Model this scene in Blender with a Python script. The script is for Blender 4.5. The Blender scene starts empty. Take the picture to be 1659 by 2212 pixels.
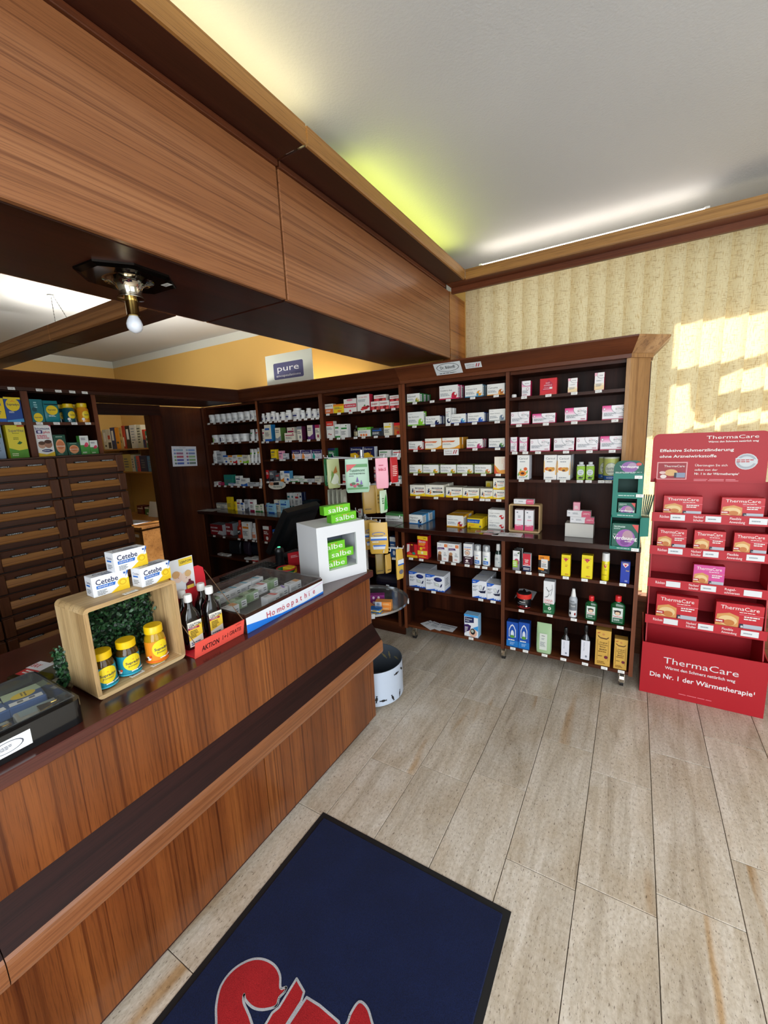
import bpy, bmesh, math, random
from mathutils import Matrix, Vector
random.seed(7)
SC = bpy.context.scene
COL = SC.collection

# ------------------------------------------------------------------ camera
cam_d = bpy.data.cameras.new('camera')
cam = bpy.data.objects.new('camera', cam_d)
COL.objects.link(cam)
cam_d.sensor_fit = 'VERTICAL'
cam_d.sensor_height = 36.0
cam_d.lens = 36.0 * 902.0 / 2212.0
cam_d.clip_start = 0.02
_X = Vector((0.861, 0.053, -0.507)); _Y = Vector((0.507, -0.176, 0.844))
_X.normalize(); _Y = (_Y - _X * _X.dot(_Y)).normalized(); _Z = _X.cross(_Y)
R3 = Matrix((_X, _Y, _Z))                       # camera (x right, y down, z forward) -> world
right, up, back = R3 @ Vector((1, 0, 0)), R3 @ Vector((0, -1, 0)), R3 @ Vector((0, 0, -1))
cm = Matrix((right, up, back)).transposed().to_4x4()
cm.translation = (0, 0, 1.7)
cam.matrix_world = cm
SC.camera = cam

# ------------------------------------------------------------------ world, sun, daylight, exposure
SC.view_settings.view_transform = 'Standard'
SC.view_settings.look = 'None'
SC.view_settings.gamma = 1.0
SC.view_settings.use_curve_mapping = False
SC.view_settings.exposure = -0.15
SC.cycles.use_denoising = True
SC.cycles.max_bounces = 5
SC.cycles.diffuse_bounces = 3
SC.cycles.glossy_bounces = 3
SC.cycles.transmission_bounces = 4
SC.cycles.transparent_max_bounces = 6
SC.cycles.use_adaptive_sampling = True
SC.cycles.adaptive_threshold = 0.06
SC.cycles.sample_clamp_indirect = 6.0
SC.cycles.caustics_reflective = False
SC.cycles.caustics_refractive = False
W = bpy.data.worlds.new('daylight_sky'); SC.world = W; W.use_nodes = True
W.node_tree.nodes['Background'].inputs[0].default_value = (0.80, 0.90, 1.0, 1)
W.node_tree.nodes['Background'].inputs[1].default_value = 1.5

def light(name, kind, loc, rot, energy, color, size=None, size_y=None):
    d = bpy.data.lights.new(name, kind); d.energy = energy; d.color = color
    if kind == 'AREA':
        d.shape = 'RECTANGLE'; d.size = size; d.size_y = size_y
    o = bpy.data.objects.new(name, d); COL.objects.link(o)
    o.location = loc; o.rotation_euler = rot
    return o
SUN_DIR = Vector((-0.30, -0.80, -0.42)).normalized()
sun = light('sun', 'SUN', (0, 8, 6), (0, 0, 0), 11.0, (1.0, 0.93, 0.82))
sun.data.angle = 0.004
sun.rotation_euler = SUN_DIR.to_track_quat('-Z', 'Y').to_euler()
# daylight entering by the shop windows behind and beside the photographer
light('shopfront_daylight', 'AREA', (0.75, -1.55, 1.50), (math.radians(66), 0, 0), 118, (0.90, 0.96, 1.0), 2.5, 2.4)
light('side_window_daylight', 'AREA', (2.35, 0.6, 1.6), (0, math.radians(66), 0), 36, (0.90, 0.96, 1.0), 2.2, 2.4)

# ------------------------------------------------------------------ materials
MATS = {}
def lin(c):
    c /= 255.0
    return c / 12.92 if c <= 0.04045 else ((c + 0.055) / 1.055) ** 2.4
PAL = dict(w='f2f1ec', k='14141a', r='d42025', n='1d2152', b='1f5fb8', g='2f8a3e', y='f6d21a', o='f08a1c', p='e0457f',
           m='a01848', s='c9ccd0', d='5b5f66', t='1f7f86', l='8fd22a', v='5a2a6e', c='ece6d2', u='6b3a22', f='f5c6a0', a='9fd3ea', q='f7a9c0', x='8a8f96')
def rgb(h):
    h = PAL.get(h, h)
    return tuple(lin(int(h[i:i + 2], 16)) for i in (0, 2, 4)) + (1,)
def mat(h, rough=0.5, metal=0.0, coat=0.0, trans=0.0, emit=0.0, alpha=1.0, name=None, spec=0.5):
    key = (h, rough, metal, coat, trans, emit, alpha, spec)
    if key in MATS: return MATS[key]
    m = bpy.data.materials.new(name or 'paint_' + str(PAL.get(h, h))); m.use_nodes = True
    b = m.node_tree.nodes['Principled BSDF']
    b.inputs['Base Color'].default_value = rgb(h)
    b.inputs['Roughness'].default_value = rough
    b.inputs['Metallic'].default_value = metal
    b.inputs['Coat Weight'].default_value = coat
    b.inputs['Specular IOR Level'].default_value = spec
    b.inputs['Transmission Weight'].default_value = trans
    if trans: b.inputs['IOR'].default_value = 1.3
    b.inputs['Alpha'].default_value = alpha
    if emit:
        b.inputs['Emission Color'].default_value = rgb(h); b.inputs['Emission Strength'].default_value = emit
    MATS[key] = m
    return m
def nodes_of(name):
    m = bpy.data.materials.new(name); m.use_nodes = True
    nt = m.node_tree
    return m, nt, nt.nodes['Principled BSDF']
def ramp(nt, fac, stops):
    r = nt.nodes.new('ShaderNodeValToRGB'); e = r.color_ramp.elements
    while len(e) > 1: e.remove(e[-1])
    e[0].position = stops[0][0]; e[0].color = rgb(stops[0][1])
    for p, c in stops[1:]:
        q = e.new(p); q.color = rgb(c)
    nt.links.new(fac, r.inputs[0]); return r.outputs[0]
def noise(nt, vec, scale, detail=3, rough=0.55, dist=0.0):
    n = nt.nodes.new('ShaderNodeTexNoise'); n.inputs['Scale'].default_value = scale; n.inputs['Detail'].default_value = detail
    n.inputs['Roughness'].default_value = rough; n.inputs['Distortion'].default_value = dist
    nt.links.new(vec, n.inputs['Vector']); return n.outputs['Fac']
def mapped(nt, scale, coord='Object', loc=(0, 0, 0)):
    t = nt.nodes.new('ShaderNodeTexCoord'); mp = nt.nodes.new('ShaderNodeMapping')
    mp.inputs['Scale'].default_value = scale; mp.inputs['Location'].default_value = loc
    nt.links.new(t.outputs[coord], mp.inputs['Vector']); return mp.outputs['Vector']
def mix(nt, a, b, f, mode='MIX'):
    n = nt.nodes.new('ShaderNodeMix'); n.data_type = 'RGBA'; n.blend_type = mode
    for s, v in ((n.inputs['Factor'], f), (n.inputs[6], a), (n.inputs[7], b)):
        if hasattr(v, 'is_output'): nt.links.new(v, s)
        else: s.default_value = v
    return n.outputs[2]
def wood(name, dark, mid, light_, axis, across=16.0, along=1.0, rough=0.38, pores=True, lo=0.30, hi=0.72, coat=0.0, wave=0.3, spec=0.4, line=0.5, lf=2.0):
    """veneer with the grain along one axis ('x','y','z'): soft broad figure, thin straight growth lines, pores"""
    m, nt, b = nodes_of(name)
    def sc(a, l): q = [a] * 3; q['xyz'.index(axis)] = l; return q
    f0 = noise(nt, mapped(nt, sc(across * .28, along * .35)), 1.0, 2, 0.5, wave)
    c = ramp(nt, f0, [(lo, dark), ((lo + hi) / 2, mid), (hi, light_)])
    f1 = noise(nt, mapped(nt, sc(across * lf, along * .22)), 1.0, 3, 0.6, wave * .3)
    c = mix(nt, c, ramp(nt, f1, [(0.34, 'a08878'), (0.48, 'ffffff')]), line, 'MULTIPLY')
    f2 = noise(nt, mapped(nt, sc(across * 14, along * 9)), 1.0, 2, 0.6)
    if pores: c = mix(nt, c, ramp(nt, f2, [(0.28, '4a3426'), (0.50, 'ffffff')]), 0.40, 'MULTIPLY')
    nt.links.new(c, b.inputs['Base Color'])
    b.inputs['Roughness'].default_value = rough
    b.inputs['Coat Weight'].default_value = coat; b.inputs['Coat Roughness'].default_value = 0.2
    b.inputs['Specular IOR Level'].default_value = spec
    bp = nt.nodes.new('ShaderNodeBump'); bp.inputs['Strength'].default_value = 0.05; bp.inputs['Distance'].default_value = 0.002
    nt.links.new(f2, bp.inputs['Height']); nt.links.new(bp.outputs[0], b.inputs['Normal'])
    return m

# ------------------------------------------------------------------ mesh helpers
def clip01(pts):
    for ax in (0, 1):
        for lim, sg in ((0.0, 1), (1.0, -1)):
            out = []
            for i in range(len(pts)):
                a, b = pts[i - 1], pts[i]; da, db = sg * (a[ax] - lim), sg * (b[ax] - lim)
                if (da < 0) != (db < 0):
                    t = da / (da - db); out.append((a[0] + (b[0] - a[0]) * t, a[1] + (b[1] - a[1]) * t))
                if db >= 0: out.append(b)
            pts = out
            if len(pts) < 3: return []
    return pts
class MB:
    """collects faces with materials; build() links them as one mesh object"""
    def __init__(s): s.v = []; s.f = []; s.m = []; s.mats = []
    def mi(s, m):
        if m not in s.mats: s.mats.append(m)
        return s.mats.index(m)
    def add(s, verts, faces, m):
        o = len(s.v); s.v += [tuple(p) for p in verts]; i = s.mi(m)
        for f in faces: s.f.append(tuple(o + k for k in f)); s.m.append(i)
        return s
    def box(s, x0, y0, z0, x1, y1, z1, m, fm=None):
        """fm: optional dict of face materials, keys F(-y) B(+y) L(-x) R(+x) T(+z) D(-z)"""
        v = [(x, y, z) for z in (z0, z1) for y in (y0, y1) for x in (x0, x1)]
        fs = dict(D=(0, 2, 3, 1), T=(4, 5, 7, 6), F=(0, 1, 5, 4), B=(2, 6, 7, 3), L=(0, 4, 6, 2), R=(1, 3, 7, 5))
        o = len(s.v); s.v += v
        for k, f in fs.items():
            s.f.append(tuple(o + q for q in f)); s.m.append(s.mi((fm or {}).get(k, m)))
        return s
    def cbox(s, x0, y0, z0, x1, y1, z1, b, m, fm=None):
        """box with chamfered edges"""
        xs, ys, zs = (x0, x1), (y0, y1), (z0, z1)
        vid = {}; V = []
        for i in (0, 1):
            for j in (0, 1):
                for k in (0, 1):
                    sx, sy, sz = (b if i == 0 else -b), (b if j == 0 else -b), (b if k == 0 else -b)
                    P = (xs[i], ys[j], zs[k])
                    for a, q in (('x', (P[0], P[1] + sy, P[2] + sz)), ('y', (P[0] + sx, P[1], P[2] + sz)), ('z', (P[0] + sx, P[1] + sy, P[2]))):
                        vid[i, j, k, a] = len(V); V.append(q)
        F = []; key = []
        def g(a, *c): return [vid[c_[0], c_[1], c_[2], a] for c_ in c]
        F.append(g('x', (0, 0, 0), (0, 0, 1), (0, 1, 1), (0, 1, 0))); key.append('L')
        F.append(g('x', (1, 0, 0), (1, 1, 0), (1, 1, 1), (1, 0, 1))); key.append('R')
        F.append(g('y', (0, 0, 0), (1, 0, 0), (1, 0, 1), (0, 0, 1))); key.append('F')
        F.append(g('y', (0, 1, 0), (0, 1, 1), (1, 1, 1), (1, 1, 0))); key.append('B')
        F.append(g('z', (0, 0, 0), (0, 1, 0), (1, 1, 0), (1, 0, 0))); key.append('D')
        F.append(g('z', (0, 0, 1), (1, 0, 1), (1, 1, 1), (0, 1, 1))); key.append('T')
        for j in (0, 1):
            for k in (0, 1):
                F.append([vid[0, j, k, 'y'], vid[1, j, k, 'y'], vid[1, j, k, 'z'], vid[0, j, k, 'z']]); key.append('FB'[j])
        for i in (0, 1):
            for k in (0, 1):
                F.append([vid[i, 0, k, 'x'], vid[i, 1, k, 'x'], vid[i, 1, k, 'z'], vid[i, 0, k, 'z']]); key.append('LR'[i])
        for i in (0, 1):
            for j in (0, 1):
                F.append([vid[i, j, 0, 'x'], vid[i, j, 1, 'x'], vid[i, j, 1, 'y'], vid[i, j, 0, 'y']]); key.append('LR'[i])
        for i in (0, 1):
            for j in (0, 1):
                for k in (0, 1):
                    F.append([vid[i, j, k, a] for a in 'xyz']); key.append('LR'[i])
        o = len(s.v); s.v += V
        for f, kk in zip(F, key):
            s.f.append(tuple(o + q for q in f)); s.m.append(s.mi((fm or {}).get(kk, m)))
        return s
    def prism(s, prof, a0, a1, axis, m, caps=True):
        """profile of 2D points swept along an axis: axis 'y' -> (x,z), 'x' -> (y,z), 'z' -> (x,y)"""
        def P(p, a): return (p[0], a, p[1]) if axis == 'y' else (a, p[0], p[1]) if axis == 'x' else (p[0], p[1], a)
        n = len(prof); V = [P(p, a0) for p in prof] + [P(p, a1) for p in prof]
        F = [(i, (i + 1) % n, n + (i + 1) % n, n + i) for i in range(n)]
        if caps: F += [tuple(range(n))[::-1], tuple(range(n, 2 * n))]
        return s.add(V, F, m)
    def lathe(s, prof, m, n=20, cx=0, cy=0, cz=0, sx=1.0, sy=1.0, cap=True):
        """profile (r, z) turned round the z axis; sx, sy flatten it; m may be a function of segment index"""
        rings = []
        for r, z in prof:
            rings.append(len(s.v))
            s.v += [(cx + r * sx * math.cos(2 * math.pi * k / n), cy + r * sy * math.sin(2 * math.pi * k / n), cz + z) for k in range(n)]
        for q in range(len(prof) - 1):
            a, b = rings[q], rings[q + 1]; i = s.mi(m(q) if callable(m) else m)
            for k in range(n):
                s.f.append((a + k, a + (k + 1) % n, b + (k + 1) % n, b + k)); s.m.append(i)
        if cap:
            s.f.append(tuple(rings[0] + k for k in range(n))[::-1]); s.m.append(s.mi(m(0) if callable(m) else m))
            s.f.append(tuple(rings[-1] + k for k in range(n))); s.m.append(s.mi(m(len(prof) - 2) if callable(m) else m))
        return s
    def tube(s, pts, r, m, n=8):
        """round bar along a polyline"""
        pts = [Vector(p) for p in pts]; rings = []
        up_ = Vector((0.13, 0.31, 0.94))
        for i, p in enumerate(pts):
            d = (pts[min(i + 1, len(pts) - 1)] - pts[max(i - 1, 0)]).normalized()
            a = d.cross(up_)
            if a.length < 1e-3: a = d.cross(Vector((1, 0, 0)))
            a.normalize(); b = d.cross(a)
            rr = r[i] if isinstance(r, (list, tuple)) else r
            rings.append(len(s.v))
            s.v += [tuple(p + a * rr * math.cos(2 * math.pi * k / n) + b * rr * math.sin(2 * math.pi * k / n)) for k in range(n)]
        i_ = s.mi(m)
        for q in range(len(rings) - 1):
            a, b = rings[q], rings[q + 1]
            for k in range(n): s.f.append((a + k, a + (k + 1) % n, b + (k + 1) % n, b + k)); s.m.append(i_)
        s.f.append(tuple(rings[0] + k for k in range(n))[::-1]); s.m.append(i_)
        s.f.append(tuple(rings[-1] + k for k in range(n))); s.m.append(i_)
        return s
    def mesh(s, name, smooth=False):
        me = bpy.data.meshes.new(name); me.from_pydata(s.v, [], s.f)
        for m in s.mats: me.materials.append(m)
        me.polygons.foreach_set('material_index', s.m)
        bm = bmesh.new(); bm.from_mesh(me); bmesh.ops.recalc_face_normals(bm, faces=bm.faces); bm.to_mesh(me); bm.free()
        if smooth:
            me.polygons.foreach_set('use_smooth', [True] * len(me.polygons))
            me.set_sharp_from_angle(angle=math.radians(38))
        me.update(); return me
    def build(s, name, parent=None, smooth=False, **kw):
        return link(name, s.mesh(name, smooth), parent, **kw)

def link(name, me, parent=None, loc=None, rotz=0.0, rot=None):
    o = bpy.data.objects.new(name, me); COL.objects.link(o)
    if parent is not None: o.parent = parent
    if loc is not None: o.location = loc
    if rot is not None: o.rotation_euler = rot
    elif rotz: o.rotation_euler = (0, 0, rotz)
    return o
def tag(o, label, cat, group=None):
    o['label'] = label; o['category'] = cat
    if group: o['group'] = group
    return o
def thing(name, label, cat, loc=(0, 0, 0), rotz=0.0, group=None):
    o = link(name, None, None, loc, rotz); o.empty_display_size = 0.05
    return tag(o, label, cat, group)
def struct(o): o['kind'] = 'structure'; return o

# ------------------------------------------------------------------ flat print (lettering and flat colour areas)
TXT = {}
def text_geo(s, bold=False):
    """glyph outlines of a string as triangles, cap height about 1"""
    k = (s, bold)
    if k in TXT: return TXT[k]
    cu = bpy.data.curves.new('lettering', 'FONT'); cu.body = s; cu.size = 1.0 / 0.72; cu.resolution_u = 2; cu.fill_mode = 'FRONT'
    if bold: cu.offset = 0.022
    ob = bpy.data.objects.new('lettering', cu)
    me = bpy.data.meshes.new_from_object(ob)
    V = [(v.co.x, v.co.y) for v in me.vertices]; F = [tuple(p.vertices) for p in me.polygons]
    bpy.data.objects.remove(ob); bpy.data.curves.remove(cu); bpy.data.meshes.remove(me)
    w = max([p[0] for p in V], default=0.5)
    TXT[k] = (V, F, w); return TXT[k]
EPS = 0.00035
def deco(mb, spec, P, W_, H_, rough=0.45):
    """spec: elements separated by spaces, in unit face coordinates; P(u_m, v_m, lift) -> 3D point
    r:x0,y0,x1,y1,c   e:cx,cy,rx,ry,c (rx of width, ry of height)   g:c,x,y,x,y..   t:x,y,h,c,text[,fit width[,i]]  f:x0,y0,x1,y1,c,rows (fine print)"""
    n = 0
    for el in spec.split():
        k, a = el[0], el[2:].split(','); n += 1; L = EPS * n
        if k == 'r':
            x0, y0, x1, y1 = [float(q) for q in a[:4]]
            mb.add([P(x * W_, y * H_, L) for x, y in ((x0, y0), (x1, y0), (x1, y1), (x0, y1))], [(0, 1, 2, 3)], mat(a[4], rough))
        elif k == 'e':
            cx, cy, rx, ry = [float(q) for q in a[:4]]; N = 20
            q = clip01([(cx + rx * math.cos(6.28318 * i / N), cy + ry * math.sin(6.28318 * i / N)) for i in range(N)])
            if q: mb.add([P(u * W_, v * H_, L) for u, v in q], [tuple(range(len(q)))], mat(a[4], rough))
        elif k == 'g':
            q = [float(z) for z in a[1:]]
            mb.add([P(q[i] * W_, q[i + 1] * H_, L) for i in range(0, len(q), 2)], [tuple(range(len(q) // 2))], mat(a[0], rough))
        elif k == 'f':
            x0, y0, x1, y1 = [float(q) for q in a[:4]]; rows = int(a[5]); rh = (y1 - y0) / rows
            rnd = random.Random(el)
            for j in range(rows):
                x = x0; end = x1 - (x1 - x0) * 0.35 * rnd.random()
                while x < end - 0.02:
                    e_ = min(end, x + (x1 - x0) * rnd.uniform(0.10, 0.28))
                    yb = y1 - (j + 0.75) * rh
                    mb.add([P(u * W_, v * H_, L) for u, v in ((x, yb), (e_, yb), (e_, yb + rh * 0.5), (x, yb + rh * 0.5))], [(0, 1, 2, 3)], mat(a[4], rough))
                    x = e_ + (x1 - x0) * 0.03
        elif k == 'v':                           # lettering running downwards
            x, y, h = [float(q) for q in a[:3]]; V, F, w = text_geo(a[4].replace('_', ' ')); hh = h * W_; sx = float(a[5]) * H_ / w
            mb.add([P(x * W_ + p[1] * hh, y * H_ - p[0] * sx, L) for p in V], F, mat(a[3], rough))
        elif k == 't':
            x, y, h = [float(q) for q in a[:3]]; s = a[4].replace('_', ' ').replace(';', ',')
            it = 'i' in a[6:]; V, F, w = text_geo(s, 'b' in a[6:])
            hh = h * H_; sx = hh
            if len(a) > 5 and a[5]: sx = float(a[5]) * W_ / w
            mb.add([P(x * W_ + p[0] * sx + (p[1] * hh * 0.25 if it else 0), y * H_ + p[1] * hh, L) for p in V], F, mat(a[3], rough))
    return mb
def faceP(face, w, d, h):
    """point maps for the faces of a box standing on z=0, centred on x and y"""
    if face == 'F': return (lambda u, v, l: (u - w / 2, -d / 2 - l, v)), w, h
    if face == 'S': return (lambda u, v, l: (w / 2 + l, u - d / 2, v)), d, h
    if face == 'L': return (lambda u, v, l: (-w / 2 - l, d / 2 - u, v)), d, h
    return (lambda u, v, l: (u - w / 2, v - d / 2, h + l)), w, d
# ================================================================== the setting
ZC = 2.92                                   # ceiling
YW = 3.45                                   # inner face of the window wall
XB = -6.50                                  # far wall of the back room
W_SHELF = wood('shelf_mahogany', '1e0d07', '3a190d', '4f2513', 'z', 22, 0.9, 0.42, spec=0.18)
W_SHELFX = wood('shelf_mahogany_across', '2c150c', '4a2313', '62331b', 'x', 22, 0.9, 0.38, spec=0.25)
W_SHELFY = wood('shelf_mahogany_deep', '23100a', '3d1c10', '542a18', 'y', 22, 0.9, 0.34)
W_POST = wood('post_mahogany', '4a2513', '6b381e', '83482a', 'z', 30, 1.2, 0.4)
W_POSTX = wood('edge_mahogany', '4a2513', '653319', '7c4527', 'x', 30, 1.2, 0.4)
W_POSTY = wood('edge_mahogany_deep', '4a2513', '653319', '7c4527', 'y', 30, 1.2, 0.4)
W_TOP = wood('worktop_dark', '25100b', '351811', '452118', 'x', 14, 0.8, 0.16, coat=0.35)
W_PALE = wood('end_panel_oak', '8a6138', 'a97c4c', 'bf9464', 'z', 24, 1.2, 0.42)
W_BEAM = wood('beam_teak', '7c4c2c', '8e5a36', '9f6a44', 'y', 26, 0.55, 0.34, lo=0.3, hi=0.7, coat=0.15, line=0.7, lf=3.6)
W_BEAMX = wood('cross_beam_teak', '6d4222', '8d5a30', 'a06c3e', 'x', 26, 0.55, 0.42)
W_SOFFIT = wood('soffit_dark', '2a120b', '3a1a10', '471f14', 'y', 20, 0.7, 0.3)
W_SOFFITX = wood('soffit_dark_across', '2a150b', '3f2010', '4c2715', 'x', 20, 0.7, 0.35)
W_FASC = wood('fascia_oak', '7a5128', '9a6c38', 'ad8048', 'y', 26, 0.8, 0.45)
W_FASCX = wood('fascia_oak_across', '7a5128', '9a6c38', 'ad8048', 'x', 26, 0.8, 0.45)
W_COUNTER = wood('counter_sapele', '6a3818', '80461f', '945628', 'z', 26, 1.2, 0.28, lo=0.3, hi=0.7, coat=0.25, line=0.8, lf=3.2)
W_CTOP = wood('counter_top_mahogany', '34150f', '4a2018', '5c2b22', 'y', 22, 0.7, 0.2, coat=0.45)
W_LEDGE = wood('ledge_dark', '220e0a', '2e130e', '3a1a14', 'y', 26, 0.8, 0.5, spec=0.2)
W_LEDGEF = wood('ledge_front_mahogany', '7d4a2a', '9b6440', 'b98560', 'y', 34, 1.0, 0.3, coat=0.2)
W_DRAWER = wood('drawer_walnut', '38200f', '532e1b', '683c24', 'y', 24, 0.9, 0.4)
W_DRAWERV = wood('drawer_stile_walnut', '4a2815', '663a20', '7c4a2a', 'z', 26, 1.1, 0.4)
W_RAIL = wood('handle_rail_oak', '7a4e26', '9a6634', 'b07a42', 'y', 28, 1.0, 0.34)
W_DOOR = wood('sliding_door_mahogany', '3a1a0e', '5a2d18', '6f3a20', 'z', 9, 0.6, 0.36)
W_CRATE = wood('crate_paulownia', 'b08d5e', 'd0ae7c', 'dec295', 'x', 30, 1.5, 0.55)
W_CRATED = wood('crate_paulownia_side', 'b08d5e', 'd0ae7c', 'dec295', 'z', 30, 1.5, 0.55)
W_OFFICE = wood('office_oak', '8a5a2a', 'ad783e', 'c08c50', 'x', 20, 0.8, 0.45)

def plaster(name, c, bump=0.15, scale=160):
    m, nt, b = nodes_of(name)
    v = mapped(nt, (1, 1, 1))
    f = noise(nt, v, scale, 3, 0.6); g = noise(nt, v, 0.9, 2)
    h = '%02x%02x%02x' % tuple(min(255, int(int(c[i:i + 2], 16) * 0.95)) for i in (0, 2, 4))
    nt.links.new(ramp(nt, g, [(0.3, h), (0.7, c)]), b.inputs['Base Color'])
    b.inputs['Roughness'].default_value = 0.85
    bp = nt.nodes.new('ShaderNodeBump'); bp.inputs['Strength'].default_value = bump; bp.inputs['Distance'].default_value = 0.003
    nt.links.new(f, bp.inputs['Height']); nt.links.new(bp.outputs[0], b.inputs['Normal'])
    return m
P_CEIL = plaster('ceiling_white', 'c8c8c8', 0.35, 110)
P_YEL = plaster('wall_ochre', 'e4b868')
P_WHITE = plaster('wall_white', 'dfe0d8')

# ---- floor: travertine slabs, each its own piece
def travertine():
    m, nt, b = nodes_of('travertine')
    oi = nt.nodes.new('ShaderNodeObjectInfo')
    tc = nt.nodes.new('ShaderNodeTexCoord')
    ad = nt.nodes.new('ShaderNodeVectorMath'); ad.operation = 'ADD'
    cmb = nt.nodes.new('ShaderNodeCombineXYZ')
    ml = nt.nodes.new('ShaderNodeMath'); ml.operation = 'MULTIPLY'; ml.inputs[1].default_value = 40.0
    nt.links.new(oi.outputs['Random'], ml.inputs[0])
    nt.links.new(ml.outputs[0], cmb.inputs[0]); nt.links.new(ml.outputs[0], cmb.inputs[1])
    nt.links.new(tc.outputs['Object'], ad.inputs[0]); nt.links.new(cmb.outputs[0], ad.inputs[1])
    def mp(s):
        n = nt.nodes.new('ShaderNodeMapping'); n.inputs['Scale'].default_value = s
        nt.links.new(ad.outputs[0], n.inputs['Vector']); return n.outputs[0]
    veins = noise(nt, mp((13, 1.1, 1)), 1.0, 6, 0.66, 1.2)
    c = ramp(nt, veins, [(0.26, 'a89a8a'), (0.40, 'c8bcac'), (0.55, 'd8cdbf'), (0.74, 'e6ddd2')])
    blot = noise(nt, mp((5, 3, 1)), 1.0, 4, 0.6, 0.5)
    c = mix(nt, c, ramp(nt, blot, [(0.35, 'eae2d6'), (0.6, 'ffffff')]), 0.8, 'MULTIPLY')
    och = noise(nt, mp((9, 0.8, 1)), 1.0, 2, 0.5, 0.6)
    c = mix(nt, c, ramp(nt, och, [(0.64, 'ffffff'), (0.74, 'd6ae70')]), 0.75, 'MULTIPLY')
    fine = noise(nt, mp((210, 62, 1)), 1.0, 2, 0.6)
    c = mix(nt, c, ramp(nt, fine, [(0.30, '6e5f50'), (0.39, 'ffffff')]), 0.8, 'MULTIPLY')
    mott = noise(nt, mp((90, 55, 1)), 1.0, 3, 0.65)
    c = mix(nt, c, ramp(nt, mott, [(0.3, 'd2c9bc'), (0.6, 'ffffff')]), 0.6, 'MULTIPLY')
    hs = nt.nodes.new('ShaderNodeHueSaturation'); nt.links.new(c, hs.inputs['Color'])
    mr = nt.nodes.new('ShaderNodeMapRange'); mr.inputs[3].default_value = 0.95; mr.inputs[4].default_value = 1.08
    nt.links.new(oi.outputs['Random'], mr.inputs[0]); nt.links.new(mr.outputs[0], hs.inputs['Value'])
    nt.links.new(hs.outputs[0], b.inputs['Base Color'])
    b.inputs['Roughness'].default_value = 0.42
    bp = nt.nodes.new('ShaderNodeBump'); bp.inputs['Strength'].default_value = 0.12; bp.inputs['Distance'].default_value = 0.002
    nt.links.new(fine, bp.inputs['Height']); nt.links.new(bp.outputs[0], b.inputs['Normal'])
    return m
TRAV = travertine()
floor = struct(MB().box(XB, -1.7, -0.06, 2.5, YW, -0.012, mat('6a5d4c', 0.9)).build('floor'))
def tile(x0, y0, x1, y1):
    g = 0.0013
    o = MB().cbox(x0 + g, y0 + g, -0.0125, x1 - g, y1 - g, 0.0, 0.0012, TRAV).build('tile', floor)
JOINTS = {0: [2.614, 1.845], 1: [2.357, 1.56], 2: [2.817, 2.074, 1.469], 3: [2.206, 1.43], 4: [2.58, 1.795], 5: [2.353, 1.71], 6: [2.387, 1.63], 7: [2.52, 1.86, 1.23, 0.57]}
for col in range(-7, 11):
    x1 = 0.672 - 0.2575 * col; x0 = x1 - 0.2575
    js = sorted(JOINTS.get(col, [random.uniform(2.0, 2.7)]))
    while js[0] > -1.7: js.insert(0, js[0] - random.uniform(0.62, 0.80))
    while js[-1] < YW: js.append(js[-1] + random.uniform(0.62, 0.80))
    js[0] = -1.7; js[-1] = YW
    for a, b_ in zip(js[:-1], js[1:]):
        if b_ - a > 0.02: tile(x0, a, x1, b_)

# ---- walls and ceilings
struct(MB().box(XB - 0.1, -1.8, ZC, 2.6, YW + 0.1, ZC + 0.1, P_CEIL).build('ceiling'))
wl = MB().box(XB - 0.12, -1.8, -0.06, XB, YW + 0.2, 2.83, P_YEL).box(XB - 0.12, -1.8, 2.83, XB + 0.002, YW + 0.2, ZC, P_WHITE)
struct(wl.build('wall_left'))
OX0, OX1 = -1.2, 2.05                      # shop window opening
wr = MB()
wr.box(-4.62, YW, -0.06, OX0, YW + 0.2, 2.83, P_YEL)
wr.box(XB, YW, -0.06, -5.05, YW + 0.2, 2.83, P_YEL).box(-5.05, YW, -0.06, -4.62, YW + 0.2, 0.35, P_YEL).box(-5.05, YW, 2.1, -4.62, YW + 0.2, 2.83, P_YEL)
wr.box(XB, YW - 0.002, 2.83, OX0, YW + 0.2, ZC, P_WHITE).box(OX0, YW, 2.86, 2.5, YW + 0.2, ZC, P_WHITE)
wr.box(OX0, YW, -0.06, 2.5, YW + 0.2, 0.48, wood('dado_panel', '5e351c', '7d4a28', '925c36', 'x', 20, 0.8, 0.4)).box(OX1, YW, 0.48, 2.5, YW + 0.2, 2.86, P_WHITE)
struct(wr.build('wall_right'))
ws = MB()
ws.box(2.4, -1.7, -0.06, 2.6, -0.5, ZC, P_WHITE).box(2.4, 1.7, -0.06, 2.6, YW + 0.2, ZC, P_WHITE).box(2.4, -0.5, -0.06, 2.6, 1.7, 0.35, P_WHITE).box(2.4, -0.5, 2.6, 2.6, 1.7, ZC, P_WHITE)
struct(ws.build('wall_side'))
wb = MB()
wb.box(XB, -1.8, -0.06, -0.5, -1.6, ZC, P_WHITE).box(2.0, -1.8, -0.06, 2.6, -1.6, ZC, P_WHITE).box(-0.5, -1.8, 2.65, 2.0, -1.6, ZC, P_WHITE).box(-0.5, -1.8, -0.06, 2.0, -1.6, 0.2, P_WHITE)
struct(wb.build('wall_back'))

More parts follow.
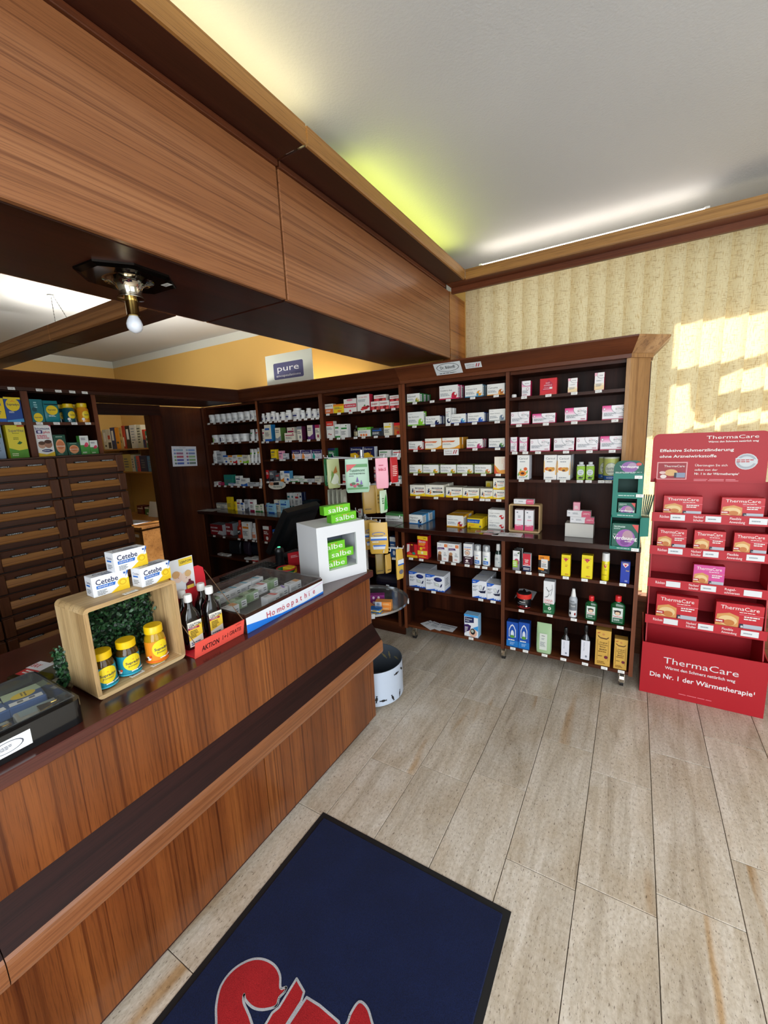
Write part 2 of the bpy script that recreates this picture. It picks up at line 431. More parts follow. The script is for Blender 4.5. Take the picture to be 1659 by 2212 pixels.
# ---- shop window: frame, glazing, sill, unseen board added outside to shape the sun on the blind
FRM = mat('8b7a66', 0.5)
win = struct(MB().box(OX0, YW + 0.05, 0.48, OX0 + 0.06, YW + 0.13, 2.86, FRM).box(OX1 - 0.06, YW + 0.05, 0.48, OX1, YW + 0.13, 2.86, FRM)
             .box(OX0, YW + 0.05, 0.48, OX1, YW + 0.13, 0.54, FRM).box(OX0, YW + 0.05, 2.80, OX1, YW + 0.13, 2.86, FRM).build('window_1'))
glass = mat('ffffff', 0.0, trans=1.0, alpha=0.25, name='window_glass')
sill = struct(MB().cbox(OX0, 3.335, 0.455, OX1, YW + 0.05, 0.50, 0.006, wood('sill_mahogany', '7a4a2a', '9a6540', 'b07a52', 'x', 24, 0.9, 0.35)).build('trim_1'))
struct(MB().box(OX0 - 0.09, 3.13, 2.16, OX0 - 0.03, YW, 2.73, wood('jamb_teak', '7d4520', 'a5642f', 'b97a42', 'y', 26, 0.6, 0.2, coat=0.6)).build('trim_2'))
# office window behind the rolling unit of the back room
struct(MB().box(-4.86, YW + 0.05, 0.35, -4.82, YW + 0.1, 2.1, FRM).box(-5.05, YW + 0.05, 1.25, -4.62, YW + 0.1, 1.29, FRM).build('window_2'))
YA = 6.5
def shade(pts):                              # outline on the blind plane -> place on the added board that shades it
    t = (YA - 3.385) / -SUN_DIR.y
    return [(p[0] - SUN_DIR.x * t, p[1] - SUN_DIR.z * t) for p in pts]
blocker = MB(); BLOCKER_MAT = mat('8c8f90', 0.8)
def arc(cx, cz, r, a0, a1, n): return [(cx + r * math.cos(math.radians(a0 + (a1 - a0) * i / n)), cz + r * math.sin(math.radians(a0 + (a1 - a0) * i / n))) for i in range(n + 1)]
for poly in ([(-1.6, 1.62), (0.187, 1.62), (0.187, 2.32), (-1.6, 2.32)], [(-1.6, 2.32), (2.4, 2.32), (2.4, 3.1), (-1.6, 3.1)],
             [(0.185, 1.945), (0.30, 1.955), (0.62, 2.02), (0.62, 2.08), (0.30, 2.05), (0.185, 2.05)], [(0.62, 2.02), (2.4, 2.02), (2.4, 2.08), (0.62, 2.08)],
             [(0.29, 1.97), (0.30, 1.80), (0.33, 1.74), (0.38, 1.70), (0.42, 1.70), (0.44, 1.80), (0.45, 2.0)],
             [(0.43, 1.87), (0.44, 1.72), (0.48, 1.76), (2.4, 1.80), (2.4, 1.93), (0.46, 1.88)],
             arc(0.37, 1.44, 0.235, 175, 0, 14) + [(2.4, 1.66), (2.4, 0.3), (0.21, 0.3), (0.21, 1.44)], [(0.47, 1.60), (2.4, 1.60), (2.4, 1.69), (0.47, 1.69)],
             [(-1.6, 0.2), (0.05, 0.2), (0.05, 1.62), (-1.6, 1.62)]):
    q = shade(poly); blocker.prism([(p[0], p[1]) for p in q], YA, YA + 0.01, 'y', BLOCKER_MAT)
struct(blocker.build('sun_blocker'))

# ---- vertical blinds: every slat a part
def blind_cloth():
    m, nt, b = nodes_of('blind_fabric'); nt.nodes.remove(b)
    oi = nt.nodes.new('ShaderNodeObjectInfo'); tc = nt.nodes.new('ShaderNodeTexCoord'); ad = nt.nodes.new('ShaderNodeVectorMath'); ad.operation = 'ADD'
    cb_ = nt.nodes.new('ShaderNodeCombineXYZ'); ml = nt.nodes.new('ShaderNodeMath'); ml.operation = 'MULTIPLY'; ml.inputs[1].default_value = 30
    nt.links.new(oi.outputs['Random'], ml.inputs[0]); nt.links.new(ml.outputs[0], cb_.inputs[0]); nt.links.new(ml.outputs[0], cb_.inputs[2])
    nt.links.new(tc.outputs['Object'], ad.inputs[0]); nt.links.new(cb_.outputs[0], ad.inputs[1])
    def mp(s):
        n = nt.nodes.new('ShaderNodeMapping'); n.inputs['Scale'].default_value = s; nt.links.new(ad.outputs[0], n.inputs['Vector']); return n.outputs[0]
    f1 = noise(nt, mp((260, 260, 30)), 1.0, 2, 0.5); f2 = noise(nt, mp((24, 24, 230)), 1.0, 3, 0.6)
    c = mix(nt, ramp(nt, f1, [(0.30, 'd4b680'), (0.46, 'ecdaae')]), ramp(nt, f2, [(0.33, 'b08850'), (0.43, 'ffffff')]), 0.5, 'MULTIPLY')
    d = nt.nodes.new('ShaderNodeBsdfDiffuse'); t = nt.nodes.new('ShaderNodeBsdfTranslucent'); ms = nt.nodes.new('ShaderNodeMixShader')
    ms.inputs[0].default_value = 0.68
    nt.links.new(c, d.inputs[0]); nt.links.new(c, t.inputs[0]); nt.links.new(d.outputs[0], ms.inputs[1]); nt.links.new(t.outputs[0], ms.inputs[2])
    nt.links.new(ms.outputs[0], nt.nodes['Material Output'].inputs[0]); return m
BC = blind_cloth()
bl = thing('vertical_blind', 'beige linen vertical blind hanging across the shop window', 'blind', (0, 0, 0))
MB().box(OX0 + 0.02, 3.36, 2.815, OX1, 3.41, 2.85, mat('d8d5cc', 0.4)).build('head_rail', bl)
x = OX0 + 0.02; k = 0
while x < OX1:
    w = 0.138; a = math.radians(27)
    pts = []
    for i in range(5):
        u = -w / 2 + w * i / 4; bow = 0.014 * math.cos(math.pi * (u / w))
        pts.append((u * math.cos(a) + bow * math.sin(a), u * math.sin(a) - bow * math.cos(a)))
    s = MB(); zb = 0.52
    V = [(p[0], p[1], zb) for p in pts] + [(p[0], p[1], 2.815) for p in pts]
    s.add(V, [(i, i + 1, 6 + i, 5 + i) for i in range(4)], BC)
    link('slat', s.mesh('slat', True), bl, loc=(x + 0.055 + random.uniform(-0.002, 0.002), 3.385, 0), rotz=math.radians(random.uniform(-0.6, 0.6)))
    x += 0.1077; k += 1

# ---- beam over the counter
beam = struct(MB().box(-1.70, -1.7, 2.27, -1.235, 3.08, ZC, mat('3a2418', 0.8)).build('beam'))
SEAMS = [-1.7, -0.35, 1.352, 3.085]
for a, b_ in zip(SEAMS[:-1], SEAMS[1:]):
    g = 0.005
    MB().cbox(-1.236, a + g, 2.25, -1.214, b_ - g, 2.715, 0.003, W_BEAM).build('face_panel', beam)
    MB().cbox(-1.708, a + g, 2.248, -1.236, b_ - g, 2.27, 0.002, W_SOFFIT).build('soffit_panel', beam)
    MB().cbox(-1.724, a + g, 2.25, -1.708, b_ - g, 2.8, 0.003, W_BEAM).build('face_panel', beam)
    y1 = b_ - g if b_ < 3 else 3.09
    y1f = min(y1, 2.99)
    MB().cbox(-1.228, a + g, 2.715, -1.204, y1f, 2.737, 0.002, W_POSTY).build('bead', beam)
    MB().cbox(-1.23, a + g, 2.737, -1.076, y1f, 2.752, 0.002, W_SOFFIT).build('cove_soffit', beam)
    MB().prism([(-1.076, 2.737), (-1.066, 2.737), (-1.062, 2.745), (-1.062, 2.80), (-1.076, 2.80)], a + g, y1f, 'y', W_FASC).build('fascia', beam)
struct(MB().box(-6.33, 1.088, 2.27, -1.726, 1.21, 2.32, mat('3a2418', 0.8)).build('beam'))
cb = bpy.data.objects['beam.001']
for a, b_ in ((-6.33, -2.55), (-2.542, -1.726)):
    MB().cbox(a, 1.068, 2.25, b_, 1.088, 2.322, 0.002, W_BEAMX).build('face_panel', cb)
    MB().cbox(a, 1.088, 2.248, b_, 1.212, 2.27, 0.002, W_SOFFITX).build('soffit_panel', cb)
# ---- cove trim along the window wall
tw = struct(MB().box(-1.06, 3.11, 2.735, 2.4, 3.13, 2.80, W_SOFFITX).build('trim_3'))
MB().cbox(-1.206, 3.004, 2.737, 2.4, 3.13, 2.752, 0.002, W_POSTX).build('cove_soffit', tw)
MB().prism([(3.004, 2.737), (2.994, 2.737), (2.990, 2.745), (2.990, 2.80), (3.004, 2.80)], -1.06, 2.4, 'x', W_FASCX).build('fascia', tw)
MB().box(-1.206, 3.1, 2.70, 2.4, 3.125, 2.737, W_POSTX).build('pelmet', tw)

def tube_lamp(label, p0, p1, col, strength, group='cove tubes'):
    p0, p1 = Vector(p0), Vector(p1); c = (p0 + p1) / 2; d = (p1 - p0).normalized(); L = (p1 - p0).length
    t = thing('fluorescent_tube', label, 'lamp', (c.x, c.y, c.z - 0.025), math.atan2(d.y, d.x), group)
    MB().cbox(-L / 2 - 0.02, -0.022, -0.02, L / 2 + 0.02, 0.022, 0.008, 0.003, mat('e8e8e4', 0.4)).build('batten', t)
    for s in (-1, 1):
        MB().cbox(s * L / 2 - 0.012, -0.013, 0.006, s * L / 2 + 0.012, 0.013, 0.042, 0.003, mat('f0f0ec', 0.4)).build('lamp_holder', t)
    MB().tube([(-L / 2 + 0.012, 0, 0.026), (L / 2 - 0.012, 0, 0.026)], 0.013, mat(col, 0.4, emit=strength), 10).build('tube', t, True)
tube_lamp('white glowing fluorescent tube resting on the cove above the window blind', (-0.97, 3.055, 2.815), (0.27, 3.055, 2.815), 'fff6ea', 12)
tube_lamp('yellowish fluorescent tube hidden in the cove near the window corner', (-1.15, 1.75, 2.79), (-1.15, 2.9, 2.79), 'e6f25a', 16)
tube_lamp('yellowish fluorescent tube hidden in the cove halfway along the beam', (-1.15, 0.35, 2.79), (-1.15, 1.45, 2.79), 'fff0b0', 16)
tube_lamp('yellowish fluorescent tube hidden in the cove above the photographer', (-1.15, -1.2, 2.79), (-1.15, 0.1, 2.79), 'eef060', 16)
# fluorescent lamp hung on two chains over the back room
hl = thing('hanging_lamp', 'fluorescent lamp hung on thin chains behind the cross beam', 'lamp', (-4.05, 1.757, 2.60))
MB().prism([(-0.10, 0.0), (0.10, 0.0), (0.045, 0.05), (-0.045, 0.05)], -0.30, 0.42, 'x', mat('dfe0dc', 0.4)).build('housing', hl)
for s in (-0.045, 0.045):
    MB().tube([(-0.28, s, 0.048), (0.40, s, 0.048)], 0.013, mat('fbf6ea', 0.4, emit=55), 10).build('tube', hl, True)
ch = MB()
for (a, b_) in (((0, 0, 0.315), (0, 0, 0.05)), ((0.03, 0, 0.315), (0.25, 0, 0.05))):
    n = 22
    for i in range(n):
        p = Vector(a).lerp(Vector(b_), (i + 0.1) / n); q = Vector(a).lerp(Vector(b_), (i + 0.95) / n)
        ch.tube([p, q], 0.0028 if i % 2 else 0.0018, mat('4a4a48', 0.4, metal=0.8), 5)
ch.build('chain', hl)
MB().lathe([(0.03, 0.312), (0.02, 0.32)], mat('e8e8e4', 0.5), 12).build('ceiling_hook', hl)

tube_lamp('unseen tube added on top of the cabinets to brighten the back ceiling', (-3.78, 1.55, 2.168), (-3.78, 2.75, 2.168), 'fbf8ec', 190, 'added tubes on the cabinet tops')  # added uplight for the back ceiling, out of view behind the cornice
tube_lamp('unseen tube added on top of the wall shelving to brighten the wall', (-3.35, 3.22, 2.15), (-2.15, 3.22, 2.15), 'fff0cc', 34, 'added tubes on the cabinet tops')  # second added uplight, for the ochre wall above the shelving

# ---- bare-bulb lamp under the beam
CHROME = mat('d8d0c0', 0.08, metal=1.0); BRASS = mat('c9a860', 0.12, metal=1.0)
lp = thing('bulb_lamp', 'bare white bulb in a brass holder on a mirrored octagonal plate under the beam', 'lamp', (-1.453, 0.862, 2.248), math.radians(4))
def octo(r, z, sx=1.0, sy=1.0): return [(r * sx * math.cos(math.radians(22.5 + 45 * i)), r * sy * math.sin(math.radians(22.5 + 45 * i)), z) for i in range(8)]
pl = MB(); V = octo(0.138, 0.0, 0.95, 1.1) + octo(0.138, -0.006, 0.95, 1.1) + octo(0.12, -0.012, 0.95, 1.1)
pl.add(V, [(i, (i + 1) % 8, 8 + (i + 1) % 8, 8 + i) for i in range(8)] + [(8 + i, 8 + (i + 1) % 8, 16 + (i + 1) % 8, 16 + i) for i in range(8)] + [tuple(range(16, 24)), tuple(range(7, -1, -1))], mat('2a2420', 0.06, metal=0.9))
pl.build('plate', lp)
MB().lathe([(0.075, -0.012), (0.055, -0.016), (0.040, -0.028), (0.034, -0.045), (0.034, -0.058), (0.040, -0.062), (0.040, -0.066), (0.022, -0.068)], CHROME, 28).build('canopy', lp, True)
MB().lathe([(0.019, -0.066), (0.019, -0.115), (0.020, -0.118), (0.017, -0.120)], BRASS, 24).build('bulb_holder', lp, True)
MB().lathe([(0.012, -0.116), (0.015, -0.122), (0.021, -0.133), (0.0245, -0.145), (0.023, -0.157), (0.017, -0.166), (0.008, -0.171), (0.0008, -0.1725)], mat('e4e8f0', 0.25, coat=0.3), 24).build('bulb', lp, True)
st = MB(); deco(st, 'r:0,0,1,1,w f:.1,.15,.9,.85,d,3', lambda u, v, l: (0.055 + u, 0.075 + v, -0.0125 - l), 0.035, 0.02); st.build('type_label', lp)

# ---- door mat with the pharmacy emblem
def carpet(name, c1, c2):
    m, nt, b = nodes_of(name)
    f = noise(nt, mapped(nt, (1, 1, 1)), 420, 3, 0.7); g = noise(nt, mapped(nt, (1, 1, 1)), 7, 3)
    c = mix(nt, ramp(nt, f, [(0.3, c1), (0.72, c2)]), ramp(nt, g, [(0.3, 'b8b8c0'), (0.7, 'ffffff')]), 0.5, 'MULTIPLY')
    nt.links.new(c, b.inputs['Base Color']); b.inputs['Roughness'].default_value = 0.95; b.inputs['Specular IOR Level'].default_value = 0.15
    b.inputs['Sheen Weight'].default_value = 0.08
    bp = nt.nodes.new('ShaderNodeBump'); bp.inputs['Strength'].default_value = 0.7; bp.inputs['Distance'].default_value = 0.004
    nt.links.new(f, bp.inputs['Height']); nt.links.new(bp.outputs[0], b.inputs['Normal']); return m
mx0, mx1, my0, my1 = -1.148, -0.29, -0.06, 1.243
mt = thing('door_mat', 'navy door mat with red pharmacy emblem and black rubber edge', 'mat', (0, 0, 0))
MB().prism([(mx0, my0), (mx1, my0), (mx1, my1), (mx0, my1)], 0.0005, 0.003, 'z', mat('101114', 0.6)).build('rubber_edge', mt)
b_ = 0.024
MB().cbox(mx0 + b_, my0 + b_, 0.003, mx1 - b_, my1 - b_, 0.0085, 0.003, carpet('mat_pile_navy', '070d26', '182654')).build('pile', mt)
EMB = dict(curl=[(-0.93, 0.49), (-0.979, 0.528), (-1.011, 0.553), (-1.037, 0.591), (-1.036, 0.637), (-1.01, 0.68), (-0.974, 0.704), (-0.928, 0.712), (-0.891, 0.702), (-0.866, 0.679), (-0.852, 0.689), (-0.848, 0.678), (-0.853, 0.66), (-0.847, 0.645), (-0.854, 0.633), (-0.879, 0.614), (-0.908, 0.604), (-0.941, 0.605), (-0.955, 0.612), (-0.941, 0.598), (-0.886, 0.579), (-0.8, 0.53), (-0.82, 0.44)],
    stem=[(-0.845, 0.57), (-0.845, 0.602), (-0.846, 0.624), (-0.837, 0.643), (-0.837, 0.721), (-0.794, 0.708), (-0.787, 0.687), (-0.79, 0.633), (-0.797, 0.30), (-0.842, 0.30)],
    leg=[(-0.787, 0.30), (-0.785, 0.636), (-0.779, 0.702), (-0.731, 0.707), (-0.659, 0.706), (-0.60, 0.66), (-0.60, 0.60), (-0.70, 0.58), (-0.70, 0.30)],
    tail=[(-0.63, 0.69), (-0.635, 0.72), (-0.638, 0.74), (-0.631, 0.772), (-0.603, 0.773), (-0.574, 0.754), (-0.529, 0.714), (-0.50, 0.60), (-0.57, 0.56)])
RP = carpet('mat_pile_red', '8e0f16', 'd02a2e'); WP = carpet('mat_pile_white', 'a8a8ac', 'd8d8da')
ew, er = MB(), MB()
def smooth_loop(P, n=4):
    out = []; N_ = len(P)
    for i in range(N_):
        p0, p1, p2, p3 = (Vector(P[(i + k) % N_]) for k in (-1, 0, 1, 2))
        for j in range(n):
            t = j / n
            out.append(tuple(0.5 * ((2 * p1) + (p2 - p0) * t + (2 * p0 - 5 * p1 + 4 * p2 - p3) * t * t + (3 * p1 - p0 - 3 * p2 + p3) * t ** 3)))
    return out
for nm, pts in EMB.items():
    if nm in ('curl', 'tail'): pts = smooth_loop(pts)
    zt_ = {'curl': 0.0090, 'stem': 0.0098, 'leg': 0.0090, 'tail': 0.0098}[nm]
    er.prism(pts, 0.0086, zt_, 'z', RP); n = len(pts); hw = 0.0034
    for i in range(n):
        p1, p2 = Vector(pts[i]), Vector(pts[(i + 1) % n]); d = p2 - p1
        if d.length < 1e-6: continue
        q = Vector((-d.y, d.x)).normalized() * hw
        ew.add([(v.x, v.y, zt_ + 0.0003) for v in (p1 + q, p1 - q, p2 - q, p2 + q)], [(0, 1, 2, 3)], WP)
        ew.add([(p1.x + hw * math.cos(k * .7854), p1.y + hw * math.sin(k * .7854), zt_ + 0.00035) for k in range(8)], [tuple(range(8))], WP)
ew.build('emblem_outline', mt); er.build('emblem', mt)
# ================================================================== shelving
YU, YL, YBK = 3.05, 2.90, 3.325
def crown(name, path, parent, m_, m2=None, z0=2.10, closed_cap=True):
    """cornice: flat band then a board leaning outwards, mitred along a path (room on the right of the path)"""
    prof = [(-0.05, z0), (0.012, z0), (0.012, z0 + 0.022), (0.018, z0 + 0.026), (0.092, z0 + 0.105), (0.092, z0 + 0.114), (-0.05, z0 + 0.114)]
    P = [Vector(p) for p in path]; n = len(P); rings = []
    for i in range(n):
        d0 = (P[i] - P[i - 1]).normalized() if i else (P[1] - P[0]).normalized()
        d1 = (P[i + 1] - P[i]).normalized() if i < n - 1 else d0
        r0, r1 = Vector((d0.y, -d0.x)), Vector((d1.y, -d1.x))
        mv = (r0 + r1); mv = mv / (mv.length_squared / 2) if mv.length else r0
        rings.append([(P[i].x + mv.x * o, P[i].y + mv.y * o, z) for o, z in prof])
    k = len(prof)
    for i in range(n - 1):
        V = rings[i] + rings[i + 1]
        mb = MB().add(V, [(j, (j + 1) % k, k + (j + 1) % k, k + j) for j in range(k)] + [tuple(range(k)), tuple(range(2 * k - 1, k - 1, -1))], (m2 or {}).get(i, m_))
        mb.build(name, parent)
LABEL = MB(); LABEL.cbox(-0.019, -0.0012, -0.009, 0.019, 0.0012, 0.009, 0.0005, mat('f4f3ee', 0.4))
deco(LABEL, 't:.12,.3,.42,d,€_12;90,.6', lambda u, v, l: (u - 0.019, -0.0012 - l, v - 0.009), 0.038, 0.018)
LABEL_ME = LABEL.mesh('price_label')
def price(parent, x, y, z, rotz=0.0):
    link('price_label', LABEL_ME, parent, loc=(x, y - 0.0015, z - 0.006), rot=(math.radians(-12), random.uniform(-0.03, 0.03), rotz))

# ---- fixed wall unit: three bays
fx = thing('wall_shelf_unit', 'tall dark mahogany wall shelving of three bays beside the sliding door', 'shelving')
UPS = [(-4.115, -4.082), (-3.275, -3.245), (-2.468, -2.425), (-1.646, -1.620)]
for a, b_ in UPS:
    MB().box(a, YU, 0.98, b_, 3.42, 2.10, W_SHELF, {'F': W_POST}).build('upright', fx)
    MB().box(a, YL, 0.10, b_, 3.42, 0.945, W_SHELF, {'F': W_POST}).build('upright', fx)
MB().box(-4.10, 3.42, 0.10, -1.620, 3.43, 2.10, W_SHELF).build('back_panel', fx)
MB().box(-4.10, 3.08, 2.08, -1.620, 3.42, 2.10, W_SHELFX).build('top_panel', fx)
MB().cbox(-4.17, 2.855, 0.945, -1.620, 3.42, 0.98, 0.004, W_TOP).build('worktop', fx)
MB().box(-4.10, 2.96, 0.0, -1.620, 2.98, 0.10, W_SHELFX).build('plinth', fx)
FZ = {1: [1.925, 1.711, 1.485, 1.240], 2: [1.894, 1.700, 1.520, 1.296], 3: [1.920, 1.704, 1.520, 1.300]}
FLZ = {1: [0.70, 0.467, 0.125], 2: [0.70, 0.467, 0.125], 3: [0.70, 0.40, 0.125]}
def shelf(parent, x0, x1, z, y0, y1): MB().box(x0, y0, z - 0.02, x1, y1, z, W_SHELFX, {'F': W_SHELFX}).build('shelf', parent)
for bay in (1, 2, 3):
    x0, x1 = UPS[bay - 1][1], UPS[bay][0]
    for z in FZ[bay]: shelf(fx, x0, x1, z, YU + 0.012, 3.42)
    for z in FLZ[bay]: shelf(fx, x0, x1, z, YL + 0.012, 3.42)
crown('cornice', [(-3.48, 3.04), (-1.620, 3.04)], fx, W_SHELFX)
# ---- rolling unit: two bays on casters
rl = thing('rolling_shelf_unit', 'mahogany shelving of two bays on chrome casters in front of the blind', 'shelving')
for a, b_, z0, z1, y in ((-1.618, -1.590, 0.98, 2.10, YU), (-0.793, -0.768, 0.98, 2.10, YU), (-1.588, -1.560, 0.10, 0.945, YL), (-0.777, -0.752, 0.10, 0.945, YL), (0.047, 0.070, 0.10, 0.945, YL)):
    MB().box(a, y, z0, b_, YBK, z1, W_SHELF, {'F': W_POST}).build('upright', rl)
MB().prism([(-0.065, YU), (-0.043, YU), (0.062, 3.155), (0.062, YBK), (0.045, YBK), (0.045, 3.165)], 0.98, 2.10, 'z', W_PALE).build('splayed_end_panel', rl)
MB().prism([(-0.066, YU + 0.001), (-0.064, YU), (0.044, 3.166), (0.044, YBK), (0.040, YBK), (0.040, 3.168)], 0.981, 2.099, 'z', W_SHELF).build('end_lining', rl)
MB().box(-1.618, YBK, 0.10, 0.07, YBK + 0.01, 2.10, W_SHELF).build('back_panel', rl)
MB().prism([(-1.618, 3.08), (-0.03, 3.08), (0.045, 3.16), (0.045, YBK), (-1.618, YBK)], 2.08, 2.10, 'z', W_SHELFX).build('top_panel', rl)
MB().cbox(-1.618, 2.838, 0.945, 0.070, YBK, 0.98, 0.004, W_TOP).build('worktop', rl)
RZ = {4: [1.953, 1.771, 1.580, 1.390, 1.200], 5: [1.926, 1.738, 1.547, 1.351]}
RLZ = {4: [0.718, 0.462, 0.130], 5: [0.717, 0.428, 0.122]}
for z in RZ[4]: shelf(rl, -1.590, -0.793, z, YU + 0.012, YBK)
for z in RZ[5]: MB().prism([(-0.768, YU + 0.012), (-0.055, YU + 0.012), (0.040, 3.165), (0.040, YBK), (-0.768, YBK)], z - 0.02, z, 'z', W_SHELFX).build('shelf', rl)
for z in RLZ[4]: shelf(rl, -1.560, -0.777, z, YL + 0.01, YBK)
for z in RLZ[5]: shelf(rl, -0.752, 0.047, z, YL + 0.01, YBK)
crown('cornice', [(-1.618, 3.04), (-0.045, 3.04), (0.062, 3.147), (0.062, 3.30)], rl, W_POSTX, {1: W_PALE, 2: W_PALE})
for cx in (-1.515, -0.765, 0.012):
    for cy in (2.95, 3.27):
        cs = link('caster', MB().cbox(-0.018, -0.018, 0.088, 0.018, 0.018, 0.10, 0.003, CHROME).mesh('caster'), rl, loc=(cx, cy, 0))
        MB().box(-0.017, -0.018, 0.03, -0.013, 0.012, 0.09, CHROME).box(0.013, -0.018, 0.03, 0.017, 0.012, 0.09, CHROME).build('fork', cs)
        w = MB(); N = 16
        V = [(s * 0.011, 0.028 * math.cos(6.2832 * i / N) - 0.004, 0.0285 + 0.028 * math.sin(6.2832 * i / N)) for s in (-1, 1) for i in range(N)]
        w.add(V, [(i, (i + 1) % N, N + (i + 1) % N, N + i) for i in range(N)] + [tuple(range(N)), tuple(range(N, 2 * N))], mat('1a1a1c', 0.5)); w.build('wheel', cs)
        MB().prism([(-0.03, 0.03), (-0.036, 0.06), (-0.028, 0.075), (-0.022, 0.075), (-0.028, 0.055), (-0.026, 0.03)], -0.012, 0.012, 'x', CHROME).build('fender', cs)

# ---- drawers of the back wall and the display shelf above them
ZT = 1.66
LBL = {1.293: [('VENTINO', 'VITABON'), ('VOLIGO', 'VOLTARO'), ('VOLTARO', 'WICK MO'), ('WICK MO', 'WI-SPEC'), ('WI-O-ZA', 'WICK ZA'), ('XANOR', 'XEFO'), ('XENICAL', 'XYZAL'), ('ZANTAC', 'ZYRTEC'), ('ZOFRAN', 'ZYPREX')],
       0.859: [('TANDLI', 'SYNERGO'), ('TAMARO', 'TAMSULO'), ('TANNOLT', 'TAXOFEN'), ('TEGRETO', 'THOMASI'), ('TAM-STA', 'TRAJENT'), ('TRAMADO', 'TRAVOGE'), ('TRENTAL', 'TRIVEXI'), ('VAGISTN', 'VASTLAN'), ('VENDAL', 'VENTOL')]}
def drawer_column(y0, y1, label):
    t = thing('drawer_cabinet', label, 'cabinet', (0, 0, 0), group='walnut medicine drawer cabinets')
    MB().box(-4.05, y0 + 0.002, 0.0, -3.325, y1 - 0.002, ZT, mat('1c0e08', 0.6)).build('carcass', t)
    MB().box(-4.05, y0, ZT, -3.30, y1, ZT + 0.006, W_DRAWER).build('top_panel', t)
    W_ = y1 - y0 - 0.008
    names = LBL.get(round(y0, 3), LBL[0.859])
    for i in range(9):
        zt = ZT - 0.138 * i - 0.004; h = 0.130
        d = link('drawer', DRAWER_ME, t, loc=(-3.325, y0 + 0.004, zt - h))
        for yy in (0.0, W_ - 0.052):
            link('stile', STILE_ME, d, loc=(0, yy, 0))
        link('handle_rail', RAIL_ME, d, loc=(0, 0, 0))
        for q, yy in ((0, 0.10), (1, W_ - 0.155)):
            l = MB(); l.box(0, 0, 0, 0.012, 0.085, 0.010, mat('101010', 0.5))
            deco(l, 't:.06,.22,.6,w,%s,.86' % names[i][q].replace(' ', '_'), lambda u, v, lf: (0.012 + lf, u, v), 0.085, 0.010)
            l.build('label_strip', d, loc=(0.018, yy, 0.0865))
    return t
DW = 0.424
DRAWER_ME = MB().cbox(0, 0, 0, 0.014, DW, 0.130, 0.003, W_DRAWER).mesh('drawer')
STILE_ME = MB().cbox(0.012, 0, 0.004, 0.034, 0.052, 0.126, 0.004, W_DRAWERV).mesh('stile')
RAIL_ME = MB().prism([(0.012, 0.036), (0.034, 0.040), (0.036, 0.047), (0.021, 0.086), (0.012, 0.088)], 0.052, DW - 0.052, 'y', W_RAIL).mesh('handle_rail')
drawer_column(0.425, 0.857, 'walnut drawer cabinet furthest from the doorway')
drawer_column(0.859, 1.291, 'walnut drawer cabinet between two others, second from the doorway')
drawer_column(1.293, 1.725, 'walnut drawer cabinet right beside the office doorway')
ds = thing('display_shelf', 'mahogany display shelf standing on the drawer cabinets', 'shelving')
for a, b_ in ((0.42, 0.45), (0.835, 0.865), (1.240, 1.280), (1.665, 1.695)):
    MB().box(-4.0, a, 1.667, -3.50, b_, 2.10, W_SHELF, {'R': W_POST}).build('upright', ds)
MB().box(-3.99, 0.45, 1.667, -3.98, 1.665, 2.10, W_SHELF).build('back_panel', ds)
for a, b_ in ((0.45, 0.835), (0.865, 1.240), (1.280, 1.665)):
    MB().box(-3.98, a, 1.880, -3.506, b_, 1.900, W_SHELFY, {'R': W_POSTY}).build('shelf', ds)
crown('cornice', [(-3.48, 0.30), (-3.48, 3.04)], ds, W_SHELFY)
MB().box(-4.05, 0.42, 2.098, -3.53, 3.03, 2.115, W_SHELFY).build('top_board', ds)
for yy in (1.19, 1.34, 1.45, 1.535, 1.615): price(ds, -3.466, yy, 2.115, math.radians(90))
for yy in (1.20, 1.32, 1.42, 1.53, 1.62): price(ds, -3.503, yy, 1.897, math.radians(90))

# ---- sliding door and doorway of the office
HD = mat('20110b', 0.5)
struct(MB().box(-4.10, 1.70, 2.00, -4.04, 2.53, 2.095, W_SHELFY).box(-4.12, 2.405, 0.0, -4.03, 2.53, 2.00, W_SHELF).build('trim_4'))
door = struct(MB().cbox(-4.155, 2.50, 0.02, -4.122, 3.05, 2.095, 0.003, W_DOOR).build('door_1'))
MB().cbox(-4.125, 2.535, 0.98, -4.117, 2.575, 1.12, 0.003, W_POST).build('pull_plate', door)
struct(MB().box(-4.16, 3.04, 0.0, -4.12, YW, 2.095, W_SHELF).build('wall_partition'))
sh = MB().box(0, 0, 0, 0.001, 0.285, 0.21, mat('e6e6ee', 0.6))
sp = ''
for j, (c1, c2) in enumerate((('9fb6c8', '8fa8d8'), ('a07090', '8090c0'), ('c06070', 'a0c090'), ('6a6ab0', '90b080'), ('5a70b8', '708078'))):
    y = 0.76 - 0.165 * j
    sp += 'r:.17,%.3f,.44,%.3f,%s r:.66,%.3f,.93,%.3f,%s e:.11,%.3f,.045,.05,%s e:.6,%.3f,.045,.05,%s ' % (y, y + .10, c1, y, y + .10, c2, y + .05, c2, y + .05, c1)
deco(sh, 't:.3,.92,.035,d,Unsere_Angebote ' + sp, lambda u, v, l: (0.001 + l, u, v), 0.285, 0.21)
tag(sh.build('paper_notice', loc=(-4.121, 2.637, 1.487), rot=(math.radians(-3), 0, 0)), 'white paper chart of coloured rows taped to the sliding door', 'notice')
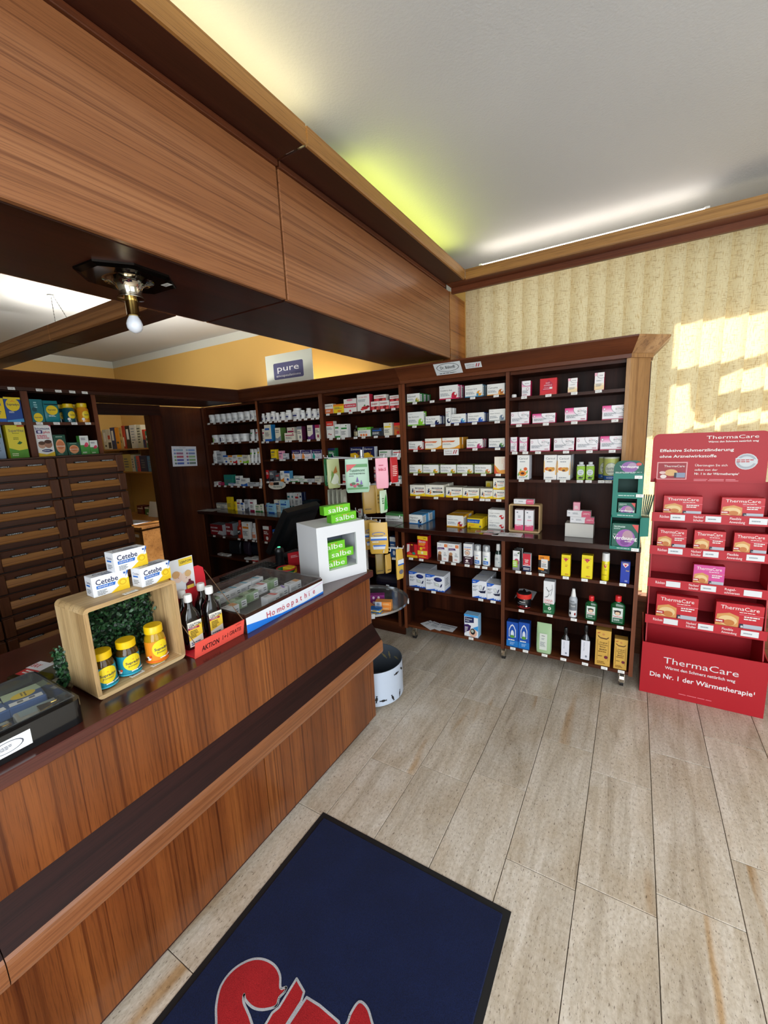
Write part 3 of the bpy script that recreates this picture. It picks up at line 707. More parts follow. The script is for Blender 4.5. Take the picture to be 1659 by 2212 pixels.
# bay, shelf, kind, design, x, y front, z, width, depth, height, copies behind, lift, description
PROD = [
(4,'0','box','db:Ballaststoff,6f8f3a,c9b24a,g',-1.5285,3.076,1.953,0.115,0.07,0.069,2,0,'low white carton with green base and butter yellow picture'),
(4,'0','box','db:Cranberry_akut,d42050,c02030,p',-1.23,3.076,1.953,0.152,0.06,0.103,1,0,'white carton with crimson base and berry picture'),
(4,'0','box','db:Coenzym_Q10,3f8fb8,e8a030,4a7f9a',-1.034,3.076,1.953,0.135,0.06,0.087,1,0,'white carton with blue base and golden capsule picture'),
(4,'0','box','db:Curcuma,f0a040,b86a30,w',-0.871,3.076,1.953,0.127,0.06,0.079,0,0,'white carton with orange base and turmeric picture'),
(4,'1','box','db:Figur_Bauchwohl,7cc03a,8fd22a,7cc03a',-1.5128,3.076,1.771,0.1465,0.05,0.108,0,0,'white carton with bright green side and leaf picture'),
(4,'1','box','db:Für_die_Nacht,1d2a6a,14204a,1d2a6a',-1.366,3.076,1.771,0.125,0.06,0.067,1,0,'low white carton with navy base and moon picture'),
(4,'1','box','dv:Nerven,1d2a6a,14204a',-1.2365,3.076,1.771,0.043,0.05,0.119,1,0,'tall narrow white carton with dark moon emblem'),
(4,'1','box','db:Gedächtnis_akut,2a4aa0,5aa8d0,2a4aa0',-1.1545,3.076,1.771,0.118,0.05,0.07,0,0,'white carton with blue base and drop picture'),
(4,'1','box','db:Gelenks_complex,2a4aa0,3a70c8,2a4aa0',-1.019,3.076,1.771,0.129,0.06,0.07,2,0,'white carton with blue hand picture'),
(4,'1','box','db:Gelenk_Schwarz,9aa0a0,6a8098,c',-0.862,3.076,1.771,0.118,0.05,0.085,0,0,'pale grey carton with slate round picture'),
(4,'2','box','db:Ginseng,d42025,8a3a20,r',-1.5228,3.076,1.58,0.1265,0.05,0.068,0,0,'low white carton with red base and berry sprig'),
(4,'2','box','di:Isoflavon',-1.366,3.076,1.58,0.144,0.06,0.085,0,0,'white carton with orange wave base'),
(4,'2','box','di:Isoflavon',-1.218,3.076,1.58,0.144,0.06,0.086,2,0,'white carton with orange wave base in front of two more'),
(4,'2','box','db:Aufbauend_Haut,c02060,b04070,m',-1.03,3.076,1.58,0.125,0.05,0.069,1,0,'low white carton with crimson base and flower picture'),
(4,'2','box','db:Knochendichte,1d2a5a,5a9048,n',-0.863,3.076,1.58,0.12,0.05,0.068,0,0,'low white carton with navy base and green plant picture'),
(4,'3','box','db:Kürbis,8aa040,e0a020,8aa040',-1.5265,3.076,1.39,0.119,0.06,0.069,0,0,'low white carton with cut pumpkin picture beside the upright'),
(4,'3','box','db:Kürbis,8aa040,e0a020,8aa040',-1.393,3.076,1.39,0.137,0.06,0.068,1,0,'low white carton with cut pumpkin picture and a second behind'),
(4,'3','box','db:Kürbis_für_Ihn,8aa040,d8a830,8aa040',-1.244,3.076,1.39,0.132,0.06,0.068,0,0,'low white carton with green pumpkin picture'),
(4,'3','box','db:Kürbis_für_Ihn,8aa040,d8a830,8aa040',-1.107,3.076,1.39,0.129,0.06,0.067,1,0,'low white carton with green pumpkin picture and a second behind'),
(4,'3','box','db:Kürbis_femina,8aa040,d07a40,8aa040',-0.967,3.076,1.39,0.128,0.06,0.067,1,0,'low white carton with orange fruit picture'),
(4,'3','box','dl:LENTUNUS',-0.841,3.076,1.39,0.08,0.05,0.125,0,0,'upright white carton with orange swoosh and vertical lettering'),
(4,'4','box','mg:r',-1.5175,3.076,1.2,0.137,0.09,0.093,0,0,'white and yellow carton with runner emblem and red bar'),
(4,'4','box','mg:k',-1.365,3.076,1.2,0.161,0.1,0.097,1,0,'large white and yellow carton with runner emblem and black bar'),
(4,'4','box','mg:',-1.199,3.076,1.2,0.136,0.12,0.081,0,0,'white and yellow carton with runner emblem, nearest the large one'),
(4,'4','box','mg:',-1.062,3.076,1.2,0.13,0.12,0.078,0,0,'white and yellow carton with runner emblem in mid row'),
(4,'4','box','mg:',-0.939,3.076,1.2,0.096,0.1,0.078,0,0,'small white and yellow carton with runner emblem'),
(4,'4','box','mg:',-0.845,3.076,1.2,0.088,0.1,0.071,0,0,'small white and yellow runner carton under another'),
(4,'4','box','mg:',-0.845,3.076,1.2,0.088,0.1,0.085,0,0.071,'small white and yellow runner carton stacked on another'),
(4,'4','box','pl:y',-0.963,3.226,1.2,0.056,0.05,0.116,0,0,'yellow carton standing behind the runner cartons'),
(4,'w','box','db:Magnesium,3a8ad0,1a2a4a,5aa8e0',-1.511,3.016,0.98,0.123,0.12,0.075,1,0,'white carton with sky blue side and drop emblem'),
(4,'w','box','db:Magnesium_complex,f0a820,b02030,e8a820',-1.166,3.005,0.98,0.138,0.12,0.091,1,0,'white carton with golden side and swoosh'),
(4,'w','box','mb:',-1.011,3.014,0.98,0.119,0.1,0.076,1,0,'yellow carton with blue band'),
(4,'w','box','db:Omega-3_complex,w,d03030,w',-0.855,3.048,0.98,0.127,0.1,0.07,0,0,'white carton with red heart emblem at the bottom of its pair'),
(4,'w','box','db:Omega-3_complex,w,d03030,w',-0.855,3.048,0.98,0.127,0.1,0.074,0,0.07,'white carton with red heart emblem on top of its pair'),
(5,'0','puck','-',-0.746,3.076,1.926,0.036,0.04,0.022,0,0,'small white plastic puck'),
(5,'0','box','ob:v',-0.661,3.076,1.926,0.06,0.05,0.104,0,0,'narrow upright white carton with grey arc'),
(5,'0','box','sh:',-0.517,3.076,1.926,0.109,0.05,0.107,0,0,'square red carton with slanted white lettering'),
(5,'0','box','ca:_metatox',-0.367,3.076,1.926,0.057,0.05,0.091,0,0,'small upright carton fading to peach'),
(5,'0','box','ca:hetox_1',-0.21,3.076,1.926,0.056,0.05,0.109,0,0,'tallest upright carton fading to peach'),
(5,'1','box','ob:h',-0.7005,3.076,1.738,0.127,0.06,0.088,0,0,'white carton with pink edge and leaf mark'),
(5,'1','box','ob:P',-0.541,3.076,1.738,0.15,0.06,0.066,0,0,'low pink and white carton with figure mark'),
(5,'1','box','ob:P',-0.341,3.076,1.738,0.134,0.05,0.09,0,0,'pink and white carton with blue ring mark'),
(5,'1','box','ob:P',-0.123,3.076,1.738,0.128,0.05,0.089,0,0,'largest pink and white carton beside the end panel'),
(5,'2','box','ob:v',-0.7403,3.076,1.547,0.0475,0.05,0.105,0,0,'small upright pink carton touching the upright'),
(5,'2','box','ob:v',-0.674,3.076,1.547,0.055,0.05,0.102,0,0,'small upright pink carton second from the upright'),
(5,'2','box','ob:h',-0.563,3.076,1.547,0.132,0.06,0.086,0,0,'white carton with grey arc and round mark, first of four'),
(5,'2','box','ob:h',-0.407,3.076,1.547,0.13,0.06,0.087,0,0,'white carton with grey arc and round mark, second of four'),
(5,'2','box','ob:h',-0.267,3.076,1.547,0.132,0.06,0.087,1,0,'white carton with grey arc and round mark, third of four'),
(5,'2','box','ob:P',-0.124,3.076,1.547,0.131,0.06,0.089,0,0,'wide pink and white carton with dark ring mark'),
(5,'3','box','cc:p',-0.673,3.076,1.351,0.084,0.09,0.173,0,0,'tall white carton with cut papaya picture'),
(5,'3','box','cc:o',-0.491,3.076,1.351,0.084,0.09,0.171,0,0,'tall white carton with orange fruit, beside an equal one'),
(5,'3','box','cc:o',-0.404,3.076,1.351,0.085,0.09,0.169,1,0,'tall white carton with orange fruit, right of an equal one'),
(5,'3','drink','-',-0.298,3.076,1.351,0.051,0.05,0.12,0,0,'lime drink carton with screw cap nearer the papaya cartons'),
(5,'3','drink','-',-0.242,3.076,1.351,0.05,0.05,0.12,0,0,'lime drink carton with screw cap nearer the tins'),
(5,'3','tin','-',-0.162,3.176,1.351,0.08,0.1,0.147,0,0,'yellow green powder tin behind another tin'),
(5,'3','tin','-',-0.121,3.076,1.351,0.094,0.1,0.151,0,0,'yellow green powder tin with blue base in front'),
(4,'l0','box','rd:',-1.5072,2.924,0.718,0.0975,0.06,0.112,0,0,'open red and yellow counter display box'),
(4,'l0','box','ry:',-1.4125,2.924,0.718,0.089,0.07,0.185,0,0,'upright red carton with yellow bands'),
(4,'l0','box','hc:',-1.2415,2.924,0.718,0.09,0.06,0.147,0,0,'white carton with purple bar, left of hair care pair'),
(4,'l0','box','hc:',-1.1505,2.924,0.718,0.089,0.06,0.147,0,0,'white carton with purple bar, right of hair care pair'),
(4,'l0','box','lc:',-1.037,2.924,0.718,0.068,0.05,0.158,0,0,'white and aubergine upright carton'),
(4,'l0','spray','wb',-0.969,2.924,0.718,0.056,0.04,0.153,0,0,'white hooded pump bottle beside the aubergine carton'),
(4,'l0','spray','wg',-0.903,2.924,0.718,0.06,0.04,0.152,0,0,'white hooded pump bottle beside the mouthwash'),
(4,'l0','mouth','-',-0.814,2.924,0.718,0.054,0.04,0.173,0,0,'white mouthwash bottle with dark neck'),
(4,'l1','box','bp:c',-1.4805,2.944,0.462,0.151,0.12,0.129,1,0,'white and blue cuff monitor carton beside the upright'),
(4,'l1','box','bp:c',-1.313,2.924,0.462,0.162,0.13,0.132,0,0,'white and blue cuff monitor carton with open space after it'),
(4,'l1','box','bp:w',-0.948,2.924,0.462,0.113,0.12,0.141,1,0,'white and blue wrist monitor carton, left of pair'),
(4,'l1','box','bp:w',-0.837,2.924,0.462,0.106,0.12,0.128,0,0,'white and blue wrist monitor carton touching the upright'),
(4,'l2','box','cn:',-1.014,2.924,0.13,0.113,0.07,0.182,0,0,'white and blue glucose meter carton'),
(5,'l0','box','s1:',-0.678,2.924,0.717,0.05,0.035,0.143,2,0,'narrow white and black carton with flower print'),
(5,'l0','box','s2:',-0.606,2.924,0.717,0.053,0.035,0.128,0,0,'red white and navy carton'),
(5,'l0','box','s3:',-0.491,2.924,0.717,0.073,0.04,0.128,0,0,'orange and black carton with white jar picture'),
(5,'l0','box','s4:',-0.352,2.924,0.717,0.057,0.04,0.148,0,0,'slim yellow carton with red heart flame'),
(5,'l0','box','s4:',-0.223,2.924,0.717,0.067,0.05,0.159,0,0,'wide yellow carton with red heart flame'),
(5,'l0','aero','-',-0.117,2.924,0.717,0.046,0.04,0.181,0,0,'yellow aerosol can with white cap'),
(5,'l0','box','s5:',-0.005,2.924,0.717,0.053,0.04,0.144,0,0,'royal blue carton with red heart flame'),
(5,'l1','jarr','-',-0.63,2.924,0.428,0.107,0.05,0.12,0,0,'black jar with red lid in clear wrap'),
(5,'l1','box','di2:',-0.454,2.924,0.428,0.072,0.06,0.236,0,0,'tall white and green carton with archer drawing'),
(5,'l1','pump','-',-0.3,2.924,0.428,0.053,0.03,0.198,0,0,'grey spray bottle with white cap'),
(5,'l1','flask','s',-0.189,2.924,0.428,0.075,0.03,0.166,0,0,'smaller green liniment bottle with red cap'),
(5,'l1','flask','b',-0.034,2.924,0.428,0.086,0.04,0.191,0,0,'larger green liniment bottle with red cap'),
(5,'l2','box','bl:',-0.7,2.924,0.122,0.085,0.06,0.193,0,0,'blue carton with white arch emblem beside the upright'),
(5,'l2','box','bl:',-0.617,2.924,0.122,0.078,0.06,0.204,0,0,'blue carton with white arch emblem, second from the upright'),
(5,'l2','bag','-',-0.481,2.924,0.122,0.103,0.05,0.22,0,0,'pale green paper tea bag'),
(5,'l2','dark','-',-0.339,2.924,0.122,0.062,0.04,0.212,0,0,'black bottle with white label beside the tea bag'),
(5,'l2','dark','-',-0.213,2.924,0.122,0.066,0.045,0.255,0,0,'black bottle with white label beside the gold cartons'),
(5,'l2','box','gd:',-0.107,2.924,0.122,0.091,0.07,0.252,0,0,'larger gold carton with old style lettering'),
(5,'l2','box','gd:',-0.004,2.924,0.122,0.077,0.06,0.211,0,0,'smaller gold carton with old style lettering'),
(1,'0','tub','w',-4.021,3.076,1.925,0.087,0.04,0.089,0,0,'white tub'),
(1,'0','tub','w',-3.926,3.076,1.925,0.085,0.04,0.089,0,0,'white tub'),
(1,'0','tub','w',-3.835,3.076,1.925,0.085,0.04,0.088,0,0,'white tub'),
(1,'0','tub','w',-3.7454,3.076,1.925,0.0853,0.04,0.088,0,0,'white tub'),
(1,'0','tub','w',-3.6566,3.076,1.925,0.0892,0.04,0.089,0,0,'white tub'),
(1,'0','tub','w',-3.562,3.076,1.925,0.092,0.04,0.09,0,0,'white tub'),
(1,'0','tub','w',-3.466,3.076,1.925,0.096,0.04,0.09,0,0,'white tub'),
(1,'0','tub','n',-3.382,3.076,1.925,0.066,0.04,0.093,0,0,'white tub with navy label'),
(1,'0','tub','w',-3.322,3.076,1.925,0.043,0.04,0.092,0,0,'white tub touching the upright'),
(1,'1','tub','l',-4.006,3.076,1.711,0.098,0.04,0.085,0,0,'white tub with lime print'),
(1,'1','tub','n',-3.898,3.076,1.711,0.11,0.04,0.084,0,0,'white tub with navy print'),
(1,'1','tub','w',-3.784,3.076,1.711,0.11,0.04,0.082,0,0,'plain white tub mid row'),
(1,'1','tub','w',-3.672,3.076,1.711,0.109,0.04,0.083,0,0,'plain white tub fourth in row'),
(1,'1','tub','w',-3.559,3.076,1.711,0.11,0.04,0.083,0,0,'plain white tub next to the tubes'),
(1,'1','tubee','g',-3.414,3.076,1.711,0.061,0.02,0.119,0,0,'white cream tube with green print'),
(1,'1','tubee','r',-3.337,3.076,1.711,0.056,0.02,0.119,0,0,'white cream tube with red print'),
(1,'2','pill','w',-4.0322,3.076,1.485,0.0915,0.04,0.139,0,0,'white bottle beside the end wall'),
(1,'2','box','q:s,x',-3.93,3.076,1.485,0.103,0.05,0.13,0,0,'pale grey carton'),
(1,'2','box','q:w,b',-3.837,3.076,1.485,0.076,0.04,0.086,0,0,'small white carton with blue print'),
(1,'2','box','q:w,o',-3.76,3.076,1.485,0.07,0.04,0.085,0,0,'small white carton with orange print'),
(1,'2','box','q:w,r',-3.686,3.076,1.485,0.069,0.04,0.087,0,0,'small white carton with red print'),
(1,'2','box','q:w,y',-3.609,3.076,1.485,0.076,0.04,0.086,0,0,'small white carton with yellow print'),
(1,'2','box','q:c,l',-3.52,3.076,1.485,0.094,0.04,0.084,0,0,'small cream carton with lime print'),
(1,'2','tubee','l',-3.444,3.076,1.485,0.05,0.02,0.145,0,0,'tall white tube with lime print'),
(1,'2','tubee','g',-3.391,3.076,1.485,0.049,0.02,0.144,0,0,'tall white tube with green print'),
(1,'2','tubee','y',-3.336,3.076,1.485,0.045,0.02,0.155,0,0,'tall white tube with yellow print'),
(1,'3','box','q:w,d',-4.0448,3.076,1.24,0.0665,0.05,0.039,0,0,'small white carton at the end wall'),
(1,'3','box','q:m,p',-3.9748,3.076,1.24,0.0655,0.05,0.033,0,0,'small pink carton'),
(1,'3','box','q:2a8a78,t',-3.8682,3.106,1.24,0.1445,0.05,0.115,0,0,'teal carton'),
(1,'3','box','q:w,b',-3.779,3.076,1.24,0.121,0.03,0.028,0,0,'low white carton with blue print'),
(1,'3','box','q:w,n',-3.675,3.076,1.24,0.077,0.04,0.108,0,0,'upright white carton with navy print'),
(1,'3','box','q:w,b',-3.583,3.076,1.24,0.1,0.04,0.084,0,0,'white carton with blue top'),
(1,'3','box','q:s,d',-3.459,3.076,1.24,0.14,0.04,0.042,0,0,'low grey carton'),
(1,'3','tubee','o',-3.345,3.076,1.24,0.034,0.02,0.082,0,0,'small white tube with orange print'),
(1,'w','box','q:c,x',-3.999,3.075,0.98,0.194,0.05,0.056,0,0,'low cream carton'),
(1,'w','box','q:y,y',-3.798,3.031,0.98,0.084,0.03,0.139,0,0,'yellow upright carton'),
(1,'w','box','q:y,y',-3.6595,2.991,0.98,0.023,0.02,0.101,0,0,'small yellow carton'),
(1,'w','box','q:w,m',-3.6185,3.002,0.98,0.056,0.03,0.122,0,0,'white carton with dark red print'),
(1,'w','box','q:w,b',-3.5585,2.998,0.98,0.047,0.03,0.09,0,0,'small white and blue carton'),
(1,'w','box','q:s,d',-3.50062,3.007,0.98,0.06575,0.03,0.126,0,0,'pale upright carton with grey numeral'),
(1,'w','box','q:w,m',-3.43288,3.02,0.98,0.06675,0.04,0.124,0,0,'white upright carton with dark red top'),
(1,'w','box','q:c,g',-3.364,3.03,0.98,0.068,0.03,0.071,0,0,'low cream carton with green print'),
(1,'w','box','q:c,g',-3.31,3.033,0.98,0.036,0.02,0.082,0,0,'narrow cream carton'),
(1,'l0','box','rb:',-3.9558,2.944,0.7,0.2095,0.12,0.117,0,0,'dark red cold remedy display pack'),
(1,'l0','box','rb:',-3.7902,2.984,0.7,0.1185,0.1,0.133,0,0,'dark red and white display pack behind'),
(1,'l0','bott','r',-3.575,2.924,0.7,0.064,0.03,0.188,0,0,'red mouthwash bottle'),
(1,'l0','box','q:w,o',-3.457,2.924,0.7,0.109,0.05,0.18,0,0,'upright white carton with orange base'),
(1,'l0','bott','w',-3.357,2.924,0.7,0.068,0.03,0.173,0,0,'white bottle with orange label'),
(1,'l0','bott','t',-3.295,2.924,0.7,0.032,0.02,0.166,0,0,'slim white bottle with teal print'),
(1,'l1','box','q:w,k',-3.4684,2.924,0.467,0.1172,0.05,0.02,0,0,'small white carton leaning in a heap'),
(1,'l1','box','q:w,r',-3.3606,2.924,0.467,0.0953,0.05,0.043,0,0,'small white carton with red print in a heap'),
(2,'0','pill','n',-3.2215,3.076,1.894,0.039,0.03,0.083,0,0,'small white pill bottle'),
(2,'0','pill','n',-3.163,3.076,1.894,0.066,0.03,0.087,0,0,'small white pill bottle'),
(2,'0','pill','n',-3.093,3.076,1.894,0.065,0.03,0.095,0,0,'small white pill bottle'),
(2,'0','pill','n',-3.033,3.076,1.894,0.048,0.03,0.079,0,0,'small white pill bottle'),
(2,'0','pill','n',-2.968,3.076,1.894,0.071,0.03,0.082,0,0,'small white pill bottle'),
(2,'0','pill','n',-2.892,3.076,1.894,0.073,0.03,0.094,0,0,'small white pill bottle'),
(2,'0','pill','n',-2.796,3.076,1.894,0.106,0.05,0.106,0,0,'largest white pill bottle with navy label'),
(2,'0','pill','n',-2.71,3.076,1.894,0.057,0.03,0.081,0,0,'small white pill bottle'),
(2,'0','pill','n',-2.636,3.076,1.894,0.062,0.03,0.095,0,0,'small white pill bottle'),
(2,'0','pill','n',-2.567,3.076,1.894,0.063,0.03,0.083,0,0,'small white pill bottle'),
(2,'0','pill','n',-2.506,3.076,1.894,0.038,0.03,0.082,0,0,'small white pill bottle'),
(2,'1','box','q:c,m',-3.2268,3.076,1.7,0.0285,0.05,0.126,0,0,'narrow cream carton with dark red print'),
(2,'1','box','q:c,b,2a7ab0',-3.16,3.076,1.7,0.098,0.06,0.164,0,0,'tall cream carton with blue side'),
(2,'1','box','q:c,x,5a7a3a',-3.026,3.076,1.7,0.074,0.08,0.128,0,0,'cream carton with olive side'),
(2,'1','box','q:c,m',-2.873,3.076,1.7,0.137,0.04,0.072,0,0,'low cream carton in front with red flower print'),
(2,'1','box','q:c,m',-2.902,3.126,1.7,0.098,0.04,0.126,0,0,'cream carton with dark red flower, standing behind'),
(2,'1','box','q:c,x,5a2040',-2.745,3.076,1.7,0.06,0.06,0.127,0,0,'cream carton with plum side'),
(2,'1','box','q:c,v,5a2a6e',-2.615,3.076,1.7,0.067,0.06,0.132,0,0,'cream carton with violet side'),
(2,'1','box','q:c,m',-2.527,3.076,1.7,0.053,0.05,0.131,0,0,'cream carton touching the upright'),
(2,'2','box','q:y,d',-3.112,3.076,1.52,0.073,0.04,0.098,0,0,'small yellow and grey carton'),
(2,'2','box','q:q,v',-3.016,3.076,1.52,0.052,0.04,0.082,0,0,'small pink and violet carton'),
(2,'2','box','q:s,x',-2.956,3.076,1.52,0.056,0.03,0.057,0,0,'small silver carton'),
(2,'2','box','fe:o',-2.809,3.076,1.52,0.114,0.06,0.085,0,0,'purple topped white carton with orange figure, first of three'),
(2,'2','box','fe:o',-2.685,3.076,1.52,0.115,0.06,0.082,0,0,'purple topped white carton with orange figure, second of three'),
(2,'2','box','fe:t',-2.555,3.076,1.52,0.113,0.06,0.084,0,0,'purple topped white carton with teal figure'),
(2,'3','box','q:r,k,7a1015',-3.2212,3.076,1.296,0.0395,0.06,0.116,0,0,'red upright carton with dark side'),
(2,'3','box','q:d,k',-3.166,3.076,1.296,0.058,0.05,0.109,0,0,'dark grey upright carton'),
(2,'3','box','q:d,r',-3.083,3.076,1.296,0.06,0.04,0.086,0,0,'small dark carton with red base'),
(2,'3','box','q:w,o',-3.02,3.076,1.296,0.049,0.04,0.107,0,0,'white upright carton with orange print'),
(2,'3','box','q:w,b,5aa0c8',-2.9527,3.076,1.296,0.0715,0.05,0.108,0,0,'white carton with sky blue side'),
(2,'3','box','q:w,g',-2.8653,3.076,1.296,0.1005,0.03,0.032,0,0,'low white carton with green mark'),
(2,'3','box','q:w,g',-2.754,3.076,1.296,0.115,0.03,0.032,0,0,'low white carton with green mark beside the foils'),
(2,'3','box','q:w,g',-2.82,3.086,1.296,0.117,0.03,0.027,0,0.032,'low white carton with green mark lying on top'),
(2,'3','box','q:s,x',-2.651,3.076,1.296,0.08,0.03,0.035,0,0,'low silver carton'),
(2,'3','box','q:c,x',-2.559,3.076,1.296,0.084,0.04,0.06,0,0,'cream carton touching the upright'),
(2,'w','box','q:a,b',-3.254,3.05,0.98,0.045,0.03,0.092,0,0,'narrow pale blue carton'),
(2,'w','box','q:a,b',-3.142,3.009,0.98,0.087,0.03,0.093,0,0,'pale blue carton'),
(2,'w','box','q:c,b',-3.124,3.074,0.98,0.08,0.04,0.126,0,0,'cream and blue upright carton'),
(2,'w','box','q:a,b',-2.988,3.028,0.98,0.094,0.04,0.136,0,0,'sky blue upright carton'),
(2,'w','box','q:w,t',-3.17925,3.312,0.98,0.0515,0.05,0.166,0,0,'white carton with teal ring'),
(2,'w','box','q:w,t',-3.13625,3.323,0.98,0.0315,0.05,0.165,0,0,'slim white carton with teal ring'),
(2,'w','box','q:w,r',-3.09063,3.337,0.98,0.05675,0.05,0.168,0,0,'white carton with red ring'),
(2,'w','box','q:w,n,1d2a5a',-3.04488,3.349,0.98,0.03175,0.05,0.167,2,0,'white carton with navy ring and navy side'),
(2,'l0','box','q:7a1a18,w',-3.158,2.924,0.7,0.087,0.04,0.16,0,0,'brick red carton with pale figure'),
(2,'l0','box','q:b,y',-3.034,2.924,0.7,0.07,0.04,0.132,0,0,'blue carton with yellow top'),
(3,'0','box','tw:o',-2.375,3.076,1.92,0.092,0.05,0.086,0,0,'white topped orange carton'),
(3,'0','box','q:y,o',-2.27,3.076,1.92,0.113,0.05,0.076,0,0,'yellow carton'),
(3,'0','box','tw:r',-2.144,3.076,1.92,0.134,0.05,0.112,0,0,'white carton with red band'),
(3,'0','box','cb:',-2.005,3.076,1.92,0.125,0.06,0.137,0,0,'tall white carton with berry picture and crimson side'),
(3,'0','box','tw:B',-1.89,3.076,1.92,0.08,0.05,0.07,0,0,'low red and white berry carton under another'),
(3,'0','box','tw:B',-1.801,3.076,1.92,0.093,0.05,0.07,0,0,'low red and white berry carton, second under another'),
(3,'0','box','tw:B',-1.838,3.076,1.92,0.119,0.05,0.05,0,0.07,'red and white berry carton lying across two'),
(3,'0','box','tw:B',-1.7,3.076,1.92,0.093,0.05,0.057,0,0,'red and white berry carton touching the upright, lower'),
(3,'0','box','tw:B',-1.7,3.076,1.92,0.093,0.05,0.047,0,0.057,'red and white berry carton touching the upright, upper'),
(3,'1','box','tw:R',-2.379,3.076,1.704,0.084,0.05,0.15,0,0,'tall white carton with red top and red pills'),
(3,'1','box','q:w,g',-2.297,3.076,1.704,0.059,0.05,0.12,0,0,'white carton with green print nearer the red topped one'),
(3,'1','box','q:w,g',-2.223,3.076,1.704,0.077,0.05,0.118,0,0,'white carton with green print and grey side'),
(3,'1','bott','k',-2.106,3.076,1.704,0.048,0.03,0.097,0,0,'small dark brown bottle'),
(3,'1','box','gr:',-2.012,3.076,1.704,0.134,0.05,0.079,0,0,'white and green carton'),
(3,'1','box','q:2a3038,b',-1.881,3.076,1.704,0.115,0.05,0.068,0,0,'dark slate carton with blue mark'),
(3,'1','box','q:c,y',-1.776,3.076,1.704,0.078,0.05,0.105,0,0,'cream upright carton with yellow print'),
(3,'1','box','q:c87030,r',-1.684,3.076,1.704,0.063,0.05,0.1,0,0,'rust orange carton'),
(3,'2','box','q:1f6a40,n',-2.3792,3.076,1.52,0.0835,0.05,0.093,0,0,'dark green carton'),
(3,'2','box','ze:',-2.102,3.076,1.52,0.137,0.05,0.097,0,0,'navy and yellow carton, left of pair'),
(3,'2','box','ze:',-1.97,3.076,1.52,0.112,0.05,0.097,0,0,'navy and yellow carton, right of pair'),
(3,'2','box','q:w,g',-1.817,3.076,1.52,0.111,0.05,0.064,0,0,'low white carton with green print'),
(3,'2','box','q:w,r',-1.696,3.076,1.52,0.086,0.05,0.061,0,0,'low white carton with red print'),
(3,'3','box','q:w,r',-2.234,3.076,1.3,0.075,0.05,0.074,0,0,'white carton with red print'),
(3,'3','tubw','-',-1.916,3.076,1.3,0.058,0.05,0.071,0,0,'white tub with red and blue label, lower'),
(3,'3','tubw','-',-1.916,3.076,1.3,0.058,0.05,0.07,0,0.071,'white tub with red and blue label stacked on another'),
(3,'3','box','q:w,t',-1.691,3.076,1.3,0.073,0.05,0.067,0,0,'white carton with dark teal print'),
(3,'w','box','q:w,5aa05a,5aa05a',-1.73,3.043,0.98,0.174,0.1,0.048,0,0,'low white and green carton under two others'),
(3,'w','box','q:5aa05a,g',-1.728,3.043,0.98,0.168,0.1,0.02,0,0.048,'green carton on the low stack'),
(3,'w','box','q:w,r',-2.118,3.094,0.98,0.034,0.04,0.077,0,0,'small white and red carton'),
(3,'l0','box','q:2a5a98,w',-1.682,2.924,0.7,0.064,0.06,0.173,0,0,'blue and white upright carton'),
]
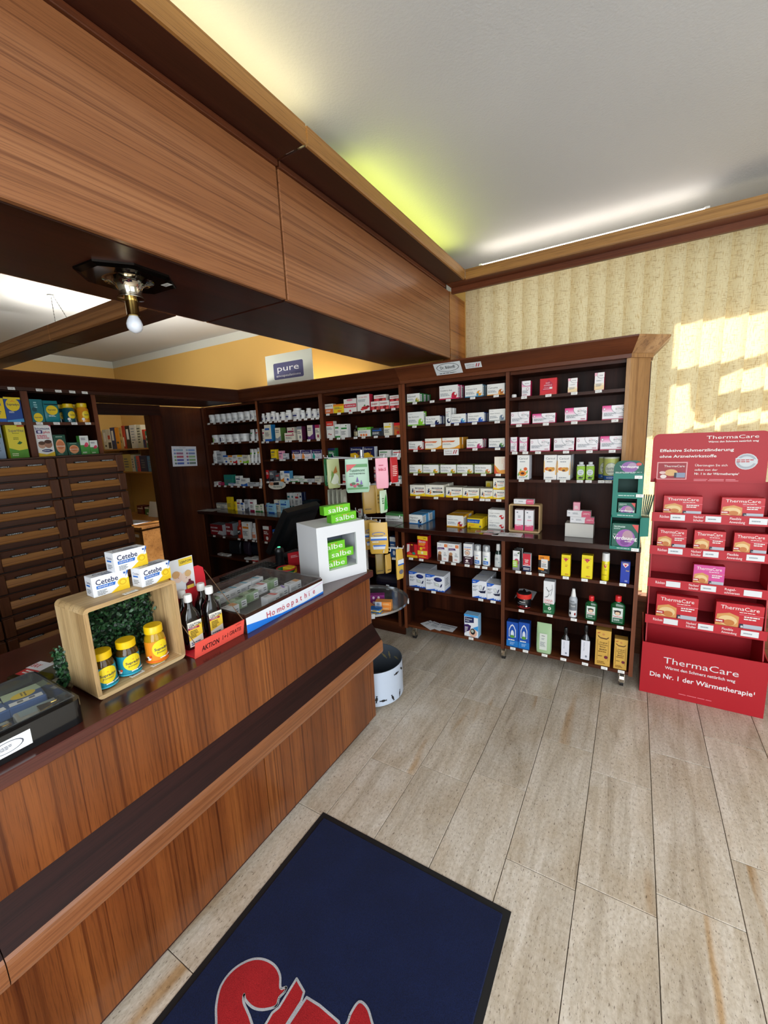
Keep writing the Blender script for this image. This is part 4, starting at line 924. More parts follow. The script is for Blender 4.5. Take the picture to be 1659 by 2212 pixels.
# ================================================================== goods on the shelves
def fit(title, w, h, frac, size):
    """largest of natural width and allowed fraction"""
    nat = text_geo(title.replace('_', ' '))[2] * size * h / w
    return '%.3f' % min(nat, frac)
def design(des, w, h, d):
    """-> front colour, side colour, top colour, front print, side print"""
    k, _, rest = des.partition(':'); a = rest.split(',') if rest else []
    side = None; S = ''
    if k == 'db':
        t, acc, pic, side = a
        size = min(0.17, 0.62 * w / h / max(1, text_geo(t.replace('_', ' '))[2]))
        F = 't:.06,.82,.06,x,Dr._Böhm t:.06,.60,%.3f,k,%s f:.06,.24,.6,.46,x,3 e:.80,.27,.14,.23,%s e:.71,.19,.06,.11,%s e:.86,.36,.05,.09,w r:0,0,1,.09,%s' % (size, t, pic, acc, acc)
        front = 'w'; S = 'r:0,.1,.55,.9,w f:.1,.2,.5,.8,x,5' if side != 'w' else 'f:.1,.2,.8,.8,x,5'
    elif k == 'dv':
        front = 'w'; side = 'w'; F = 't:.1,.88,.04,x,Dr._Böhm t:.1,.74,.06,k,%s r:.1,.70,.5,.72,r f:.1,.45,.8,.66,x,4 e:.62,.2,.34,.16,%s e:.72,.24,.2,.1,w' % (a[0], a[2])
    elif k == 'di':
        front = 'f6f2e6'; side = 'e8a030'; F = 't:.05,.85,.06,x,Dr._Böhm g:e2703a,0,.60,.66,.60,.76,.74,0,.74 t:.05,.63,.075,w,Isoflavon,.42 f:.06,.36,.6,.5,x,2 g:f0a830,0,0,1,0,1,.36,.72,.14,.4,.07,0,.1 g:e88020,.4,0,1,0,1,.1,.7,.05'
    elif k == 'dl':
        front = 'f4ead8'; side = 'd04a28'; F = 'g:f0a040,0,0,1,0,1,.25,.5,.2,0,.55 g:e05028,0,0,.62,0,.25,.1,0,.5 v:.86,.93,.09,e05028,LENTUNUS,.62 v:.70,.93,.05,e05028,FORTE,.35 v:.5,.9,.03,x,30_Kapseln,.3'
    elif k == 'mg':
        front = 'f2eee0'; side = 'ece6d2'
        F = 'g:y,0,0,1,0,1,.3,.45,.12,0,.22 r:0,0,1,.07,e8b010 t:.05,.86,.05,x,Dr._Böhm t:.36,.66,.13,n,MAGNESIUM,.56,b t:.58,.53,.09,r,SPORT,.32,bi e:.2,.62,.035,.06,n g:n,.12,.5,.2,.57,.26,.44,.19,.38,.24,.22,.17,.36,.1,.3,.15,.44 e:.3,.5,.03,.05,o g:o,.24,.38,.3,.45,.35,.32,.29,.27,.33,.14,.26,.26,.22,.2,.27,.34 t:.5,.05,.07,d,€_granulat,.3'
        if a and a[0]: F += ' r:.42,.36,.95,.47,%s t:.5,.38,.06,w,+_B-Vitamine,.38' % {'r': '8a1018', 'k': 'k'}[a[0]]
        else: F += ' f:.42,.34,.92,.46,x,2'
        S = 'f:.1,.3,.9,.8,x,6'
    elif k == 'mb':
        front = 'f0d020'; side = 'e8c418'; F = 'g:b,0,.55,.78,.5,.86,.9,0,.9 t:.05,.62,.12,w,Magnesium_Aktiv,.66 f:.1,.2,.6,.42,o,3 g:k,.05,.08,.2,.14,.26,.08,.12,.04 e:.86,.2,.06,.1,d'
    elif k == 'pl':
        front = 'e8d890'; side = 'y'; F = 'e:.4,.7,.3,.2,y f:.1,.2,.9,.5,x,3'
    elif k == 'ob':
        side = 'c01850'; front = 'f2eef0'
        if a[0] == 'v':
            F = 'r:0,.62,1,1,f0a0c0 e:.62,.92,.6,.26,x e:.64,.93,.57,.25,f6f2f4 t:.36,.8,.055,d,BiOTiC,.5,b e:.68,.48,.16,.085,b01848 e:.68,.48,.13,.07,f2eef0 f:.1,.2,.75,.4,x,4 r:.1,.1,.6,.13,m r:0,0,1,.04,m'
        else:
            F = ''
            if a[0] == 'P':
                for j, c in enumerate(('e0408a', 'e85c9c', 'ee7cb0', 'f298c2', 'f6b6d4', 'f8d0e2')): F += 'g:%s,%.2f,%.2f,%.2f,%.2f,%.2f,1,%.2f,1 ' % (c, 0, .88 - j * .07, .62, .88 - j * .07 + .0, .62, 0) if False else 'r:0,%.2f,.62,%.2f,%s ' % (.9 - j * .07, 1 - j * .07, c)
            F += 'e:.76,.88,.37,.46,x e:.765,.89,.36,.445,f6f2f4 t:.58,.68,.13,k,BiOTiC,.30 t:.6,.84,.05,p,OMNi,.14 t:.6,.56,.05,d,BALANCE,.16 e:.1,.76,.055,.1,m e:.1,.76,.043,.08,f6e6ee e:.93,.66,.04,.09,556a70 e:.93,.66,.022,.05,f2eef0 f:.08,.26,.66,.5,x,4 r:.74,.16,.93,.2,m r:0,0,1,.075,b01848'
    elif k == 'ca':
        front = 'f4f0ee'; side = 'b01848'; F = 'r:0,.04,1,.28,f6d9a8 r:0,.28,1,.4,f6e6cc r:0,.82,.4,1,f4b8c8 e:.72,.88,.48,.22,x e:.73,.89,.455,.21,f6f2f0 t:.4,.8,.07,d,CARE,.45 t:.2,.52,.075,d,%s,.56 f:.16,.22,.84,.38,x,3 r:0,0,1,.03,m' % a[0]
    elif k == 'sh':
        front = 'd4202c'; side = 'a01820'; F = 'g:b81438,.1,.25,.5,.92,.78,.66,.72,.3 t:.34,.66,.10,f6c8cc,SHIT,.26,bi t:.24,.53,.09,f6c8cc,HAPPENS,.48,bi t:.24,.42,.045,f6c8cc,WENN_DER_MAGEN,.46,i r:.2,.33,.58,.37,f0a0a8 r:.58,.34,.74,.46,e8e0e0 r:0,0,1,.04,e84a40'
    elif k == 'cc':
        front = 'f4f2ee'; side = 'eceaf0'
        pic = 'e:.45,.25,.34,.12,e8b050 e:.46,.25,.29,.1,f08a28 e:.46,.25,.16,.05,5a2412 e:.7,.43,.15,.07,e0602a g:7fae4a,.05,.2,.16,.3,.2,.2,.1,.12 g:7fae4a,.75,.3,.92,.4,.85,.22 g:7fae4a,.2,.36,.34,.46,.36,.36 g:7fae4a,.7,.12,.92,.2,.8,.08' if a[0] == 'p' else 'e:.28,.44,.2,.07,d8702a e:.56,.42,.3,.09,e8a030 e:.5,.38,.12,.04,6a3a18 e:.74,.46,.12,.05,d09030 g:f4c070,0,.3,.1,.3,.05,.75,0,.8 g:f4c070,.9,.2,1,.2,1,.8,.95,.6'
        F = 't:.14,.82,.085,d,Caricol,.72 f:.22,.7,.8,.76,x,1 ' + pic + ' f:.15,.06,.85,.12,x,1'
    elif k == 'rd':
        front = 'd8242a'; side = 'b01c20'; F = 'g:e8e4e0,0,.35,.25,.45,.28,.98,.05,.95 g:7a1016,.32,.3,.72,.3,.7,1,.35,1 r:0,0,1,.17,f0b820 e:.3,.3,.18,.09,e05040 e:.66,.32,.16,.1,2f8a6a e:.5,.95,.1,.05,f0b820'
    elif k == 'ry':
        front = 'd8242a'; side = 'b81c24'; F = 'g:f4c820,0,.86,1,.82,1,1,0,1 t:.55,.88,.07,6a4a10,24h,.3 t:.12,.72,.09,w,Elmex,.7,b f:.12,.58,.9,.7,f4c820,2 e:.35,.45,.14,.07,f4c820 e:.62,.5,.16,.05,e87a30 r:0,.18,.95,.36,f4d040 e:.45,.27,.12,.06,f8f0c0 f:.1,.05,.9,.13,f4c820,2'
    elif k == 'hc':
        front = 'f4f2f0'; side = 'f0eeec'; F = 't:.1,.85,.05,d,KUR,.3 r:.68,.78,.96,.94,f07820 t:.78,.82,.08,w,C g:v,.05,.62,.72,.66,.66,.76,.05,.74 t:.1,.66,.045,w,SHAMPOO,.45 g:5a3018,.03,.02,.42,.02,.42,.3,.3,.5,.1,.42,.05,.2 e:.26,.44,.16,.09,c08a60 t:.66,.45,.055,d,Eis,.2 f:.62,.3,.95,.42,x,2 f:.6,.1,.9,.2,d88a80,2'
    elif k == 'lc':
        front = 'f2f0ee'; side = 'e8e6ea'; F = 'r:0,0,1,.38,3a1428 t:.08,.8,.075,b,Licener,.82,b f:.1,.7,.9,.77,o,1 e:.45,.56,.3,.13,5a2038 e:.45,.56,.26,.11,f0d8c8 e:.45,.55,.18,.05,d8a888 f:.2,.27,.85,.35,w,1 e:.4,.17,.16,.06,f0e0e0 f:.2,.04,.8,.1,w,1'; S = 'r:0,0,1,.38,3a1428'
    elif k == 'bp':
        front = 'eef0f6'; side = 'f0f2f8'
        F = 'g:1f5fc8,0,.78,.3,.82,.5,.94,.56,1,0,1 t:.05,.86,.06,w,OMRON,.2,b r:.5,.97,.98,1,n t:.06,.66,.05,d,Oberarm-Messgerät,.34 t:.06,.57,.075,n,%s,.22,b f:.06,.36,.38,.5,x,4 g:1f5fc8,0,0,1,0,1,.08,.5,.13,.2,.05 e:.56,.12,.06,.055,dfe8f6 e:.7,.09,.06,.05,dfe8f6 e:.83,.1,.06,.05,dfe8f6' % ('M300' if a[0] == 'c' else 'RS1')
        F += ' e:.68,.74,.22,.14,18235a e:.72,.77,.14,.08,2c3c86 g:s,.44,.56,.72,.5,.78,.28,.5,.32 g:e0ead8,.55,.5,.68,.47,.7,.37,.58,.39 g:n,.84,.46,.92,.5,.86,.3,.78,.27' if a[0] == 'c' else ' g:s,.48,.7,.66,.75,.76,.52,.56,.46 g:e8ecec,.52,.68,.62,.7,.68,.56,.58,.52 g:n,.8,.66,.9,.72,.8,.48,.73,.46 g:1a2040,.45,.4,.6,.3,.92,.32,.95,.5,.85,.44,.62,.42'
        S = 'f:.2,.3,.8,.8,x,5 r:0,0,1,.06,1f5fc8'
    elif k == 'cn':
        front = 'f2f4fa'; side = '9fd0f4'; F = 'r:0,.9,1,1,3aa0e8 g:n,.05,.6,.7,.66,.7,.9,.05,.88 t:.1,.77,.075,w,Contour,.48,b t:.1,.68,.065,w,next,.28,b g:3a1858,0,.12,.42,.3,.5,.5,.28,.56,0,.52 g:3aa0e8,.62,.42,1,.55,1,.3 e:.64,.2,.28,.19,e8b8a0 e:.62,.26,.17,.14,18181c e:.6,.28,.1,.07,b8c0b0 f:.06,.15,.3,.45,w,6'
    elif k == 's1':
        front = 'f0f0ee'; side = '202020'; F = 'r:0,0,1,.5,8a8a92 f:.15,.72,.85,.85,x,2 g:2a5a20,.6,.88,.95,.95,.9,.83 e:.55,.5,.28,.1,c04a70 e:.7,.38,.18,.08,b04060 r:0,.15,.7,.5,9ac830 f:.08,.2,.6,.46,w,3'
    elif k == 's2':
        front = 'd8283a'; side = 'f0f0f2'; F = 'r:0,.72,1,1,d43040 r:0,.3,1,.34,f0f0f0 r:0,.0,1,.3,14204a t:.22,.6,.09,w,TIGER,.56,b t:.3,.5,.09,w,RED,.4,b f:.2,.38,.8,.44,w,1 f:.1,.08,.9,.22,w,2'
    elif k == 's3':
        front = '1e1c1c'; side = '181616'; F = 'r:0,.74,1,1,f0901c f:.12,.8,.6,.92,5a2a10,2 r:.25,.26,.85,.8,e8e6e2 t:.3,.62,.07,o,Tiger,.4 f:.3,.34,.8,.56,d,3 g:f0901c,0,.2,.5,.16,.55,.28,0,.32 f:.25,.05,.9,.14,x,2'
    elif k == 's4':
        front = 'f6e01a'; side = 'd8b810'; F = 't:.12,.84,.045,8a1030,FERMITAL,.76 e:.5,.8,.28,.03,e84a70 g:c01860,.3,.8,.5,.68,.72,.8,.6,.84,.4,.84 g:f08030,.44,.78,.52,.72,.6,.78 t:.45,.52,.035,8a3030,Salbe,.3 f:.45,.44,.8,.5,c05030,1 f:.45,.06,.85,.13,c05030,2'
    elif k == 's5':
        front = '1c3aa8'; side = '142a80'; F = 't:.12,.88,.05,f0c830,FERMITAL,.76 g:f0d8d8,.2,.84,.5,.70,.84,.84,.7,.9,.3,.9 g:d02040,.36,.85,.5,.74,.68,.85 t:.55,.55,.055,f0d040,Gel,.35,b f:.5,.06,.9,.15,c8d0f0,2 r:0,.97,1,1,k'
    elif k == 'di2':
        front = 'f0f0f2'; side = 'e4e4e8'
        F = 'r:0,0,1,.31,16663a t:.08,.37,.085,d03030,DIANA,.8 f:.1,.32,.9,.35,d03030,1 f:.2,.25,.8,.3,w,1 e:.6,.17,.14,.05,w r:.575,.14,.625,.2,16663a r:.53,.163,.67,.177,16663a f:.1,.03,.9,.1,8fc8a0,2 e:.28,.8,.035,.014,k g:k,.3,.78,.52,.7,.5,.68,.3,.76 g:k,.5,.7,.56,.6,.4,.52,.15,.5,.14,.51,.4,.54,.53,.61,.48,.7 g:k,.78,.92,.84,.8,.76,.64,.68,.56,.67,.57,.74,.65,.82,.8,.76,.92 g:k,.52,.7,.8,.78,.8,.77,.52,.69'; S = 'r:0,0,1,.31,16663a'
    elif k == 'bl':
        front = '1450b0'; side = '0e3a88'; F = 'r:0,0,1,.25,1a78c8 g:dfe6f2,.2,.4,.2,.7,.35,.86,.5,.92,.65,.86,.8,.7,.8,.4 g:1450b0,.26,.42,.26,.68,.38,.81,.5,.86,.62,.81,.74,.68,.74,.42 e:.5,.52,.14,.16,dfe6f2 e:.5,.42,.2,.06,5a9a3a f:.15,.24,.85,.32,w,1 f:.3,.08,.75,.2,a0c8f0,3'
    elif k == 'gd':
        front = 'd8aa4e'; side = 'c09040'; F = 'e:.5,.89,.09,.03,c88a4a g:5a3418,.12,.86,.3,.8,.7,.79,.86,.84,.84,.8,.7,.76,.3,.77,.14,.82 g:b03020,.1,.9,.28,.92,.28,.94,.1,.92 t:.26,.64,.045,4a2c14,Original,.5 t:.2,.58,.045,4a2c14,Schweden,.6 t:.28,.52,.045,4a2c14,Bitter,.42 t:.26,.45,.035,4a2c14,MARIA,.5,b f:.2,.38,.8,.43,8a6020,1 r:.13,.16,.15,.74,8a6020 r:.85,.16,.87,.74,8a6020 e:.72,.26,.12,.045,6a1030 f:.2,.26,.56,.3,6a4a20,1 f:.15,.06,.85,.14,8a6020,2'
    elif k == 'fe':
        front = 'f0eaf0'; side = 'd8d0dc'; F = 'r:0,.6,1,1,2a1858 t:.12,.7,.16,w,femibion,.74,bi f:.4,.5,.9,.56,v,1 g:%s,.05,.05,.3,.02,.35,.3,.25,.5,.12,.55,.06,.3 e:.2,.6,.07,.08,%s t:.5,.32,.1,%s,Plus,.35 f:.4,.08,.95,.25,x,2' % ({'o': 'f09040', 't': '20a090'}[a[0]],) + () if False else ''
        cc_ = {'o': 'f09040', 't': '20a090'}[a[0]]
        F = 'r:0,.6,1,1,2a1858 t:.12,.7,.16,w,femibion,.74,bi f:.4,.5,.9,.56,v,1 g:%s,.05,.05,.3,.02,.35,.3,.25,.5,.12,.55,.06,.3 e:.2,.6,.07,.08,%s t:.5,.32,.1,%s,Plus,.35 f:.4,.08,.95,.25,x,2' % (cc_, cc_, cc_)
    elif k == 'tw':
        front = 'f2efe8'; side = 'd8d2c8'
        F = {'o': 'r:0,0,1,.5,e87030 t:.08,.72,.14,k,KANGACIR,.84,b f:.1,.15,.7,.4,w,2', 'r': 'r:0,.34,1,.62,d83048 t:.08,.42,.12,w,FLAMENCIN,.84,b g:d83048,.4,.06,.5,.2,.6,.06,.55,.04 e:.5,.9,.25,.08,e890a0',
             'B': 'r:0,0,1,.42,c82830 e:.3,.2,.16,.2,e05058 e:.6,.25,.2,.2,8a1018 e:.8,.14,.12,.16,e86a60 t:.08,.6,.2,c02028,CRANBERRY,.8,b', 'R': 'r:0,.72,1,1,d83828 t:.12,.8,.07,w,GRANU,.7,b f:.1,.5,.85,.65,x,2 e:.35,.25,.1,.035,b02828 e:.6,.22,.1,.035,b02828'}[a[0]]
    elif k == 'cb':
        front = 'f2f0ea'; side = 'd03048'; F = 't:.12,.8,.09,d03048,cranfit,.7 f:.1,.55,.7,.72,x,3 e:.6,.18,.26,.1,c82830 e:.85,.25,.14,.07,8a1820 e:.4,.1,.14,.06,e05048 g:2f7a3a,.5,.3,.62,.4,.68,.28'
    elif k == 'gr':
        front = 'f0f0ea'; side = '58b030'; F = 'r:0,.72,1,1,6cc040 t:.1,.78,.14,w,GRANATUS,.6,b f:.1,.4,.8,.6,x,2 r:.2,.06,.34,.3,f08040 r:.4,.06,.54,.3,f08040 r:.6,.06,.74,.3,f08040'
    elif k == 'ze':
        front = '161c50'; side = 'd8dce4'; F = 'g:f0c020,0,0,1,0,.9,.12,.4,.5,0,.42 t:.05,.72,.18,w,Zentinor,.78 e:.62,.4,.05,.2,8a4a20'
    elif k == 'rb':
        front = '8a1a20'; side = 'a0a4a8'; F = 'g:c8c8c8,.55,.1,1,0,1,.4,.7,.45 r:.05,.62,.6,.74,e0d8d8 r:.1,.3,.62,.42,e0d0c8 f:.1,.64,.55,.72,8a1a20,1'
    elif k == 'sb':
        front = '70c824'; side = '56a816'; F = 't:.40,.74,.13,d85a10,Vitawund,.30,b t:.14,.2,.62,w,salbe,.76 f:.05,.86,.2,.94,3a8a10,1'
    elif k == 'ct':
        front = 'f2f4f8'; side = 'e6e8ee'
        F = 't:.09,.58,.27,141c50,Cetebe,.62,b g:1a6ac8,.1,.38,.6,.38,.63,.54,.1,.54 t:.13,.42,.09,w,ABWEHR_plus,.42,bi g:f0c820,.45,0,1,0,1,.62,.78,.36 e:.82,.42,.15,.2,f4d030 e:.82,.42,.11,.15,e0b010 e:.82,.42,.07,.1,f4d030 g:1a6ac8,.9,.62,1,.9,1,1,.97,.96 e:.89,.86,.03,.05,1a50a0 f:.1,.06,.4,.32,x,4'; S = 'f:.1,.5,.9,.8,x,4'
    elif k == 'tc':
        front = 'c81e2c'; side = 'a8141f'; n = a[0]
        bg = 'd84a98' if n == 'p' else 'c81e2c'
        front = bg
        F = 't:.10,.76,.15,w,ThermaCare,.8,bi f:.5,.66,.92,.71,w,1 g:d89a58,0,0,.5,0,.5,.5,.3,.62,.04,.52 e:.27,.3,.2,.2,e8c890 e:.3,.22,.12,.12,c87a3a r:0,.18,.2,.32,b81828 f:.02,.2,.18,.3,w,1 r:.54,.04,.98,.24,b8bec8 r:.52,.04,.6,.24,1a2438 t:.545,.09,.09,w,%s,.05,b f:.6,.4,.95,.58,w,2 r:.5,.6,1,.62,f08090' % {'8': '8', 'g': '16', 'z': '12', 'p': '6'}[n]
    elif k == 'vd':
        front = '0f5a48'; side = '0c4a3c'; F = 'e:.52,.42,.36,.36,9a58a8 e:.6,.5,.2,.24,b08a98 e:.5,.26,.16,.12,7a3a8a t:.07,.84,.07,cfe0d8,ÖKOPHARM,.42,b f:.07,.77,.36,.81,cfe0d8,1 t:.05,.36,.15,w,Verdauung,.9,b t:.06,.54,.04,w,FÜR_DIE,.18 f:.5,.27,.85,.31,w,1 g:d84a48,.74,.98,.98,.98,.98,.66 f:.05,.05,.18,.1,w,1'
    elif k == 'ln':
        front = 'f2f0f2'; side = 'e0dcdc'; F = 'r:0,0,1,.26,e0507a t:.1,.2,.05,w,LAMEPTYL,.7,b f:.4,.6,.8,.72,x,2 f:.3,.45,.8,.55,q,1 e:.3,.87,.1,.03,x r:0,.985,1,1,8a3030'
    elif k == 'lh':
        front = 'eceaec'; side = 'd8d4d4'; F = 'g:e0607e,.62,0,1,0,1,1,.66,1,.62,.7 t:.68,.45,.22,w,LAMEPTYL,.28 f:.25,.4,.55,.7,x,2 e:.1,.6,.05,.12,s'
    elif k == 'pw':
        front = 'd8d4cc'; side = 'c8c4bc'; F = 'r:0,.985,1,1,c0bcb4'
    elif k == 'pk':
        front = 'e89aae'; side = 'd88098'; F = 'f:.2,.2,.8,.6,w,3'
    elif k == 'pu':
        front = '8a2a7a'; side = '8a2a7a'; F = 'e:.25,.5,.08,.3,f0e0f0 e:.6,.5,.08,.3,f0e0f0'; S = 'e:.5,.5,.25,.36,f0e0f0 e:.5,.5,.2,.28,8a2a7a r:.35,.44,.65,.56,f0e0f0'
    elif k == 'or':
        front = 'f0903a'; side = 'f0a050'; F = 'r:0,0,.42,1,c8d0dc e:.2,.5,.1,.3,8a98b0 f:.5,.3,.9,.7,f8d8a0,2'
    elif k == 'su':
        front = '1c4a9a'; side = '163a78'; F = 'r:0,.92,1,1,f0d020 e:.5,.7,.42,.26,f0d020 g:f09a28,.3,.8,.5,.88,.7,.8,.5,.83 t:.14,.67,.085,1d2152,Supradyn,.72,b f:.2,.36,.6,.44,w,2 g:4aa0d8,0,0,1,0,1,.14,0,.06'
    elif k == 'st':
        front = '127078'; side = '0e5a62'; F = 'e:.5,.2,.36,.2,f0d020 t:.2,.18,.06,1d2152,Supradyn,.6,b f:.3,.5,.6,.9,a8d8d8,4 e:.3,.55,.2,.1,0e4a52'
    elif k == 'sv':
        front = 'ecd83a'; side = 'd8c020'; F = 'g:5a9a2a,0,0,1,0,1,.26,.5,.22,0,.3 r:.6,.93,.98,.97,c04020 t:.12,.78,.075,2a2a6a,SuperVital,.8 f:.3,.72,.7,.75,7a7a20,1 f:.3,.54,.7,.62,7a7a20,2 e:.6,.44,.1,.03,2f6a2a g:2f6a2a,.45,.42,.6,.5,.75,.46,.6,.4 f:.1,.05,.5,.15,e8f0c0,2'
    elif k == 'bm':
        front = 'f2f0ec'; side = 'e0dcd4'; F = 'g:f0c828,0,0,1,0,1,.14,.5,.06,0,.12 g:c83050,.8,1,1,.92,1,1 t:.06,.84,.075,2a2a6a,biomont,.86,b r:.1,.72,.46,.82,3a2a6a e:.28,.77,.1,.035,e8e0f0 t:.5,.73,.075,c02038,plus,.4,b f:.1,.55,.85,.68,c02038,3 e:.3,.36,.22,.11,c89a80 e:.68,.38,.24,.12,a87860 e:.3,.42,.2,.06,5a3a28 e:.68,.46,.22,.06,4a2a1c e:.55,.18,.32,.045,1a2a6a f:.3,.16,.8,.2,w,1'
    elif k == 'og':
        front = '1a5240'; side = '143f32'; F = 'e:.5,.45,.38,.34,e8a070 e:.5,.5,.3,.2,d07a4a t:.14,.42,.09,f0e8d8,Immun,.7,b f:.2,.86,.8,.94,a8c8b8,1 f:.2,.05,.7,.1,a8c8b8,1'
    elif k == 'gw':
        front = 'eceee8'; side = '58a84a'; F = 'r:0,0,1,.5,4a9a42 f:.15,.76,.85,.9,d,2 e:.7,.52,.2,.12,e0506a e:.55,.46,.14,.08,d03a58 f:.15,.05,.8,.15,e8f0e0,2'
    elif k == 'hm':
        front = 'e4e4e6'; side = 'd4d4d8'; F = 'f:.1,.3,.7,.7,x,3'; S = ''
    elif k == 'q':
        front = a[0]; acc = a[1]; side = a[2] if len(a) > 2 else a[0]
        rnd = random.Random(des + str(w)); v = rnd.randrange(4)
        ink = 'w' if PAL.get(front, front) in ('a01848', '14141a', '2a3038', '7a1a18', '2a5a98', '1f6a40', '5b5f66', 'd42025') else 'd'
        F = ['r:0,0,1,.14,%s f:.1,.3,.85,.55,%s,3 r:.1,.68,.75,.80,%s' % (acc, ink, acc), 'r:0,.78,1,1,%s f:.12,.45,.85,.68,%s,2 e:.6,.22,.2,.12,%s' % (acc, ink, acc),
             'f:.1,.6,.9,.85,%s,2 g:%s,0,0,1,0,1,.4,.4,.2,0,.25' % (ink, acc), 'r:.1,.62,.9,.74,%s f:.1,.2,.8,.5,%s,4 e:.8,.86,.08,.06,%s' % (acc, ink, acc)][v]
    else:
        front = 'w'; F = ''
    return front, side or front, (side or front), F, S
MESHES = {}
def carton_meshes(des, w, d, h, name='medicine_carton'):
    key = ('box', des, w, d, h)
    if key in MESHES: return MESHES[key]
    fc, sc, tc, F, S = design(des, w, h, d)
    R_ = 0.42
    b = MB().cbox(-w / 2, -d / 2, 0, w / 2, d / 2, h, min(0.0012, w / 12), mat(fc, R_), {'R': mat(sc, R_), 'L': mat(sc, R_), 'T': mat(tc, R_), 'B': mat(fc, R_)})
    p = MB(); P, a, c = faceP('F', w, d, h); deco(p, F, P, a, c) if F else None
    if S: P, a, c = faceP('S', w, d, h); deco(p, S, P, a, c)
    # closing flap seam on the top and the glued tuck edge
    P, a, c = faceP('T', w, d, h); deco(p, 'r:.04,.12,.96,.15,x', P, a, c)
    MESHES[key] = (b.mesh(name), [('print', p.mesh('print'))] if p.f else [])
    return MESHES[key]
def cylP(r, z0, arc, sy=1.0):
    return lambda u, v, l: ((r + l) * math.sin(u - arc / 2), -(r + l) * sy * math.cos(u - arc / 2), z0 + v)
def cdeco(mb, spec, r, z0, hh, arc, n=10, sy=1.0):
    """print wrapped round a cylinder: wide areas are cut into strips"""
    els = []
    for el in spec.split():
        k, a = el[0], el[2:].split(',')
        if k == 'r':
            x0, y0, x1, y1 = [float(q) for q in a[:4]]
            for i in range(n): els.append('r:%.4f,%s,%.4f,%s,%s' % (x0 + (x1 - x0) * i / n, a[1], x0 + (x1 - x0) * (i + 1) / n, a[3], a[4]))
            els.append('|')
        elif k == 'e':
            cx, cy, rx, ry = [float(q) for q in a[:4]]; N = 12
            for i in range(N):
                t0, t1 = math.pi * i / N, math.pi * (i + 1) / N
                xa, xb = cx - rx * math.cos(t0), cx - rx * math.cos(t1); ya, yb = ry * math.sin(t0), ry * math.sin(t1)
                els.append('g:%s,%.4f,%.4f,%.4f,%.4f,%.4f,%.4f,%.4f,%.4f' % (a[4], xa, cy - ya, xb, cy - yb, xb, cy + yb, xa, cy + ya))
            els.append('|')
        else: els += [el, '|']
    P0 = cylP(r, z0, arc, sy); lift = 1
    for el in els:
        if el == '|': lift += 1; continue
        deco(mb, el, lambda u, v, l, q=lift: P0(u / r * 1.0 if False else u, v, q * EPS), arc, hh)
    return mb
